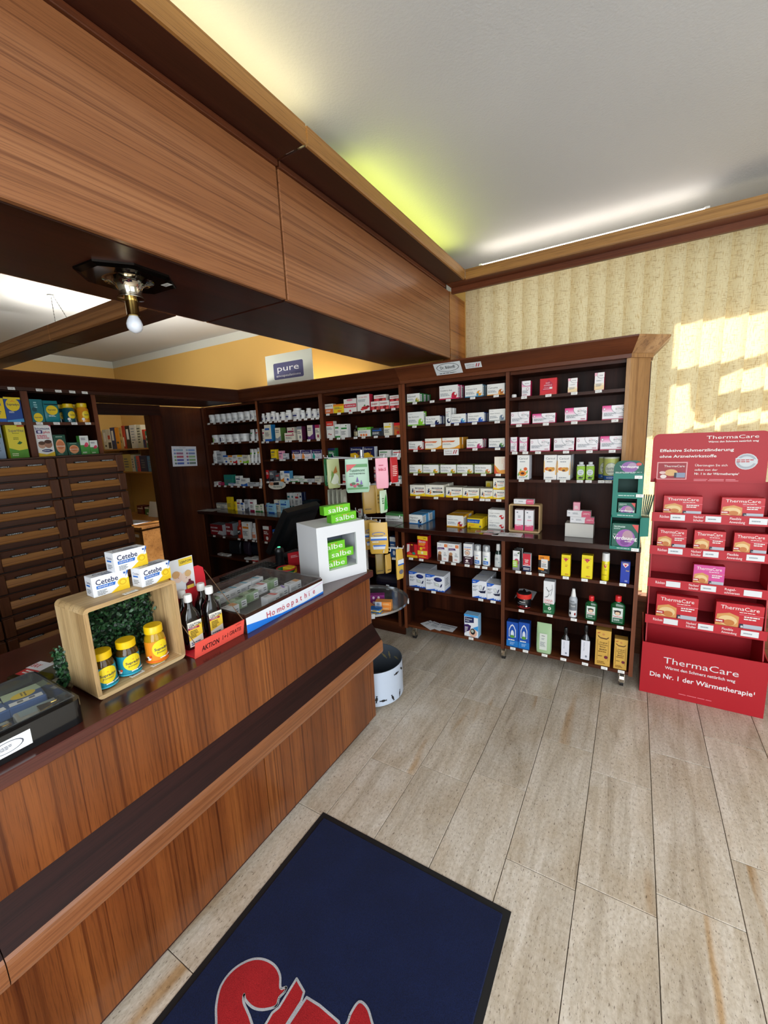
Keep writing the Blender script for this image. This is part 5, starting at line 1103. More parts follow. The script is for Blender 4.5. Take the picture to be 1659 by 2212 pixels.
def make(kind, des, w, d, h):
    """-> object name, category, mesh, parts"""
    key = (kind, des, w, d, h)
    if kind == 'box': return ('medicine_carton', 'carton') + carton_meshes(des, w, d, h)
    if key in MESHES: return MESHES[key]
    r = w / 2; parts = []; WH = mat('f0efec', 0.35)
    if kind == 'tub':
        b = MB().lathe([(r * .86, 0), (r * .9, h * .03), (r * .9, h * .70), (r * .86, h * .72)], WH, 18)
        lid = MB().lathe([(r * .98, h * .68), (r, h * .72), (r, h * .96), (r * .94, h)], mat('e6e6e6', 0.35), 18); parts.append(('lid', lid.mesh('lid', True)))
        pr = MB(); cdeco(pr, 'f:.2,.25,.8,.6,%s,3' % ('x' if des == 'w' else des) if des in 'w' else 'r:.38,.1,.55,.95,%s f:.6,.2,.9,.8,x,3' % des, r * .9, h * .06, h * .6, 2.2); parts.append(('print', pr.mesh('print')))
        res = ('supplement_tub', 'tub', b.mesh('supplement_tub', True), parts)
    elif kind == 'tubw':
        b = MB().lathe([(r * .92, 0), (r, h * .03), (r, h * .8), (r * .96, h * .82)], WH, 18)
        lid = MB().lathe([(r * 1.03, h * .8), (r * 1.03, h * .97), (r * .98, h)], WH, 18); parts.append(('lid', lid.mesh('lid', True)))
        pr = MB(); cdeco(pr, 'r:.1,.25,.9,.85,d05048 r:.1,.05,.9,.25,2a3a78 f:.2,.4,.8,.7,w,2', r, h * .06, h * .7, 2.6); parts.append(('print', pr.mesh('print')))
        res = ('supplement_tub', 'tub', b.mesh('supplement_tub', True), parts)
    elif kind == 'pill':
        b = MB().lathe([(r * .9, 0), (r * .96, h * .03), (r * .96, h * .68), (r * .8, h * .78), (r * .62, h * .80)], WH, 18)
        lid = MB().lathe([(r * .72, h * .79), (r * .74, h * .80), (r * .74, h * .97), (r * .68, h)], WH, 18); parts.append(('lid', lid.mesh('lid', True)))
        pr = MB(); cdeco(pr, 'r:.14,.35,.62,.62,28306a f:.2,.66,.8,.9,x,2 f:.2,.06,.8,.3,x,2' if des == 'n' else 'f:.1,.2,.9,.8,x,4', r * .96, h * .08, h * .56, 2.4); parts.append(('print', pr.mesh('print')))
        res = ('pill_bottle', 'bottle', b.mesh('pill_bottle', True), parts)
    elif kind == 'puck':
        res = ('plastic_puck', 'puck', MB().lathe([(r * .9, 0), (r, h * .2), (r, h * .75), (r * .8, h)], WH, 20).mesh('plastic_puck', True), [('rim', MB().lathe([(r * 1.02, h * .45), (r * 1.03, h * .5), (r * 1.02, h * .55)], mat('c8c8c8', .4), 20, cap=False).mesh('rim', True))])
    elif kind == 'tubee':                                       # a flat-crimped cream tube standing on its cap
        b = MB(); N = 14; prof = [(0.16, 1.0), (0.3, 0.96), (0.75, 0.75), (0.95, 0.45), (1.0, 0.2)]
        rings = []
        for yy, zz, xx in ((1.0, 0.14, 0.9), (0.9, 0.45, 0.96), (0.5, 0.8, 1.0), (0.08, 0.97, 1.0), (0.06, 1.0, 1.0)):
            rings.append([(r * xx * math.cos(6.2832 * i / N), r * .8 * yy * math.sin(6.2832 * i / N), h * zz) for i in range(N)])
        V = [p for q in rings for p in q]
        b.add(V, [(a * N + i, a * N + (i + 1) % N, (a + 1) * N + (i + 1) % N, (a + 1) * N + i) for a in range(4) for i in range(N)] + [tuple(range(N)), tuple(range(4 * N, 5 * N))], WH)
        cap = MB().lathe([(r * .7, 0), (r * .72, h * .02), (r * .68, h * .14)], mat('e8e8e6', .4), 14); parts.append(('cap', cap.mesh('cap', True)))
        pr = MB(); deco(pr, 'e:.5,.7,.3,.1,%s f:.2,.25,.8,.55,d,4' % des, lambda u, v, l: (u - w * .4, -r * .8 * (0.95 - 0.9 * max(0, (h * .2 + v) / h - .45) / .55) - .0012 - l, h * .2 + v), w * .8, h * .7); parts.append(('print', pr.mesh('print')))
        res = ('cream_tube', 'tube', b.mesh('cream_tube', True), parts)
    elif kind == 'bott':
        c = {'r': 'b8301c', 'w': 'ecebe8', 't': 'e8ecea', 'k': '1c120c'}[des]; cc = {'r': 'c83828', 'w': 'f0f0f0', 't': 'f0f0f0', 'k': '161616'}[des]
        b = MB().lathe([(r * .95, 0), (r, h * .03), (r, h * .55), (r * .85, h * .66), (r * .4, h * .74), (r * .36, h * .8)], mat(c, .18, coat=.3), 18)
        parts.append(('cap', MB().lathe([(r * .44, h * .78), (r * .46, h * .8), (r * .44, h)], mat(cc, .4), 16).mesh('cap', True)))
        pr = MB(); cdeco(pr, {'r': 'r:.1,.3,.9,.9,k f:.2,.5,.8,.8,w,2', 'w': 'r:.1,.1,.9,.6,e8906a f:.2,.65,.8,.9,o,2', 't': 'r:.1,.5,.9,.8,t', 'k': 'r:.1,.1,.9,.9,c8b890 f:.2,.2,.8,.8,k,3'}[des], r, h * .06, h * .46, 2.2); parts.append(('print', pr.mesh('print')))
        res = ('liquid_bottle', 'bottle', b.mesh('liquid_bottle', True), parts)
    elif kind == 'spray':
        b = MB().lathe([(r * .94, 0), (r, h * .02), (r, h * .66), (r * .93, h * .69)], WH, 20, sy=.7)
        parts.append(('pump', MB().lathe([(r * .3, h * .69), (r * .3, h * .80), (r * .46, h * .81), (r * .40, h * .90), (r * .2, h * .95)], WH, 14).mesh('pump', True)))
        parts.append(('clear_hood', MB().lathe([(r * .93, h * .68), (r * .93, h * .97), (r * .82, h)], mat('e8ecf0', .05, alpha=.28, coat=.5), 20, sy=.7).mesh('clear_hood', True)))
        pr = MB(); cdeco(pr, 'r:.16,.05,.84,.32,2a78d0 t:.2,.70,.08,1f5fb8,Licener,.55,b e:.5,.5,.12,.07,%s f:.25,.12,.75,.25,w,2' % ('d8a088' if des == 'wb' else '6ab04a'), r, h * .04, h * .6, 2.0, sy=.7); parts.append(('print', pr.mesh('print')))
        res = ('spray_bottle', 'bottle', b.mesh('spray_bottle', True), parts)
    elif kind == 'mouth':
        b = MB().lathe([(r * .96, 0), (r, h * .02), (r * .94, h * .45), (r * .82, h * .52), (r * .78, h * .56)], mat('e4e8e6', .25), 20, sy=.6)
        parts.append(('neck', MB().lathe([(r * .78, h * .555), (r * .72, h * .62), (r * .45, h * .70), (r * .42, h * .73)], mat('16302a', .1, coat=.4), 20, sy=.75).mesh('neck', True)))
        parts.append(('cap', MB().lathe([(r * .5, h * .72), (r * .54, h * .73), (r * .5, h * .98), (r * .44, h)], WH, 18).mesh('cap', True)))
        pr = MB(); cdeco(pr, 'f:.15,.6,.7,.85,x,3 e:.7,.4,.07,.05,5a90a8 g:555,.1,.2,.9,.1,.9,.12,.1,.22' .replace('g:555', 'g:555555'), r * .97, h * .03, h * .45, 1.8, sy=.6); parts.append(('print', pr.mesh('print')))
        res = ('mouthwash_bottle', 'bottle', b.mesh('mouthwash_bottle', True), parts)
    elif kind == 'drink':
        fc = '9ccc30'; d_ = d
        b = MB().cbox(-r, -d_ / 2, 0, r, d_ / 2, h * .78, .004, mat(fc, .35)); b.prism([(-d_ / 2, h * .78), (d_ / 2, h * .78), (d_ / 2, h * .80), (-d_ / 2, h * .86)], -r + .003, r - .003, 'x', mat('c8ccc8', .3))
        parts.append(('screw_cap', MB().lathe([(r * .55, h * .82), (r * .58, h * .84), (r * .55, h)], mat('d8dcd8', .35), 16).mesh('screw_cap', True)))
        pr = MB(); P, a_, c_ = faceP('F', w, d_, h * .78); deco(pr, 't:.1,.86,.06,3a7a20,ISO,.3,b e:.5,.55,.42,.24,4a8a28 e:.5,.55,.4,.225,dfe8e4 t:.22,.58,.06,2a5a9a,Optifibre,.56 f:.3,.42,.7,.52,x,2 g:k,.2,.16,.45,.26,.7,.2,.9,.3,.75,.12,.4,.1', P, a_, c_); parts.append(('print', pr.mesh('print')))
        res = ('drink_carton', 'carton', b.mesh('drink_carton'), parts)
    elif kind == 'tin':
        b = MB().lathe([(r * .98, 0), (r, h * .01), (r, h * .96), (r * .98, h * .97)], mat('c8d070', .3), 28)
        parts.append(('lid', MB().lathe([(r * 1.01, h * .93), (r * 1.02, h * .95), (r * 1.02, h * .99), (r * .97, h)], mat('d8dcc8', .3), 28).mesh('lid', True)))
        pr = MB(); cdeco(pr, 'r:0,0,1,.2,2a5aa8 e:.5,.52,.3,.3,2a4a88 e:.5,.52,.285,.285,e8ecd8 t:.26,.50,.11,1d2152,OptiFibre,.48 f:.34,.34,.66,.44,x,2 f:.3,.06,.7,.15,c8d8f0,2', r, h * .02, h * .9, 2.6, 16); parts.append(('print', pr.mesh('print')))
        res = ('powder_tin', 'tin', b.mesh('powder_tin', True), parts)
    elif kind == 'aero':
        b = MB().lathe([(r * .94, 0), (r, h * .02), (r, h * .70), (r * .9, h * .73)], mat('f0dc20', .25, coat=.3), 22)
        parts.append(('cap', MB().lathe([(r * .96, h * .71), (r * .98, h * .73), (r * .96, h * .98), (r * .88, h)], WH, 22).mesh('cap', True)))
        pr = MB(); cdeco(pr, 't:.2,.85,.05,8a1030,FERMITAL,.6 g:c01860,.3,.8,.5,.66,.7,.8,.6,.84,.4,.84 t:.4,.55,.06,k,Spray,.3 f:.2,.25,.7,.3,8a5a10,1', r, h * .03, h * .66, 2.2); parts.append(('print', pr.mesh('print')))
        res = ('aerosol_can', 'can', b.mesh('aerosol_can', True), parts)
    elif kind == 'jarr':
        b = MB().lathe([(r * .84, 0), (r * .92, h * .05), (r * .92, h * .6), (r * .88, h * .64)], mat('16161a', .25, coat=.4), 26)
        parts.append(('lid', MB().lathe([(r * .98, h * .62), (r * 1.0, h * .65), (r * 1.0, h * .86), (r * .92, h * .9), (r * .7, h * .86)], lambda q: mat('d83028', .3) if q < 3 else mat('201a1a', .3), 26).mesh('lid', True)))
        pr = MB(); cdeco(pr, 'r:0,0,1,.06,d83028 t:.3,.7,.12,w,PFERDE,.35,b f:.15,.45,.85,.6,x,2 e:.72,.26,.06,.1,w g:d83028,.3,.2,.5,.3,.6,.24,.4,.14', r * .92, h * .06, h * .5, 2.4); parts.append(('print', pr.mesh('print')))
        wr_ = MB().add([(-r * 1.3, -r * .2, h * .45), (-r * .9, r * .9, h * .95), (r * 1.5, r * .9, h * .9), (r * 1.05, -r * .1, h * .5), (-r * .2, r * .95, h * 1.0)], [(0, 1, 4), (2, 3, 4)], mat('d8dce0', .05, alpha=.22)); parts.append(('clear_wrap', wr_.mesh('clear_wrap')))
        res = ('ointment_jar', 'jar', b.mesh('ointment_jar', True), parts)
    elif kind == 'pump':
        b = MB().lathe([(r * .95, 0), (r, h * .02), (r, h * .62), (r * .85, h * .69), (r * .55, h * .74)], mat('b8bcc2', .3), 20)
        parts.append(('cap', MB().lathe([(r * .6, h * .73), (r * .58, h * .78), (r * .42, h * .92), (r * .34, h)], WH, 16).mesh('cap', True)))
        pr = MB(); cdeco(pr, 'r:.05,0,.95,.38,e8e8ea r:.05,.38,.95,.8,7a7e84 t:.3,.6,.1,w,Allpresan,.45 e:.25,.2,.1,.08,k e:.75,.18,.1,.08,903030 f:.2,.84,.8,.96,d,2', r, h * .02, h * .62, 2.3); parts.append(('print', pr.mesh('print')))
        res = ('spray_bottle', 'bottle', b.mesh('spray_bottle', True), parts)
    elif kind == 'flask':
        GL = mat('0e6a34', .06, coat=.6, trans=.55); x, y_ = r, r * .5; N = 24; V = []; zs = [(0, .9), (.03, 1), (.62, 1), (.70, .93), (.76, .62), (.79, .30), (.83, .27)]
        for z, s in zs:
            for i in range(N):
                t = 6.2832 * i / N; c, s_ = math.cos(t), math.sin(t); q = 0.5
                V.append((x * s * math.copysign(abs(c) ** q, c) * (1 if s > .5 else 1), y_ * (s if s > .5 else s * 1.6) * math.copysign(abs(s_) ** q, s_), h * z))
        b = MB().add(V, [(a * N + i, a * N + (i + 1) % N, (a + 1) * N + (i + 1) % N, (a + 1) * N + i) for a in range(len(zs) - 1) for i in range(N)] + [tuple(range(N)), tuple(range((len(zs) - 1) * N, len(zs) * N))], GL)
        parts.append(('cap', MB().lathe([(r * .40, h * .81), (r * .44, h * .83), (r * .43, h * .97), (r * .38, h)], mat('e02c30', .3), 18).mesh('cap', True)))
        pr = MB(); deco(pr, 'r:.12,.02,.88,.98,20603a r:.16,.04,.84,.96,dfe8e2 e:.5,.66,.22,.16,3a3028 e:.5,.62,.16,.11,e8c8a8 e:.48,.76,.26,.05,2a2420 t:.2,.38,.09,d03830,Franzbrannt,.62,b r:.2,.06,.84,.33,165a3a f:.26,.14,.78,.28,dfe8e2,2', lambda u, v, l: (u - w / 2, -y_ - l - .0005, h * .06 + v), w, h * .56); parts.append(('print', pr.mesh('print')))
        res = ('liniment_bottle', 'bottle', b.mesh('liniment_bottle', True), parts)
    elif kind == 'dark':
        b = MB(); GL = mat('0b0b0d', .08, coat=.6)
        b.cbox(-r, -r * .6, 0, r, r * .6, h * .62, .006, GL)
        b.lathe([(r * .98, h * .60), (r * .7, h * .68), (r * .36, h * .74), (r * .33, h * .84)], GL, 18, sy=.62, cap=False)
        parts.append(('cap', MB().lathe([(r * .38, h * .83), (r * .42, h * .85), (r * .40, h * .98), (r * .34, h)], mat('131315', .35), 16).mesh('cap', True)))
        pr = MB(); deco(pr, 'r:.1,0,.92,1,e8e8f2 v:.32,.9,.11,7a8498,KRÄUTER,.45 e:.6,.18,.1,.06,8a90a0', lambda u, v, l: (u - w / 2, -r * .6 - l, h * .04 + v), w, h * .55); parts.append(('print', pr.mesh('print')))
        res = ('dark_bottle', 'bottle', b.mesh('dark_bottle', True), parts)
    elif kind == 'bag':
        b = MB(); M_ = mat('a9c89a', .6); N = 12; V = []
        for z, yy, xx in ((0, 1.0, .96), (.12, 1.05, 1.0), (.5, .9, 1.0), (.8, .45, .98), (.9, .12, .97), (1.0, .08, .97)):
            for i in range(N):
                t = 6.2832 * (i + .5) / N; c, s_ = math.cos(t), math.sin(t)
                V.append((r * xx * math.copysign(abs(c) ** .35, c), d / 2 * yy * math.copysign(abs(s_) ** .5, s_), h * z))
        b.add(V, [(a * N + i, a * N + (i + 1) % N, (a + 1) * N + (i + 1) % N, (a + 1) * N + i) for a in range(5) for i in range(N)] + [tuple(range(N)), tuple(range(5 * N, 6 * N))], M_)
        pr = MB(); deco(pr, 'r:.1,.0,.85,1,dfe4da f:.3,.82,.66,.9,d,1 f:.3,.62,.66,.74,x,2 f:.18,.2,.75,.5,x,5', lambda u, v, l: (u - w * .33, -d / 2 * (1.06 if v < h * .1 else 1.02 - max(0, v / h - .1) * .45) - .002 - l, h * .12 + v), w * .66, h * .55); parts.append(('print', pr.mesh('print')))
        res = ('tea_bag', 'bag', b.mesh('tea_bag', True), parts)
    MESHES[key] = res; return res

BAYS = {1: 'first bay from the door', 2: 'second bay from the door', 3: 'third bay from the door', 4: "rolling unit's narrow bay", 5: "rolling unit's end bay"}
BAYS = {1: 'first bay from door', 2: 'second bay from door', 3: 'third bay from door', 4: 'bay beside sweets stand', 5: 'bay beside red display'}
BSHORT = {1: 'first bay', 2: 'second bay', 3: 'third bay', 4: 'fourth bay', 5: 'end bay'}
SHN = {'0': 'top shelf', '1': 'second shelf', '2': 'third shelf', '3': 'fourth shelf', '4': 'fifth shelf', 'w': 'worktop', 'l0': 'upper low shelf', 'l1': 'middle low shelf', 'l2': 'bottom shelf'}
ORD = ['first', 'second', 'third', 'fourth', 'fifth', 'sixth', 'seventh', 'eighth', 'ninth', 'tenth', 'eleventh']
def place(res, label, group, loc, rotz=0.0, rot=None, name=None):
    nm, cat, me, parts = res
    o = link(name or nm, me, None, loc, rotz, rot); tag(o, label, cat, group)
    for pn, pm in parts: link(pn, pm, o)
    return o
from collections import Counter
_cnt = Counter((p[0], p[1], p[12]) for p in PROD); _seen = Counter()
for bay, shf, kind, des, x, y, z, w, d, h, nb, on, desc in PROD:
    k = (bay, shf, desc); _seen[k] += 1
    lab = desc if _cnt[k] == 1 else ORD[_seen[k] - 1] + ' ' + desc + ' from left'
    where = ', %s, %s' % (SHN[shf], BAYS[bay])
    dd = d if kind in ('box', 'drink', 'bag') else w
    if kind == 'jarr': dd = w
    res = make(kind, des, round(w - 0.001, 4), d, h)
    jig = random.uniform(-0.035, 0.035) if kind == 'box' and d < .08 else 0.0
    if kind in ('tub', 'pill', 'tubw'): jig = random.uniform(-0.25, 0.25)
    grp = 'goods on the %s of the %s' % (SHN[shf], BAYS[bay])
    zz = z + on + 0.0006
    fr = 0.62 if kind in ('flask',) else 1.0
    full = lab + where
    if len(full.split()) > 16: full = lab + ', %s, %s' % (SHN[shf], BSHORT[bay])
    place(res, full, grp, (x, y + dd / 2 * fr, zz), jig * (0.4 if nb else 1))
    for i in range(nb):
        bl_ = 'carton ' + ('just ' if i == 0 else 'two places ') + 'behind the ' + ' '.join(desc.replace('carton', '').split()[:5]) + ' one'
        place(res, bl_ + (where if len((bl_ + where).split()) <= 16 else ', %s, %s' % (SHN[shf], BSHORT[bay])), grp, (x + random.uniform(-.001, .006), y + d * (i + 1.5) + 0.002 * (i + 1), zz))
    par = fx if bay <= 3 else rl
    if shf != 'w' and on == 0 and kind != 'puck':
        price(par, x + random.uniform(-0.01, 0.02), (2.91 if shf[0] == 'l' else 3.062) - 0.0005, z + 0.0, 0.0)
for bay, xs in ((4, (-1.36, )), ):
    for x in xs: price(rl, x, 3.0615, 1.953)
# ================================================================== service counter
ZK = 0.956
ct = thing('service_counter', 'long sapele shop counter with a sloping bag ledge and dark top', 'counter')
for a, b_ in ((-1.2, 1.034), (1.037, 1.894)):
    MB().cbox(-1.279, a, 0.040, -1.259, b_, 0.45, 0.0015, W_COUNTER).build('front_panel', ct)
    MB().cbox(-1.279, a, 0.455, -1.259, b_ + 0.006, 0.918, 0.0015, W_COUNTER).build('front_panel', ct)
MB().box(-1.95, 1.874, 0.040, -1.279, 1.894, 0.918, W_COUNTER).build('end_panel', ct)
MB().box(-1.97, -1.2, 0.040, -1.95, 1.894, 0.918, W_COUNTER).build('back_panel', ct)
MB().box(-1.94, -1.2, 0.0, -1.286, 1.855, 0.040, mat('3a1a16', 0.4)).build('plinth', ct)
MB().cbox(-2.012, -1.2, 0.918, -1.238, 1.912, ZK, 0.003, W_CTOP).build('counter_top', ct)
for a, b_ in ((-1.2, 0.186), (0.188, 1.898)):
    MB().prism([(-1.259, 0.636), (-1.259, 0.615), (-1.215, 0.548), (-1.1965, 0.546)], a, b_, 'y', W_LEDGE).build('ledge_board', ct)
    MB().prism([(-1.2160, 0.5475), (-1.1965, 0.5455), (-1.1905, 0.537), (-1.1885, 0.525), (-1.1885, 0.482), (-1.193, 0.470), (-1.250, 0.412), (-1.259, 0.412), (-1.259, 0.61)], a, b_, 'y', W_LEDGEF).build('ledge_front', ct)

HP = math.pi / 2
# ---- black showcase with reading aids
CLR = mat('f4f8f8', 0.02, alpha=0.05, coat=0.25, name='clear_acrylic')
bk = thing('showcase_tray', 'black shallow showcase with glass lid and a white name plate', 'showcase', (-1.43, 0.1, ZK + 0.001))
BLK = mat('0c0e10', 0.16, coat=0.4)
N = 6
def rr(x0, y0, x1, y1, r):
    out = []
    for cx, cy, a in ((x1 - r, y1 - r, 0), (x0 + r, y1 - r, 90), (x0 + r, y0 + r, 180), (x1 - r, y0 + r, 270)):
        out += [(cx + r * math.cos(math.radians(a + 90 * i / N)), cy + r * math.sin(math.radians(a + 90 * i / N))) for i in range(N + 1)]
    return out
def ring_wall(mb, o1, i1, z0, z1, m):
    n = len(o1); V = [(x, y, z0) for x, y in o1] + [(x, y, z1) for x, y in o1] + [(x, y, z0) for x, y in i1] + [(x, y, z1) for x, y in i1]
    F = []
    for i in range(n):
        j = (i + 1) % n
        F += [(i, j, n + j, n + i), (2 * n + i, 3 * n + i, 3 * n + j, 2 * n + j), (n + i, n + j, 3 * n + j, 3 * n + i)]
    mb.add(V, F, m)
w1 = MB(); ring_wall(w1, rr(-0.155, -0.36, 0.152, 0.36, 0.02), rr(-0.142, -0.35, 0.122, 0.35, 0.012), 0.0, 0.07, BLK)
w1.prism(rr(-0.15, -0.355, 0.15, 0.355, 0.02), 0.0, 0.006, 'z', BLK); w1.build('case', bk)
MB().box(-0.146, -0.353, 0.0705, 0.128, 0.353, 0.0735, CLR).build('glass_lid', bk)
pt = MB(); deco(pt, 'r:0,0,1,1,eceef2 e:.78,.52,.15,.36,5a5e6a e:.78,.52,.135,.32,eceef2 f:.7,.4,.86,.66,5a5e6a,3 t:.30,.22,.3,2a3a6a,er,.2,b', lambda u, v, l: (0.1525 + l, 0.02 + u, 0.016 + v), 0.22, 0.040); pt.build('name_plate', bk)
BKITEMS = [(-0.085, 0.305, 'b', 'blue sachet with yellow disc nearest the crate'), (-0.09, 0.215, 'b', 'blue and olive sachet with yellow disc'), (-0.085, 0.12, 'o', 'orange sachet with yellow disc')]
for i, (x, y, c, lab) in enumerate(BKITEMS):
    s = MB().cbox(-0.05, -0.045, 0, 0.05, 0.045, 0.03, 0.003, mat({'b': '3a5a8a', 'o': 'b8804a'}[c], 0.35))
    o = s.build('remedy_sachet', None, loc=(-1.43 + x, 0.1 + y, ZK + 0.008), rotz=0.15 * (i - 1)); tag(o, lab + ' under the showcase lid', 'sachet', 'sachets in the black showcase')
    p = MB(); deco(p, 'g:b8c8a0,0,0,.5,0,.4,1,0,1 e:.45,.5,.2,.32,e8c830 f:.3,.42,.6,.6,7a6a20,2 r:.74,.08,.97,.92,e4e6e2 f:.78,.2,.94,.8,d,2', lambda u, v, l: (u - 0.05, v - 0.045, 0.03 + l), 0.10, 0.09); p.build('print', o)
for i, (y, lab) in enumerate(((0.295, 'clear blister with a brass clip nearest the crate'), (0.185, 'clear blister with a brass clip, second from the crate'), (0.075, 'clear blister with a brass clip, third from the crate'))):
    o = MB().cbox(-0.05, -0.048, 0, 0.055, 0.048, 0.026, 0.003, mat('a8a89c', 0.2)).build('clip_blister', None, loc=(-1.385 + .008 * i, 0.1 + y, ZK + 0.008), rotz=-0.12); tag(o, lab, 'blister', 'clip blisters in the black showcase')
    c = MB(); c.prism([(-0.018, 0.0), (0.018, 0.0), (0.012, 0.028), (-0.012, 0.028)], 0.026, 0.036, 'z', BRASS).tube([(-0.012, 0.028, 0.032), (-0.004, 0.045, 0.036), (0.008, 0.045, 0.036), (0.012, 0.03, 0.032)], 0.003, BRASS, 6); c.build('clip', o)
    p = MB(); deco(p, 'r:.72,.05,.98,.95,dcdcd2 f:.76,.2,.95,.8,d,2 r:.05,.1,.4,.9,8fa0a0', lambda u, v, l: (u - 0.05, v - 0.048, 0.026 + l), 0.105, 0.096); p.build('print', o)
# loose goods between the showcase and the crate
pc = MB().box(-0.09, -0.06, 0, 0.09, 0.06, 0.0016, mat('dfdccd', 0.6)); deco(pc, 'f:.2,.8,.8,.9,d,1', lambda u, v, l: (u - 0.09, v - 0.06, 0.0016 + l), 0.18, 0.12)
tag(pc.build('paper_card', None, loc=(-1.66, 0.54, ZK + 0.0008), rotz=0.15), 'cream paper card lying behind the black showcase', 'paper')
ab = MB().cbox(-0.035, -0.05, 0, 0.035, 0.05, 0.05, 0.003, mat('3a3a20', 0.1, alpha=0.45))
abo = tag(ab.build('sweets_box', None, loc=(-1.634, 0.468, ZK + 0.0026), rotz=0.2), 'small clear sweets box with a red and white top beside the crate', 'box')
p = MB(); deco(p, 'r:0,.55,1,1,f0f0f4 r:.1,.2,1,.55,c83030 t:.05,.66,.2,d03030,SAX,.5,b f:.3,.28,.9,.5,w,2', lambda u, v, l: (u - 0.035, v - 0.05, 0.05 + l), 0.07, 0.1); p.build('print', abo)
MB().cbox(-0.03, -0.045, 0.002, 0.03, 0.045, 0.018, 0.003, mat('c8b828', 0.4)).build('sweets', abo)

# ---- rounded wooden crates (the big one on the counter, the small one on the worktop)
def crate(name, label, w, h, d, t, loc, rotz):
    c = thing(name, label, 'crate', loc, rotz)
    def rect(ww, hh, r, z0):
        out = []
        for cx, cy, a in ((ww / 2 - r, hh - r, 0), (-ww / 2 + r, hh - r, 90), (-ww / 2 + r, r, 180), (ww / 2 - r, r, 270)):
            out += [(cx + r * math.cos(math.radians(a + 90 * i / 5)), z0 + cy + r * math.sin(math.radians(a + 90 * i / 5))) for i in range(6)]
        return out
    o1, i1 = rect(w, h, 0.016 * h / 0.29, 0), rect(w - 2 * t, h - 2 * t, 0.004, t)
    n = len(o1); mb = MB()
    V = [(x, -d / 2, z) for x, z in o1] + [(x, d / 2, z) for x, z in o1] + [(x, -d / 2, z) for x, z in i1] + [(x, d / 2, z) for x, z in i1]
    F, FD = [], []
    for i in range(n):
        j = (i + 1) % n
        vert = abs(o1[i][0] - o1[j][0]) < 1e-4
        (FD if vert else F).extend([(i, j, n + j, n + i), (2 * n + i, 3 * n + i, 3 * n + j, 2 * n + j)])
        (FD if vert else F).extend([(i, 2 * n + i, 2 * n + j, j), (n + i, n + j, 3 * n + j, 3 * n + i)])
    mb.add(V, F, W_CRATE); o = len(mb.v); mb.add(V, FD, W_CRATED); mb.build('frame', c)
    return c
cr = crate('wooden_crate', 'pale wooden crate open at the front with jars and a leafy back', 0.288, 0.291, 0.178, 0.013, (-1.427, 0.665, ZK + 0.0006), HP)
hedge = MB().box(-0.13, 0.070, 0.016, 0.13, 0.078, 0.274, mat('0e1a10', 0.9)); hedge.build('back_mat', cr)
lv = MB(); LG = [mat(c, 0.4) for c in ('16331c', '1f4526', '2a5730', '12281a', '3a6a40')]
rnd = random.Random(3)
for i in range(2600):
    inside = i < 2300
    x = rnd.uniform(-0.128, 0.128) if inside else rnd.uniform(-0.165, -0.142); z = rnd.uniform(0.018, 0.27) if inside else rnd.uniform(0.01, 0.13); y = 0.068 - abs(rnd.gauss(0, 0.014)) if inside else rnd.uniform(0.075, 0.12)
    s = rnd.uniform(0.005, 0.0085); q = Matrix.Rotation(rnd.uniform(0, 6.28), 3, 'Y') @ Matrix.Rotation(rnd.uniform(-1.0, 1.0), 3, 'X') @ Matrix.Rotation(rnd.uniform(-0.8, 0.8), 3, 'Z')
    pts = [q @ Vector(v) for v in ((-s, 0, 0), (-s * .3, -s * .2, s * .62), (s * .6, -s * .1, s * .5), (s * 1.1, 0, 0), (s * .6, -s * .1, -s * .5), (-s * .3, -s * .2, -s * .62))]
    lv.add([(x + p.x, y + p.y, z + p.z) for p in pts], [(0, 1, 2, 3, 4, 5)], rnd.choice(LG))
lo = lv.build('leaves', cr); lo['kind'] = 'stuff'
for x, z, r in ((0.03, 0.292, 0.0), (-0.115 + 0.13, 0.0142, 0), (0.085, 0.0142, 0)):
    q = MB().cbox(-0.022, -0.008, 0, 0.022, 0.008, 0.0012, 0.0003, mat('eceae2', 0.4)); deco(q, 't:.12,.3,.45,d,€_19;90,.7', lambda u, v, l: (u - .022, v - .008, .0012 + l), .044, .016)
    q.build('price_label', cr, loc=(x - 0.03, -0.075 if z > .1 else -0.066, z), rotz=0.05)
# vitamin jars
def jar(label, body, lab, loc, rotz, hs=1.0):
    r, h = 0.0325, 0.118 * hs
    o = MB().lathe([(r * .9, 0), (r, .004), (r, h * .62), (r * .92, h * .72), (r * .74, h * .79), (r * .74, h * .82)], mat(body, .06, coat=.5, trans=.35), 26).build('vitamin_jar', None, True, loc=loc, rotz=rotz)
    tag(o, label, 'jar', 'vitamin jars in the wooden crate')
    MB().lathe([(r * .84, h * .80), (r * .88, h * .81), (r * .88, h * .98), (r * .82, h)], mat('f0c410', .3), 26).build('lid', o, True)
    p = MB(); cdeco(p, 'r:0,0,1,1,%s e:.55,.62,.17,.42,f4d820 g:f0962a,.46,.72,.55,.80,.64,.72,.55,.76 t:.42,.56,.13,1d2152,Supradyn,.27,b t:.46,.42,.09,1d2152,Junior,.18 e:.3,.22,.05,.1,w e:.26,.2,.03,.07,5a3020 e:.34,.3,.025,.06,e05020 r:0,0,1,.08,%s f:.5,.14,.9,.24,w,1' % lab, r + .0004, h * .06, h * .55, 5.2, 22); p.build('print', o)
jar('vitamin jar with teal label, first from the showcase', '5a4018', ('1a8aa0', '36a8c0'), (-1.385, 0.567, ZK + .0145), HP - .35)
jar('vitamin jar with teal label, between the teal and orange jars', '5a4018', ('1a8aa0', '36a8c0'), (-1.392, 0.645, ZK + .0145), HP - .3)
jar('taller vitamin jar with orange label in the wooden crate', 'd8a818', ('f0901c', 'f06a1c'), (-1.385, 0.735, ZK + .0145), HP - .25, 1.12)
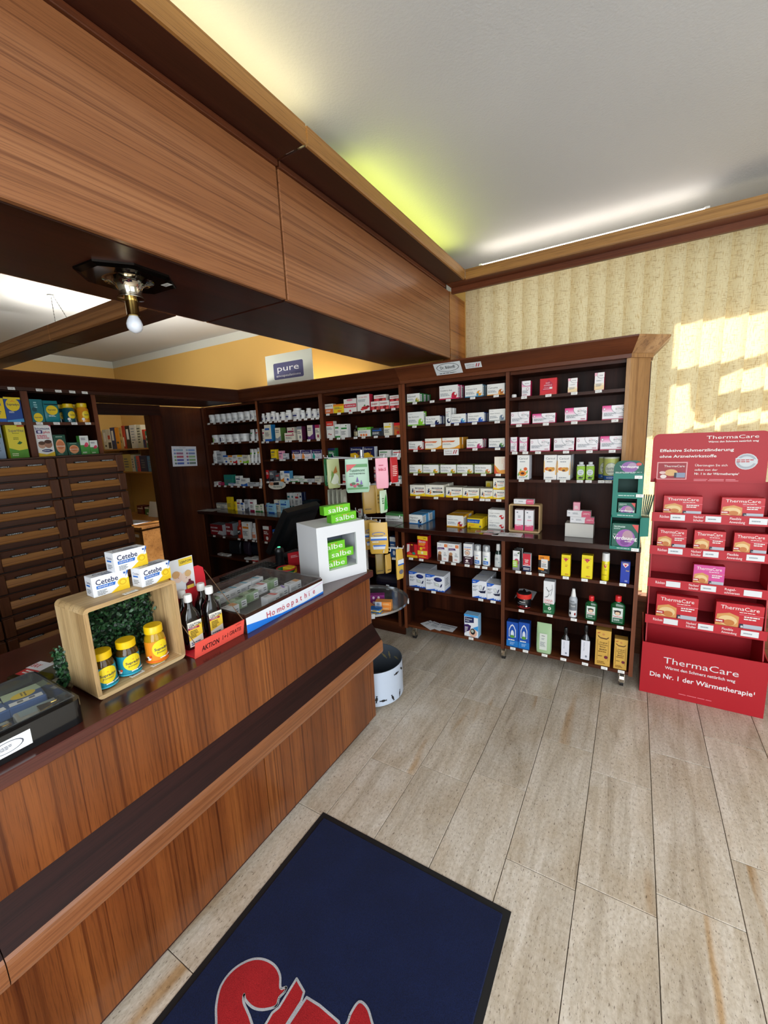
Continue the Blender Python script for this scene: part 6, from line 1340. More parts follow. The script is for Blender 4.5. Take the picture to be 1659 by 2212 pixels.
# vitamin C cartons on the crate
def box_at(des, w, d, h, label, group, loc, rotz, name='medicine_carton'):
    r = carton_meshes(des, w, d, h); return place((name, 'carton') + r, label, group, loc, rotz)
zt = ZK + 0.2922
b1 = box_at('ct:', 0.105, 0.05, 0.064, 'white and yellow vitamin carton on the crate, lower of the three nearest the drawers', 'vitamin cartons on the crate', (-1.430, 0.640, zt), HP - .06)
b2 = box_at('ct:', 0.105, 0.05, 0.064, 'white and yellow vitamin carton on the crate above the orange jar', 'vitamin cartons on the crate', (-1.385, 0.757, zt), HP + .08)
b3 = box_at('ct:', 0.105, 0.05, 0.064, 'white and yellow vitamin carton lying on top of two others', 'vitamin cartons on the crate', (-1.412, 0.700, zt + 0.0646), HP + .02)
for b in (b1, b2, b3):
    q = MB(); deco(q, 't:.12,.35,.36,1a2a6a,Cetebe,.6 r:.3,.1,.8,.2,1a2a6a', lambda u, v, l: (u - 0.0525, v - 0.025, 0.064 + .0006 + l), 0.105, 0.05); q.build('print', b)
    q = MB(); deco(q, 't:.2,.66,.12,1a2a6a,Cetebe,.6 r:.2,.52,.7,.6,1a6ac8 f:.2,.15,.8,.4,x,3', lambda u, v, l: (-0.0525 - l, 0.025 - u, v), 0.05, 0.064); q.build('print', b)

# ---- tonic bottles in their red card display
td = thing('tonic_display', 'red card counter display for tonic bottles with handwritten offer', 'display', (-1.39, 0.921, ZK + 0.0006), HP)
RED = mat('d81f30', 0.5); CORAL = mat('f0584a', 0.5)
MB().box(-0.105, -0.09, 0, 0.105, 0.10, 0.003, RED).build('base', td)
MB().prism([(-0.105, 0.0), (0.105, 0.0), (0.105, 0.22), (0.10, 0.252), (0.08, 0.266), (-0.08, 0.266), (-0.10, 0.252), (-0.105, 0.22)], 0.096, 0.100, 'y', RED).build('back_card', td)
fp = MB(); fp.add([(-0.1075, -0.098, 0.0), (0.1075, -0.098, 0.0), (0.1075, -0.112, 0.062), (-0.1075, -0.112, 0.062), (-0.1075, -0.094, 0.0), (0.1075, -0.094, 0.0), (0.1075, -0.108, 0.062), (-0.1075, -0.108, 0.062)], [(0, 1, 2, 3), (4, 7, 6, 5), (3, 2, 6, 7), (0, 3, 7, 4), (1, 5, 6, 2), (0, 4, 5, 1)], CORAL); fp.build('front_card', td)
lt = MB(); deco(lt, 't:.12,.28,.34,2a1418,AKTION,.34,b t:.51,.34,.32,2a1418,1+1,.13,bi t:.67,.38,.28,2a1418,GRATIS,.26,bi f:.8,.84,.96,.92,a83030,1', lambda u, v, l: (u - 0.1075, -0.098 - 0.014 * v / 0.062 - l - .0005, v), 0.215, 0.062); lt.build('lettering', td)
for s in (-1, 1):
    MB().tube([(s * 0.104, 0.094, 0.24), (s * 0.106, -0.106, 0.06)], 0.0014, mat('7a5a40', 0.5), 6).build('side_cord', td)
def tonic(label, x, y):
    r, h = 0.034, 0.205; G = mat('0c0606', .06, coat=.7)
    zs = [(0, .92, .9), (.02, 1, 1), (.56, 1, 1), (.66, .86, .9), (.74, .5, .62), (.79, .36, .5), (.88, .34, .47)]; NN = 22; V = []
    for z, a, b in zs:
        for i in range(NN):
            t = 6.2832 * i / NN; c, s_ = math.cos(t), math.sin(t); V.append((r * a * math.copysign(abs(c) ** .7, c), r * .72 * b * math.copysign(abs(s_) ** .7, s_), h * z))
    m = MB().add(V, [(a * NN + i, a * NN + (i + 1) % NN, (a + 1) * NN + (i + 1) % NN, (a + 1) * NN + i) for a in range(len(zs) - 1) for i in range(NN)] + [tuple(range(NN)), tuple(range((len(zs) - 1) * NN, len(zs) * NN))], G)
    o = m.build('tonic_bottle', None, True, loc=(x, y, ZK + 0.0042), rotz=HP - .1); tag(o, label, 'bottle', 'tonic bottles in the red display')
    MB().lathe([(r * .40, h * .86), (r * .44, h * .88), (r * .44, h * .98), (r * .38, h)], mat('f0f0ee', .35), 20).build('cap', o, True)
    p = MB(); deco(p, 'r:0,0,1,1,e8e4d8 g:f0c840,0,.26,1,.4,1,.86,0,.74 t:.08,.80,.13,14141c,LEATON,.84,b r:.0,.70,.8,.78,a01848 t:.1,.715,.05,w,COMPLETE,.5 f:.12,.36,.7,.66,5a4a20,5 f:.1,.05,.95,.2,3a4a7a,2', lambda u, v, l: (u - r * .78, -r * .72 - .0006 - l, h * .06 + v), r * 1.56, h * .46); p.build('print', o)
tonic('dark tonic bottle with yellow label in the front row beside the crate', -1.375, 0.868)
tonic('dark tonic bottle with yellow label in the front row beside the glass case', -1.375, 0.958)
tonic('dark tonic bottle in the back row beside the crate', -1.438, 0.885)
tonic('dark tonic bottle in the back row beside the glass case', -1.438, 0.968)
lf = MB().box(-0.05, -0.0015, 0, 0.05, 0.0015, 0.145, mat('eef0f4', .5))
lfo = tag(lf.build('leaflet', None, loc=(-1.479, 0.925, ZK + 0.172), rotz=HP + .02), 'white leaflet with yellow corner and smiling faces behind the tonic display', 'leaflet')
p = MB(); deco(p, 'g:f4d23a,.4,.8,.98,.8,.98,.98,.4,.98 t:.46,.86,.06,14141c,LEATON,.48,b e:.3,.52,.2,.15,f0d2c0 e:.22,.6,.16,.10,d8a870 e:.62,.46,.2,.15,f2d8c8 e:.72,.55,.14,.09,e0b880 e:.3,.5,.03,.008,a04040 e:.62,.44,.03,.008,a04040 g:6a1830,.58,.05,.92,.05,.92,.28,.8,.33,.8,.38,.7,.38,.7,.33,.58,.28 r:.6,.1,.9,.22,f0d050', lambda u, v, l: (u - .05, -.0015 - l, v), .1, .145); p.build('print', lfo)
MB().box(-0.06, 0.086, 0.165, 0.06, 0.0958, 0.171, RED).box(-0.06, 0.083, 0.165, 0.06, 0.086, 0.19, RED).build('leaflet_pocket', td)

# ---- glass topped tray of homeopathic remedies
hm = thing('remedy_tray', 'glass topped wooden remedy tray with white and blue front strip', 'tray', (-1.487, 1.272, ZK + 0.0006), HP)
wd, dd, hh = 0.475, 0.42, 0.078
MB().box(-wd / 2, -dd / 2, 0, wd / 2, dd / 2, 0.006, mat('2a1a12', .4)).build('base', hm)
DK = wood('tray_mahogany', '25100a', '381a10', '4a2416', 'x', 20, 0.8, 0.2, coat=.4)
MB().box(-wd / 2, -dd / 2, 0.006, wd / 2, -dd / 2 + 0.012, hh - .004, DK).build('front_rail', hm)
MB().box(-wd / 2, dd / 2 - 0.012, 0.006, wd / 2, dd / 2, hh, DK).build('back_rail', hm)
for s in (-1, 1): MB().box(s * wd / 2 - 0.006, -dd / 2 + .012, 0.006, s * wd / 2 + 0.006, dd / 2 - .012, hh - .002, DK).build('side_rail', hm)
MB().box(-wd / 2, -dd / 2, hh, wd / 2, dd / 2, hh + .004, CLR).build('glass_lid', hm)
fs = MB(); deco(fs, 'r:0,0,1,1,e8ecf4 g:1f7ae0,0,0,1,0,1,.14,.7,.08,.4,.16,0,.55 g:e0b8d8,.72,.62,1,.86,1,.92,.7,.62 ', lambda u, v, l: (u - wd / 2, -dd / 2 - .001 - l, v), wd, 0.064)
for i, c in enumerate('Homöopathie'): deco(fs, 't:%.3f,%.2f,.42,c01840,%s' % (.215 + i * .062, .34, c), lambda u, v, l: (u - wd / 2, -dd / 2 - .003 - l, v), wd, 0.064)
fs.build('front_strip', hm)
def remedy(x, y, c, lab, rz=0.0, w=.062, d=.03, h=.034):
    fc = {'g': '9ab090', 'w': 'dfe0e2'}[c[0]]
    wx, wy = -1.487 - y, 1.272 + x
    o = MB().cbox(-w / 2, -d / 2, 0, w / 2, d / 2, h, .001, mat(fc, .45)).build('remedy_carton', None, loc=(wx, wy, ZK + .0072), rotz=HP + rz)
    tag(o, lab, 'carton', 'remedies under the glass lid')
    p = MB()
    top = 'f:.08,.5,.45,.85,d,2 ' + {'gg': 'e:.3,.5,.2,.35,b8c8ac e:.6,.4,.2,.35,6a8a5a e:.82,.55,.14,.3,3a4a30', 'wb': 'g:5ab0d0,.55,0,.72,0,.62,1,.45,1', 'wr': 'g:d86a68,.6,0,.85,0,.75,1,.5,1', 'wv': 'g:8a70c0,.6,0,.8,0,.95,1,.85,1', 'wo': 'r:.6,.1,.95,.9,e0a060'}[c]
    deco(p, top, lambda u, v, l: (u - w / 2, v - d / 2, h + l), w, d)
    deco(p, 'r:.62,.15,.97,.8,e8eaec f:.66,.25,.94,.7,d,2' + (' e:.2,.5,.18,.4,7a9a6a e:.42,.4,.14,.36,88a878' if c[0] == 'g' else ' f:.06,.3,.5,.6,x,2'), lambda u, v, l: (u - w / 2, -d / 2 - l, v), w, h)
    p.build('print', o)
ROWS = [(-.14, .14, 'gg', 'green leaf printed remedy carton behind the tonic bottles'), (-.07, .155, 'wb', 'white remedy carton with blue stripe, second from the tonic display'), (.0, .16, 'wb', 'white remedy carton with blue stripe, third in the rear row'), (.07, .165, 'wb', 'white remedy carton with blue stripe, fourth in the rear row'), (.15, .165, 'wb', 'white remedy carton with blue stripe nearest the scanner'),
        (-.09, .02, 'gg', 'green leaf printed remedy carton, left of the middle row'), (.0, .04, 'gg', 'large green leaf printed remedy carton amid the tray'), (.085, .07, 'wr', 'white remedy carton with red stripe amid the tray'), (.165, .075, 'gg', 'green leaf printed remedy carton near the white frame'),
        (-.165, -.02, 'wo', 'white remedy carton with tan corner beside the tonic display'), (.01, -.09, 'wr', 'white remedy carton with red stripe near the front strip'), (.095, -.06, 'wv', 'white remedy carton with violet stripe'), (.19, -.06, 'wo', 'white remedy carton with orange stripe near the white frame')]
for x, y, c, lab in ROWS: remedy(x, y, c, lab, random.uniform(-.06, .06), .078, .042, .045)
fc = MB().cbox(-.06, -.03, 0, .06, .03, .004, .0008, mat('e6e6e4', .5)); deco(fc, 'f:.1,.4,.6,.8,d,3 e:.8,.4,.18,.3,3a8ad8 g:a03030,.62,.1,.7,.2,.66,.8,.6,.6', lambda u, v, l: (u - .06, v - .03, .004 + l), .12, .06)
tag(fc.build('info_card', None, loc=(-1.635 + .29, 1.155, ZK + .0072), rotz=HP + .1), 'white info card with blue edge under the glass lid', 'card')

# ---- white display frame with ointment cartons
wf = thing('display_cube', 'white square display frame with a deep window at the counter end', 'display', (-1.415, 1.773, ZK + 0.0006), 1.206)
WM = mat('e6e7ea', .4); a, dp, t = 0.30, 0.205, 0.016
MB().box(-a / 2, -dp / 2, 0, a / 2, dp / 2, t, WM).build('bottom_panel', wf); MB().box(-a / 2, -dp / 2, a - t, a / 2, dp / 2, a, WM).build('top_panel', wf)
for s in (-1, 1): MB().box(min(s * a / 2, s * (a / 2 - t)), -dp / 2, t, max(s * a / 2, s * (a / 2 - t)), dp / 2, a - t, WM).build('side_panel', wf)
MB().box(-a / 2 + t, dp / 2 - .006, t, a / 2 - t, dp / 2 - .001, a - t, mat('7a8498', .5)).build('back_panel', wf)
fr = MB(); i0 = a * .20
for q in ((-a / 2, 0, a / 2, i0), (-a / 2, a - i0, a / 2, a), (-a / 2, i0, -a / 2 + i0, a - i0), (a / 2 - i0, i0, a / 2, a - i0)): fr.box(q[0], -dp / 2 - .012, q[1], q[2], -dp / 2, q[3], WM)
fr.build('front_frame', wf)
MB().box(-a / 2 + t, -dp / 2 + .001, i0 - .014, a / 2 - t, dp / 2 - .008, i0, WM).build('inner_shelf', wf)
def salve(label, u, v, z, rz):
    c, s = math.cos(1.206), math.sin(1.206)
    return box_at('sb:', 0.165, 0.045, 0.047, label, 'ointment cartons of the white frame', (-1.415 + c * u - s * v, 1.773 + s * u + c * v, ZK + z), 1.206 + rz)
salve('lime green ointment carton lying directly on the white frame', 0.045, -0.055, 0.3012, .04)
salve('lime green ointment carton topmost on the white frame', 0.008, -0.052, 0.3488, .0)
salve('lime green ointment carton at the bottom of the frame window', -0.038, -0.06, i0 + .0008, 0)
salve('lime green ointment carton in the middle of the frame window', 0.008, -0.058, i0 + .0482, -.03)
salve('lime green ointment carton topmost in the frame window', -0.045, -0.06, i0 + .0956, .02)

# ---- till: monitor, keyboard, scanner, bowl
mo = thing('till_monitor', 'black till monitor seen from behind beside the white frame', 'monitor', (-1.86, 1.965, ZK + 0.0006))
BM = mat('101113', .35)
ang = math.radians(33)
def TP(u, v, w_): return (-0.10 + v * math.sin(ang) + w_ * math.cos(ang), u, 0.045 + v * math.cos(ang) - w_ * math.sin(ang))
def tbox(u0, v0, w0, u1, v1, w1, m): return MB().add([TP(u, v, w_) for w_ in (w0, w1) for v in (v0, v1) for u in (u0, u1)], [(0, 2, 3, 1), (4, 5, 7, 6), (0, 1, 5, 4), (2, 6, 7, 3), (0, 4, 6, 2), (1, 3, 7, 5)], m)
tbox(-.155, 0, -.02, .155, .34, .018, BM).build('panel', mo); tbox(-.125, .04, .018, .125, .30, .04, mat('0c0d0f', .4)).build('rear_housing', mo)
tbox(-.14, .015, -.0215, .14, .325, -.02, mat('1a2430', .1)).build('screen', mo)
MB().cbox(-.10, -.10, 0, .08, .10, .014, .004, BM).build('foot', mo); tbox(-.04, .03, .03, .04, .2, .06, BM).build('neck', mo)
kb = thing('keyboard', 'black keyboard on the counter behind the remedy tray', 'keyboard', (-1.86, 1.58, ZK + 0.0006), HP)
MB().cbox(-.17, -.065, 0, .17, .065, .018, .004, BM).build('case', kb)
ks = MB()
for r_ in range(5):
    for c_ in range(15): ks.cbox(-.16 + c_ * .0213, -.056 + r_ * .0225, .018, -.143 + c_ * .0213, -.039 + r_ * .0225, .024, .0015, mat('1a1b1e', .45))
kk = ks.build('keys', kb); kk['kind'] = 'stuff'
sc = thing('barcode_scanner', 'black hand scanner with a green light in its upright cradle', 'scanner', (-1.80, 1.755, ZK + 0.0006), HP - .3)
MB().lathe([(.035, 0), (.035, .008), (.028, .012), (.026, .07), (.030, .082)], BM, 20, sy=.8).build('cradle', sc, True)
MB().lathe([(.026, .075), (.031, .085), (.030, .105), (.020, .116), (.004, .119)], BM, 20, sy=.8).build('head', sc, True)
MB().lathe([(.010, .1165), (.009, .1195), (.001, .1205)], mat('4ef09a', .3, emit=2.5), 14).build('status_light', sc, True)
bo = thing('toy_bowl', 'green and red plastic bowl with a yellow rim behind the white frame', 'bowl', (-1.66, 1.66, ZK + 0.0006))
MB().lathe([(.02, 0), (.045, .012), (.052, .03), (.050, .031), (.043, .016), (.018, .006)], lambda q: mat('1f7a3a', .4), 20, cap=False).build('bowl_shell', bo, True)
MB().lathe([(.051, .028), (.056, .030), (.056, .036), (.050, .036)], mat('c82028', .4), 20, cap=False).build('rim', bo, True)
MB().cbox(-.03, .0, .0, .035, .05, .035, .003, mat('f0c828', .4)).build('handle_tab', bo)
rc = MB().cbox(-.045, -.003, 0, .045, .003, .085, .001, mat('a81820', .5)); deco(rc, 'r:.05,.05,.95,.95,b8202a f:.2,.6,.8,.8,e8b0b0,2', lambda u, v, l: (u - .045, -.003 - l, v), .09, .085)
tag(rc.build('red_card', None, loc=(-1.72, 1.80, ZK + .0006), rotz=HP - .4), 'plain red card standing behind the green bowl', 'card')
# ================================================================== red floor display
RC = mat('b40f20', .5); RI = mat('7e0a17', .6); RL = mat('c01c2c', .5)
td2 = thing('floor_display', 'tall red cardboard floor display with stepped shelves beside the rolling shelving', 'display', (0, 0, 0))
x0, x1 = 0.113, 0.724
sk = MB().box(x0, 2.930, 0.001, x1, 2.935, 0.345, RC).box(x0, 2.935, 0.001, x0 + .005, 3.24, 0.345, RC).box(x1 - .005, 2.935, 0.001, x1, 3.24, 0.345, RC).prism([(3.0, .345), (3.24, .345), (3.24, .42)], x0, x0 + .005, 'x', RC).prism([(3.0, .345), (3.24, .345), (3.24, .42)], x1 - .005, x1, 'x', RC)
sk.build('base_skirt', td2)
xi0, xi1 = 0.128, 0.700
for s in (xi0, xi1 - .006):
    MB().prism([(2.945, 0.02), (3.215, 0.02), (3.215, 1.36), (3.10, 1.34), (3.085, 1.16), (3.055, 0.95), (3.02, 0.745), (2.985, 0.515), (2.95, .345)], s, s + .006, 'x', RC).build('side_panel', td2)
MB().box(xi0 + .006, 3.205, 0.02, xi1 - .006, 3.211, 1.34, RC).build('back_panel', td2)
hd = rr(0.102, 1.332, 0.668, 1.636, 0.03)
hd = [(0.104, 1.332), (0.668, 1.332)] + [(x, z) for x, z in rr(0.104, 1.332, 0.668, 1.636, 0.035) if z > 1.45]
MB().prism(hd, 3.196, 3.2, 'y', RC).build('header', td2)
hp = MB(); HP_ = lambda u, v, l: (0.104 + u, 3.196 - l, 1.332 + v)
for nm, sp in (('lettering', 't:.48,.87,.066,w,ThermaCare,.43,bi t:.50,.80,.035,w,Wärmt_den_Schmerz_natürlich_weg,.41,b'), ('lettering', 't:.07,.63,.058,w,Effektive_Schmerzlinderung,.65,b t:.07,.51,.058,w,ohne_Arzneiwirkstoffe,.51,b'),
        ('picture', 'r:.055,.06,.335,.42,e8a8a8 r:.065,.075,.325,.40,a01020 t:.12,.315,.045,w,ThermaCare,.19,bi e:.19,.2,.06,.07,e0b070 e:.11,.2,.03,.03,e8c8c0 e:.12,.12,.03,.04,f0e0d8 r:.23,.1,.32,.2,8a98b0 r:.22,.1,.24,.2,1a2438'),
        ('lettering', 't:.40,.33,.045,w,Überzeugen_Sie_sich,.28 t:.40,.24,.045,w,selbst_von_der,.20 t:.40,.16,.045,w,Nr._1_in_der_Wärmetherapie¹,.38,b f:.4,.03,.9,.08,e88890,2'),
        ('seal', 'e:.83,.42,.09,.155,d0d4d8 e:.83,.42,.08,.138,a8acb4 e:.83,.42,.06,.10,d0d4d8 g:d0d4d8,.74,.42,.92,.38,.92,.46,.74,.49 f:.75,.40,.92,.47,c01526,2')):
    hp = MB(); deco(hp, sp, HP_, 0.564, 0.304); hp.build(nm, td2)
LIP = [(1.157, 3.070), (0.950, 3.040), (0.747, 3.008), (0.515, 2.972)]
for i, (zt_, yl) in enumerate(LIP):
    MB().box(xi0 + .006, yl + .004, zt_ - .018, xi1 - .006, 3.205, zt_ - .013, RI).build('shelf', td2)
    l = MB().box(xi0 - .008, yl, zt_ - .056, xi1 + .008, yl + .004, zt_, RL)
    LP_ = lambda u, v, lf, yl=yl, zt_=zt_: (xi0 - .008 + u, yl - lf, zt_ - .056 + v)
    third = ('Regel-', 'schmerzen') if i == 2 else ('Flexible', 'Anwendung')
    deco(l, 't:.07,.42,.3,f4d8d8,Rücken,.085,b r:.165,.2,.29,.82,e8eaec t:.36,.56,.26,f4d8d8,Nacken/,.085,b t:.36,.2,.26,f4d8d8,Schulter,.085,b r:.46,.2,.585,.82,e8eaec t:.65,.56,.26,f4d8d8,%s,.09,b t:.65,.2,.26,f4d8d8,%s,.12,b r:.80,.2,.935,.82,e8eaec' % third, LP_, xi1 - xi0 + .016, .056)
    if i in (0, 1): deco(l, 'f:.185,.4,.28,.62,9a9ea6,1', lambda u, v, lf: LP_(u, v, lf + .004), xi1 - xi0 + .016, .056)
    deco(l, 'f:.48,.4,.57,.62,9a9ea6,1' + (' f:.82,.4,.9,.62,9a9ea6,1' if i != 2 else ''), lambda u, v, lf: LP_(u, v, lf + .004), xi1 - xi0 + .016, .056)
    l.build('shelf_lip', td2)
for sp in ('t:.19,.66,.12,e6e2e4,ThermaCare,.60,bi', 't:.21,.55,.055,e6e2e4,Wärmt_den_Schmerz_natürlich_weg,.56,b', 't:.08,.36,.09,f0ecee,Die_Nr._1_der_Wärmetherapie¹,.84,b', 'f:.34,.10,.62,.13,e0707a,1'):
    bp_ = MB(); deco(bp_, sp, lambda u, v, l: (x0 + u, 2.930 - l, v), x1 - x0, .345); bp_.build('lettering', td2)
for x, w, h, i, n, lab in ((.274, .195, .117, 0, 'g', 'wide red heat pad carton on the top step, nearer the rolling shelving'), (.556, .195, .117, 0, 'g', 'wide red heat pad carton on the top step, far from the rolling shelving'),
                           (.231, .150, .124, 1, '8', 'red heat pad carton with shoulder picture on the second step'), (.416, .150, .124, 1, 'z', 'red heat pad carton in the middle of the second step'), (.603, .150, .124, 1, 'z', 'red heat pad carton at the outer end of the second step'),
                           (.424, .150, .124, 2, 'p', 'pink heat pad carton alone on the third step'), (.279, .212, .152, 3, '8', 'large red heat pad carton on the lowest step nearer the rolling shelving'), (.577, .218, .152, 3, '8', 'large red heat pad carton at the outer end of the lowest step')):
    d_ = .055
    box_at('tc:' + n, w, d_, h, lab, 'heat pad cartons of the red display', (x, LIP[i][1] + .010 + d_ / 2, LIP[i][0] - .0128), random.uniform(-.02, .02))

# ================================================================== green worktop display
gd_ = thing('tower_display', 'dark green card tower display with windows and rounded header on the worktop', 'display', (-0.018, 2.835, 0.9806), 0.0)
GC = mat('0f5a4a', .5); GT = mat('127868', .5); GDK = mat('0b3a32', .6)
w = .152
for s in (-1, 1): MB().prism([(-.085, 0), (.085, 0), (.085, .445), (-.045, .445), (-.055, .2), (-.085, .19)], min(s * w / 2, s * (w / 2 - .004)), max(s * w / 2, s * (w / 2 - .004)), 'x', GT).build('side_panel', gd_)
MB().box(-w / 2, .081, 0, w / 2, .085, .445, GDK).build('back_panel', gd_)
MB().box(-w / 2 + .004, -.083, 0, w / 2 - .004, .081, .004, GT).build('floor_panel', gd_)
MB().box(-w / 2, -.087, 0, w / 2, -.083, .018, GT).build('front_lip', gd_)
fr = MB()
for q in ((-w / 2, .185, w / 2, .215), (-w / 2, .30, w / 2, .335), (-w / 2, .415, w / 2, .445), (-w / 2, .215, -w / 2 + .026, .30), (w / 2 - .026, .215, w / 2, .30), (-w / 2, .335, -w / 2 + .026, .415), (w / 2 - .026, .335, w / 2, .415)): fr.box(q[0], -.05, q[1], q[2], -.046, q[3], GT)
fr.build('window_panel', gd_)
for z in (.185, .302): MB().box(-w / 2 + .004, -.046, z, w / 2 - .004, .081, z + .004, GDK).build('inner_shelf', gd_)
hdp = [(-w / 2, .445), (w / 2, .445), (w / 2, .475)] + arc(w / 2 - .045, .475, .045, 0, 90, 6) + arc(-w / 2 + .045, .475, .045, 90, 180, 6)
MB().prism(hdp, -.05, -.046, 'y', GC).build('header', gd_)
q = MB(); deco(q, 'e:.52,.5,.28,.42,8a5a9c e:.6,.6,.14,.22,a890a8 t:.2,.46,.16,w,Verdauung,.62,b e:.82,.72,.09,.12,d04a48 f:.06,.02,.94,.14,cfe0d8,2', lambda u, v, l: (u - w / 2, -.05 - l, .445 + v), w, .075)
q.build('print', gd_); q = MB(); deco(q, 'f:.2,.0,.8,.5,cfe0d8,1', lambda u, v, l: (u - w / 2, -.05 - l, .313 + v), w, .016); q.build('print', gd_); q = MB(); deco(q, 'f:.2,.0,.8,.5,cfe0d8,1', lambda u, v, l: (u - w / 2, -.05 - l, .195 + v), w, .016); q.build('print', gd_); q = MB(); deco(q, 'f:.25,.3,.8,.7,cfe0d8,1', lambda u, v, l: (u - w / 2, -.087 - l, .0 + v), w, .018)
q.build('print', gd_)
for u, z, y in ((.05, .425, -.052), (.062, .318, -.052), (.055, .006, -.089)): link('price_label', LABEL_ME, gd_, loc=(u, y, z))
box_at('vd:', .136, .09, .150, 'large green digestion carton in the base of the tower display', 'digestion cartons', (-.018, 2.835 - .03, .9806 + .0045), 0.0)
box_at('vd:', .090, .05, .085, 'small green digestion carton in the middle window of the tower display', 'digestion cartons', (-.018, 2.835 - .012, .9806 + .1895), 0.0)
MB().prism([(w / 2 + .0005, .07), (w / 2 + .042, .075), (w / 2 + .042, .185), (w / 2 + .0005, .185)], -.02, .05, 'y', GT).build('leaflet_pocket', gd_)
for i in range(5):
    o = MB().box(-.0022, -.03, 0, .0022, .03, .12, mat('0d4a3c', .5)); tag(o.build('leaflet', None, loc=(-.018 + w / 2 + .006 + i * .0075, 2.85, .9806 + .195), rot=(0, math.radians(2 + 2.0 * i), 0)), 'dark green leaflet in the side pocket of the green tower display', 'leaflet', 'leaflets of the tower display')

# ================================================================== more goods on the worktop of the rolling unit
sc_ = crate('wooden_crate', 'small pale wooden frame crate with two pink cartons on the worktop', .215, .200, .085, .009, (-.645, 3.045, .9806), 0.0)
box_at('ln:', .060, .045, .150, 'white carton with pink foot in the small crate, nearer the upright', 'pink and white cartons', (-.685, 3.045, .990), 0.0)
box_at('ln:', .060, .045, .150, 'white carton with pink foot in the small crate, farther from the upright', 'pink and white cartons', (-.615, 3.045, .990), 0.0)
box_at('lh:', .138, .045, .034, 'low white carton with pink end lying on the small crate', 'pink and white cartons', (-.655, 3.045, 1.1812), 0.0)
box_at('pw:', .172, .10, .092, 'plain pale card box at the bottom of the pink carton stack', 'pink and white cartons', (-.285, 3.025, .9806), 0.0)
box_at('lh:', .145, .045, .040, 'low white and pink carton on the pale card box', 'pink and white cartons', (-.272, 3.02, 1.0732), .03)
box_at('lh:', .145, .045, .042, 'low white and pink carton, second above the pale card box', 'pink and white cartons', (-.292, 3.02, 1.1138), -.03)
box_at('pk:', .042, .04, .055, 'little pink carton topmost of its stack', 'pink and white cartons', (-.308, 3.02, 1.1564), .05)
def sheet(name, label, w_, h_, spec, loc, rz, base='f0eeee', cat='leaflet', grp=None):
    m = MB().box(-w_ / 2, -h_ / 2, 0, w_ / 2, h_ / 2, .0008, mat(base, .5)); deco(m, spec, lambda u, v, l: (u - w_ / 2, v - h_ / 2, .0008 + l * .5), w_, h_)
    return tag(m.build(name, None, loc=loc, rotz=rz), label, cat, grp)
sheet('leaflet', 'white leaflet lying in front of the small crate', .20, .105, 'f:.08,.5,.5,.85,x,4 f:.55,.4,.9,.8,x,4 f:.5,.12,.8,.2,d,1', (-.735, 2.895, .9806), .12, 'f2f0f4')
sheet('leaflet', 'pink leaflet lying under the printed leaflets on the worktop', .105, .05, 'f:.1,.2,.9,.8,f0d0d4,2', (-.845, 2.875, .9806), .1, 'e0a0a8')
sheet('leaflet', 'picture leaflet with red portraits on the worktop', .10, .06, 'r:.05,.1,.4,.9,c05848 r:.45,.1,.95,.5,d8c0b0 f:.45,.6,.95,.9,d,2', (-.925, 2.93, .9806), .25, 'e8e0dc')
sheet('leaflet', 'pale pink leaflet overlapping the portraits on the worktop', .10, .06, 'r:.05,.5,.5,.95,e8a0b0 f:.1,.1,.9,.4,d,2', (-.852, 2.945, .982), -.05, 'f0e6e8')
for i, (dx, rz) in enumerate(((-.11, .55), (-.055, .3), (.03, .03))):
    sheet('brochure', ('first' if i == 0 else 'second' if i == 1 else 'topmost') + ' brochure of the fan on the bottom shelf beside the glucose carton', .15, .105, 'r:.02,.72,.98,.78,n t:.1,.82,.1,d,Schweizerhaus,.7,b f:.2,.25,.8,.6,x,4', (-1.275 + dx, 2.975 + .005 * i, .1306 + .0012 * i), -rz, 'e6e6ea', 'brochure', 'fanned brochures')

# ================================================================== signs on and above the cornices
SI = MB().box(-.293, -.003, 0, .293, .003, .30, mat('e4e8dc', .5)); deco(SI, 'g:2a2a6a,.19,.23,.79,.23,.81,.26,.81,.70,.79,.73,.19,.73,.17,.70,.17,.26 t:.24,.47,.19,f0f0f4,pure,.48,bi t:.22,.30,.075,f0f0f4,encapsulations,.53,bi', lambda u, v, l: (u - .293, -.003 - l, v), .586, .30)
tag(SI.build('sign_board', None, loc=(-2.85, 3.115, 2.2145)), 'pale sign with a violet lettered panel standing on the cornice', 'sign')
slope = math.atan2(.092 - .018, .079)
def crown_sign(name, label, x, w_, h_, spec, rz, zc=2.165, skew=0.0):
    m = MB().box(-w_ / 2, -.0012, -h_ / 2, w_ / 2, 0, h_ / 2, mat('dcdfe0', .35)); deco(m, spec, lambda u, v, l: (u - w_ / 2, -.0012 - l, v - h_ / 2), w_, h_)
    t_ = (zc - 2.126) / .079; yy = 3.04 - .018 - .074 * t_
    return tag(m.build(name, None, loc=(x, yy - .002, zc), rot=(slope, 0, 0)), label, 'sign')
crown_sign('sign_plate', 'silver oval lettered sign on the cornice under the beam end', -1.195, .205, .098, 'e:.5,.6,.42,.36,2a2a2c e:.5,.6,.40,.325,dcdfe0 t:.22,.50,.24,1c1c20,Dr._Böhm®,.56,b f:.14,.08,.92,.18,3a3a3c,1', 0)
crown_sign('sign_plate', 'small white sticker with two red strokes on the cornice', -1.005, .118, .045, 't:.08,.56,.24,7a5a5a,Qualität_aus,.48 t:.08,.2,.24,7a5a5a,Österreich,.48 g:b02030,.62,.2,.68,.2,.78,.8,.72,.8 g:b02030,.76,.2,.82,.2,.92,.8,.86,.8', 0)
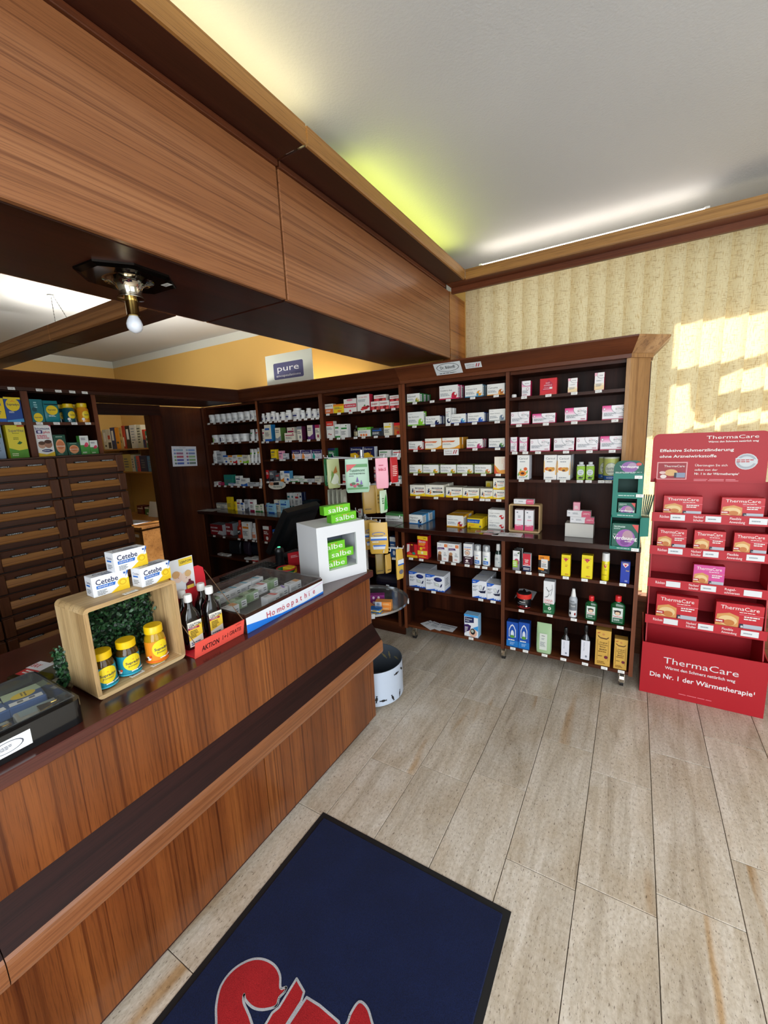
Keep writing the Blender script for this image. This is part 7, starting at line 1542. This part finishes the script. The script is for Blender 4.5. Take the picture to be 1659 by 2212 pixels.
m = MB().cbox(-.06, -.0015, -.024, .06, .0015, .024, .0005, mat('f0efec', .4)); deco(m, 't:.08,.56,.24,7a5a5a,Qualität_aus,.48 t:.08,.2,.24,7a5a5a,Österreich,.48 g:b02030,.62,.2,.68,.2,.78,.8,.72,.8 g:b02030,.76,.2,.82,.2,.92,.8,.86,.8', lambda u, v, l: (u - .06, -.0015 - l, v - .024), .12, .048)
tag(m.build('sign_plate', None, loc=(-1.21, 3.0585, 1.558)), 'small white sticker with two red strokes on the third shelf edge', 'sign')
m = MB(); pts = [(.12 * math.cos(6.2832 * i / 24) * (1 if True else 1), .042 * math.sin(6.2832 * i / 24)) for i in range(24)]
m.prism([(p[0], p[1]) for p in pts], -.001, .001, 'y', mat('e4dfd0', .5)); deco(m, 'e:.2,.7,.14,.2,c88a68 r:.3,.52,.62,.86,1c1c1c e:.76,.6,.12,.22,c8d8dc t:.3,.24,.2,2a5a50,Beratung,.5,b', lambda u, v, l: (u - .12, -.001 - l, v - .042), .24, .084)
tag(m.build('oval_sign', None, loc=(-3.08, 3.055, 1.262), rot=(math.radians(-8), math.radians(-3), 0)), 'oval cream sign hanging from the fourth shelf of the second bay', 'sign')
bwl = tag(MB().lathe([(.02, 0), (.022, .006), (.05, .05), (.085, .075), (.09, .1), (.086, .1), (.08, .08), (.045, .055), (.001, .045)], mat('26323a', .3), 24, cap=False).build('dark_bowl', None, True, loc=(-2.83, 3.27, .9806)), 'dark blue bowl behind the ring printed cartons', 'bowl')
MB().lathe([(.088, .098), (.093, .1), (.088, .103)], mat('34424a', .3), 24, cap=False).build('rim', bwl, True)
sheet('newspaper', 'folded newspaper sheets at the end of the worktop by the sliding door', .22, .13, 'f:.05,.1,.45,.9,x,8 f:.55,.1,.95,.9,x,8', (-4.03, 2.93, .9806), .2, 'e2e0d8', 'paper')
sheet('newspaper', 'smaller paper sheet lying over the newspaper', .13, .09, 'f:.1,.1,.9,.9,x,6', (-3.97, 2.955, .982), -.3, 'd8d8d4', 'paper')
# dark pouches and packets of the lower bays
def pouch_soft(label, w_, h_, d_, c, loc, rz, tilt=0.0, sp=None, name='soft_pouch', grp=None):
    m = MB(); N_ = 16; V = []
    for z, yy, xx in ((0, .35, .9), (.08, .8, 1.0), (.4, 1.0, 1.02), (.75, .75, 1.0), (.93, .2, .98), (1.0, .1, .97)):
        for i in range(N_):
            t = 6.2832 * (i + .5) / N_; c_, s_ = math.cos(t), math.sin(t); V.append((w_ / 2 * xx * math.copysign(abs(c_) ** .4, c_), d_ / 2 * yy * math.copysign(abs(s_) ** .6, s_), h_ * z))
    m.add(V, [(a * N_ + i, a * N_ + (i + 1) % N_, (a + 1) * N_ + (i + 1) % N_, (a + 1) * N_ + i) for a in range(5) for i in range(N_)] + [tuple(range(N_)), tuple(range(5 * N_, 6 * N_))], mat(c, .35))
    o = tag(m.build(name, None, True, loc=loc, rot=(tilt, 0, rz)), label, 'pouch', grp)
    if sp:
        p = MB(); deco(p, sp, lambda u, v, l: (u - w_ * .44, -d_ / 2 * (1.03 if v < h_ * .55 else 1.03 - .85 * (v / h_ - .55)) - .001 - l, h_ * .1 + v), w_ * .88, h_ * .74); p.build('print', o)
    return o
pouch_soft('black bandage bag hanging behind the mixed packets, first bay', .16, .15, .06, '17171c', (-3.80, 3.05, .4676), .2)
pouch_soft('grey plum bandage bag in the first bay', .12, .16, .06, '3a2c3c', (-3.655, 3.09, .4676), -.2)
pouch_soft('dark navy bandage bag in the first bay', .15, .14, .07, '1c2230', (-3.52, 3.12, .4676), .1)
pouch_soft('violet dark travel bag on the middle low shelf, third bay', .26, .10, .12, '1e1a2c', (-1.80, 3.05, .4006), .1)
# blister of the drawers: packets lying in the first bay's lower shelf
for i, (x, c) in enumerate((( -3.93, 'c83030'), (-3.84, 'e0a030'), (-3.40, 'e8e8e8'))):
    box_at('q:w,' + c, .09, .05, .018, ('red', 'amber', 'grey')[i] + ' marked flat packet on middle low shelf, first bay from door', 'flat packets', (x, 2.955, .4676), .15 * (i - 1))

# ================================================================== revolving sweets stand, bin
sw = thing('revolving_stand', 'revolving chrome hook stand for sweets bags with a round tray', 'stand', (-1.57, 2.35, 0))
STL = mat('b8bcc0', .22, metal=.9); WHT = mat('e4e6e8', .3)
MB().tube([(0, 0, .02), (0, 0, 1.618)], .0125, STL, 16).build('pole', sw, True)
MB().lathe([(.075, .0), (.075, .012), (.02, .022)], STL, 24).build('foot', sw, True)
tr = MB().lathe([(.012, .545), (.275, .545), (.283, .55), (.283, .565), (.279, .565), (.276, .552), (.012, .552)], mat('c8ccd0', .12, metal=.85), 40, cap=False); tr.build('tray', sw, True)
for i in range(5):
    a_ = math.radians(20 + 72 * i); q = MB().cbox(-.012, -.002, .54, .012, .004, .572, .001, WHT); o = q.build('rim_clip', sw, loc=(.283 * math.cos(a_), .283 * math.sin(a_), 0), rotz=a_ - HP)
HOOK = {1: 1.562, 2: 1.385, 3: 1.155, 4: .955}
for lv in HOOK: MB().lathe([(.0135, -.012), (.02, -.010), (.02, .010), (.0135, .012)], STL, 18, cz=HOOK[lv], cap=False).build('hub', sw, True)
def hook(lv, az, L_=.265):
    c_, s_ = math.cos(az), math.sin(az); z = HOOK[lv]
    MB().tube([(.012 * c_, .012 * s_, z), (L_ * c_, L_ * s_, z + .012), ((L_ + .004) * c_, (L_ + .004) * s_, z + .03)], .003, WHT, 8).build('hook', sw)
for lv, az in ((1, 0.1), (1, 3.0), (2, 0.15), (2, -.25), (3, 0.05), (3, 2.4), (4, -.1), (4, -.55)): hook(lv, az)
def bag(label, lv, dx, dy, face, w_, h_, base, sp, d_=.022, drop=0.0):
    """face: degrees the front turns away from the room (0 = facing the shop door side)"""
    if math.hypot(dx, dy) > .05: hook(lv, math.atan2(dy, dx), max(.12, math.hypot(dx, dy) + .03))
    loc = (-1.57 + dx, 2.35 + dy, HOOK[lv] + .006 - h_ - drop)
    return pouch_soft(label, w_, h_, d_, base, loc, math.radians(34 + face), 0.0, sp, 'sweets_bag', 'bags hanging on the revolving stand')
bag('dark green sweets bag on the uppermost hooks', 1, -.215, -.08, 40, .085, .185, '1f6a3a', 'r:.05,.05,.95,.4,d8e0d8 f:.1,.5,.9,.9,a8d0a8,5')
bag('clear bag of dried herbs on the uppermost hooks', 1, -.142, -.13, 25, .088, .195, 'b8c088', 'e:.5,.3,.4,.25,d8dcc8 g:a86a28,.3,.5,.7,.9,.8,.6 g:6a8a3a,.1,.1,.5,.5,.3,.7')
bag('pale mint herbal sweets bag with flowers facing the room', 1, .062, -.15, 0, .150, .215, 'b0d2b8', 'r:0,.88,1,1,5a9a5a g:d85050,0,.7,.5,1,0,1 r:0,0,1,.07,5a9a5a t:.12,.71,.11,1f5a30,Tussimont,.76,b t:.12,.60,.06,2a4a3a,HUSTENBONBONS,.76,b f:.1,.5,.4,.58,x,1 e:.2,.2,.08,.06,a83048 e:.36,.14,.08,.06,c04060 e:.5,.2,.07,.05,a83048 g:6a4a9a,.42,.3,.5,.52,.56,.3 g:7a5aaa,.62,.2,.68,.38,.74,.2 e:.3,.24,.1,.05,3a6a3a e:.62,.14,.14,.05,3a6a3a', drop=.0)
bag('pink sweets bag on the uppermost hooks', 1, .222, -.11, 10, .080, .19, 'f0a8b8', 't:.16,.66,.13,c02048,bibi.S,.68,b f:.2,.86,.7,.94,c04060,1')
bag('red sweets bag on the uppermost hooks', 1, .27, -.04, 35, .06, .16, 'b81c24', 'f:.1,.2,.9,.8,f0c0b8,6')
for i in range(4): bag('silver grey foil bag, %s of four on the second hooks' % ORD[i], 2, -.20 + .036 * i, -.10, 62, .075, .12, 'a8a898', 'e:.5,.4,.3,.3,c8c8b8', .012, .03)
bag('plain gold foil bag on the second hooks', 2, .105, -.09, 5, .088, .185, 'a8843a', 'f:.1,.05,.9,.15,5a4420,1')
bag('slim gold foil bag on the second hooks', 2, .155, -.04, 20, .06, .185, 'c09a48', 'f:.1,.3,.9,.8,7a5a20,3')
bag('white and green sweets bag on the second hooks', 2, .205, -.08, 40, .06, .145, 'c8dcc0', 'g:3a9a40,.4,0,1,.1,.8,1,.5,.6 f:.1,.4,.4,.8,3a6a3a,3', drop=.03)
GB = 'r:0,.5,1,.62,e8ece8 r:0,.46,1,.54,2a6ac8 t:.2,.64,.05,5a5030,Salbei,.55 e:.5,.74,.4,.08,3a6ac0 e:.5,.735,.36,.06,d8b050 f:.1,.36,.5,.44,e8ece8,1 g:d8dce0,.15,.08,.85,.08,.92,.28,.1,.24 r:.15,.2,.9,.26,2a6ac8'
bag('gold sweets bag with blue band, behind its twin', 3, .095, -.08, 12, .10, .20, 'd0a445', GB)
bag('gold sweets bag with blue band, in front of its twin', 3, .192, -.135, -4, .118, .205, 'd8ac4a', GB)
bag('dark gold bag end hanging low on the stand', 4, .168, -.10, 10, .058, .135, '8a7238', 'f:.1,.05,.9,.15,3a3018,1', drop=.02)
bag('gold bag end hanging low beside the dark one', 4, .222, -.085, 40, .05, .125, 'c09848', 'f:.1,.05,.9,.15,3a3018,1', drop=.02)
bag('slim gold bag with blue band at the outer low hook', 4, .262, .0, 40, .062, .21, 'd8b050', 'r:0,.5,1,.75,e4e8ea r:0,.5,1,.56,2a6ac8 e:.5,.2,.35,.1,6a6a7a')
TZ = .5526
def tray_box(des, w_, d_, h_, x, y, z, rz, lab): box_at(des, w_, d_, h_, lab, 'goods on the round tray', (-1.57 + x, 2.35 + y, TZ + z), rz)
for i in range(2): tray_box('pu:', .10, .05, .034, .085, -.02, .0346 * i, .5, ('lower', 'upper')[i] + ' purple lozenge box on the round tray')
tray_box('pu:', .08, .045, .03, .02, -.09, 0, .8, 'small purple lozenge box near the pole on the round tray')
for i in range(2): tray_box('or:', .11, .055, .030, .175, -.085, .0306 * i, .3 + .03 * i, ('lower', 'upper')[i] + ' orange and silver lozenge box on the round tray')
tray_box('or:', .09, .05, .028, .095, -.125, 0, -.5, 'orange lozenge box lying askew on the round tray')
def tin_at(lab, x, y, z, w_=.078):
    o = MB().prism(rr(-w_ / 2, -.024, w_ / 2, .024, .01), 0, .018, 'z', mat('e8c838', .25, metal=.3)).build('lozenge_tin', None, loc=(-1.57 + x, 2.35 + y, TZ + z), rotz=.15); tag(o, lab, 'tin', 'lozenge tins on the round tray')
    MB().prism(rr(-w_ / 2 - .001, -.025, w_ / 2 + .001, .025, .01), .012, .0205, 'z', mat('3a7ac8', .25, metal=.3)).build('lid', o)
    p = MB(); deco(p, 'r:.1,.3,.9,.9,dfe6f0 e:.5,.6,.2,.2,c8a040', lambda u, v, l: (u - w_ / 2, -.0245 - l, v), w_, .018); p.build('print', o)
tin_at('blue lidded lozenge tin under another on the round tray', .165, -.17, 0); tin_at('blue lidded lozenge tin on another on the round tray', .165, -.17, .0208)
tin_at('small blue lidded tin near the tray rim, lower', .075, -.215, 0, .045); tin_at('small blue lidded tin beside the purple boxes', .04, -.16, 0, .05)
# round bin on feet with sweets pattern
bn = thing('round_bin', 'low round white bin with dark sweets pattern on small feet', 'bin', (-1.418, 2.125, 0))
rb_, hb = .198, .262
BO = mat('c8d4e6', .35); BI = mat('5a626c', .5)
bb = MB().lathe([(rb_ * .98, .032), (rb_, .036), (rb_, hb), (rb_ - .004, hb), (rb_ - .004, .040), (.001, .040)], lambda q: BO if q < 2 else BI, 44, cap=False); bb.build('drum', bn, True)
MB().lathe([(.001, .033), (rb_ * .98, .033)], BO, 44, cap=False).build('bottom', bn)
for i in range(4):
    a_ = math.radians(45 + 90 * i - 38); MB().lathe([(.012, .0), (.014, .004), (.014, .034)], mat('17181a', .4), 12, cx=.16 * math.cos(a_), cy=.16 * math.sin(a_)).build('foot', bn)
sweet = [(-.5, .14), (-.34, .05), (-.2, .13), (0, .17), (.2, .13), (.34, .05), (.5, .14), (.5, -.14), (.34, -.05), (.2, -.13), (0, -.17), (-.2, -.13), (-.34, -.05), (-.5, -.14)]
mo_, mi_ = MB(), MB(); rnd = random.Random(11)
for mb_, r__, m__, n_, sg in ((mo_, rb_ + .0006, mat('15161c', .4), 26, 1), (mi_, rb_ - .0046, mat('a89a6a', .5), 20, -1)):
    for i in range(n_):
        a_ = 6.2832 * (i * .618); z = .065 + ((i * .377) % 1) * .165; t = rnd.uniform(0, 3.14); L_ = .048
        P_ = [(L_ * (x * math.cos(t) - y * math.sin(t)), L_ * (x * math.sin(t) + y * math.cos(t))) for x, y in sweet]
        mb_.add([(r__ * math.cos(a_ + u / r__), r__ * math.sin(a_ + u / r__), z + v) for u, v in P_], [(0, 1, 12, 13), (1, 2, 11, 12), (2, 3, 10, 11), (3, 4, 9, 10), (4, 5, 8, 9), (5, 6, 7, 8)], m__)
mo_.build('print', bn); mi_.build('inner_print', bn)

# ================================================================== goods on the display shelf above the drawers (facing the shop)
def left_box(des, w_, d_, h_, y, z, lab, dx=0.0): box_at(des, w_, d_, h_, lab, 'goods above the drawers', (-3.512 - d_ / 2 - dx, y, z + .0006), HP)
left_box('su:', .088, .05, .158, 1.195, 1.90, 'blue carton with yellow disc on the display shelf')
left_box('q:y,b,1c4a8a', .07, .05, .15, 1.115, 1.90, 'yellow edged blue carton on the display shelf')
left_box('st:', .072, .05, .152, 1.322, 1.90, 'teal carton with yellow disc on the display shelf')
o = pouch_soft('teal stand-up pouch with yellow disc on the display shelf', .094, .148, .035, '1a7f86', (-3.54, 1.412, 1.9006), HP, 0, 'e:.5,.62,.42,.3,f0d020 t:.2,.6,.09,1d2152,Supradyn,.6,b f:.2,.2,.8,.32,w,2 r:0,.95,1,1,k')
def vjar(lab, y, dx, c, hs=1.0):
    r_, h_ = .038, .132 * hs
    o = MB().lathe([(r_ * .9, 0), (r_, .004), (r_, h_ * .66), (r_ * .8, h_ * .78), (r_ * .76, h_ * .8)], mat({'t': '14505a', 'y': 'e09020'}[c], .15, coat=.4), 22).build('vitamin_jar', None, True, loc=(-3.552 - dx, y, 1.9006), rotz=HP); tag(o, lab, 'jar', 'vitamin jars above the drawers')
    MB().lathe([(r_ * .8, h_ * .78), (r_ * .84, h_ * .8), (r_ * .84, h_ * .98), (r_ * .78, h_)], mat('f0c818', .3), 22).build('lid', o, True)
    p = MB(); cdeco(p, 'e:.55,.6,.28,.36,f0d020 t:.4,.55,.12,1d2152,Supradyn,.36,b e:.3,.2,.1,.12,w', r_ + .0003, h_ * .06, h_ * .56, 2.4, 14); p.build('print', o)
vjar('teal vitamin jar with yellow lid on the display shelf', 1.525, 0, 't'); vjar('teal vitamin jar behind another on the display shelf', 1.505, .09, 't', 1.0)
vjar('orange vitamin jar with yellow lid on the display shelf', 1.617, 0, 'y', 1.06); vjar('orange vitamin jar behind another on the display shelf', 1.605, .09, 'y', 1.04)
left_box('q:8aa0b8,5a7a3a', .07, .05, .215, 1.075, 1.6665, 'garden photo carton at the edge of the display shelf')
left_box('sv:', .100, .06, .218, 1.182, 1.6665, 'tall yellow and green carton on the drawer top')
left_box('bm:', .098, .06, .217, 1.332, 1.6665, 'tall white and yellow carton with mother and child picture')
left_box('og:', .075, .05, .146, 1.422, 1.6665, 'dark green carton with orange disc on the drawer top', 0)
left_box('og:', .080, .05, .090, 1.503, 1.6665, 'low dark green carton with orange disc on the drawer top')
left_box('gw:', .060, .045, .136, 1.577, 1.6665, 'taller white and green carton with red flower')
left_box('gw:', .055, .04, .100, 1.637, 1.6665, 'shorter white and green carton with red flower')

# ================================================================== the office behind the doorway
bs = thing('wall_bookshelf', 'two oak wall boards with binders in the office', 'bookshelf')
for z in (1.690, 1.385): MB().cbox(-6.49, 3.09, z - .02, -5.05, YW, z, .002, W_OFFICE).build('board', bs)
for x in (-6.2, -5.69): MB().box(x, 3.2, 1.385, x + .02, YW, 1.67, W_OFFICE).build('bracket', bs)
def binder(lab, x0_, x1_, h_, c, z, spine=None, tilt=0.0, d_=.27, cat='binder'):
    w_ = x1_ - x0_ - .004
    o = MB().cbox(-w_ / 2, -d_ / 2, 0, w_ / 2, d_ / 2, h_, .003, mat(c, .5), {'B': mat('e8e4d8', .7)}).build('ring_binder' if cat == 'binder' else 'office_book', None, loc=((x0_ + x1_) / 2, 3.10 + d_ / 2, z + .0006), rot=(0, tilt, 0)); tag(o, lab, cat, 'binders and books in the office')
    p = MB(); deco(p, spine or 'r:.25,.4,.75,.85,e8e8e4 e:.5,.18,.22,.05,k', lambda u, v, l: (u - w_ / 2, -d_ / 2 - l, v), w_, h_); p.build('print', o)
S_ = .963
for x0_, x1_, h_, c, sp, lab in ((-6.62, -6.50, .27, 'c8c8b8', None, 'pale grey ring binder at the far end'), (-6.50, -6.40, .27, 'd8d4c4', 'r:.1,.05,.9,.35,1a1a20 r:.2,.5,.8,.7,c04030', 'cream file sorter'), (-6.40, -6.29, .29, '1c2a5a', None, 'navy ring binder'), (-6.28, -6.18, .285, 'e09020', 'e:.5,.3,.3,.05,k', 'orange ring binder'),
        (-6.17, -6.10, .28, 'c8a868', 'f:.2,.2,.8,.8,8a6a30,2', 'tan ring binder'), (-6.095, -6.02, .30, 'b83020', 'r:.1,.1,.5,.5,e8e0d0', 'red ring binder'), (-6.015, -5.905, .295, '16161a', None, 'black ring binder'), (-5.90, -5.75, .298, 'd8d4c8', 'f:.2,.3,.8,.9,x,5 e:.3,.25,.1,.03,k', 'wide cream ring binder'),
        (-5.745, -5.625, .292, 'd0ccb0', 'f:.2,.2,.8,.9,3a3a30,6', 'cream ring binder with dark scribbles'), (-5.61, -5.55, .23, 'c83828', 'r:0,0,1,.45,1c2a5a', 'red and navy book'), (-5.548, -5.485, .21, '1f7a5a', 'f:.2,.2,.8,.8,w,2', 'green book'), (-5.483, -5.41, .215, 'd0d4c8', 'f:.2,.2,.8,.8,c03030,2', 'pale book')):
    binder(lab + ' on the upper office board', x0_ * S_, x1_ * S_, h_, c, 1.690, sp, 0.0, .27, 'binder' if 'binder' in lab or 'sorter' in lab else 'book')
for x0_, x1_, h_, c, lab in ((-6.19, -5.975, .23, 'c8b468', 'olive yellow file'), (-5.97, -5.895, .22, 'd8d0b8', 'cream book'), (-5.893, -5.85, .20, '5a9aa8', 'thin teal book'), (-5.849, -5.772, .205, 'c84a48', 'coral book'), (-5.768, -5.59, .205, '18224a', 'wide navy book'), (-5.588, -5.44, .20, '4a7a9a', 'wide blue book')):
    binder(lab + ' on the lower office board', x0_ * S_, x1_ * S_, h_, c, 1.385, 'f:.2,.2,.8,.8,d,4', 0.0, .27, 'book')
dk = thing('office_desk', 'oak office desk with drawers, its side lit by the sun', 'desk')
MB().cbox(-6.3, 2.66, .735, -4.98, 3.44, .765, .003, W_OFFICE).build('top', dk)
MB().box(-5.62, 2.70, .04, -5.0, 3.42, .735, W_OFFICE).build('carcass', dk)
for i in range(3):
    o = MB().cbox(-5.60, 2.675, .52 - .2 * i, -5.02, 2.70, .70 - .2 * i, .003, W_OFFICE).build('drawer', dk)
    MB().box(-5.58, 2.671, .64 - .2 * i, -5.04, 2.675, .675 - .2 * i, mat('e4e4e0', .5)).build('label_strip', o)
MB().box(-6.28, 2.70, 0, -6.24, 3.42, .735, W_OFFICE).build('side_panel', dk)
sheet('paper_pile', 'papers spread on the office desk', .42, .22, 'f:.05,.1,.95,.9,a0b0d0,8', (-5.45, 2.85, .7656), .1, 'e2e6f2', 'paper')
cal = MB().prism([(-.05, 0), (.05, 0), (.006, .2), (-.006, .2)], -.10, .10, 'x', mat('e6e6e0', .5)); tag(cal.build('desk_calendar', None, loc=(-5.56, 3.22, .7656)), 'white desk calendar on the office desk', 'calendar')
box_at('q:2f8a3e,w', .10, .08, .11, 'green box on the office desk', 'desk things', (-5.80, 3.28, .7656), 0); box_at('q:6a1a1c,w', .16, .10, .12, 'dark red box on the office desk', 'desk things', (-5.98, 3.30, .7656), 0)
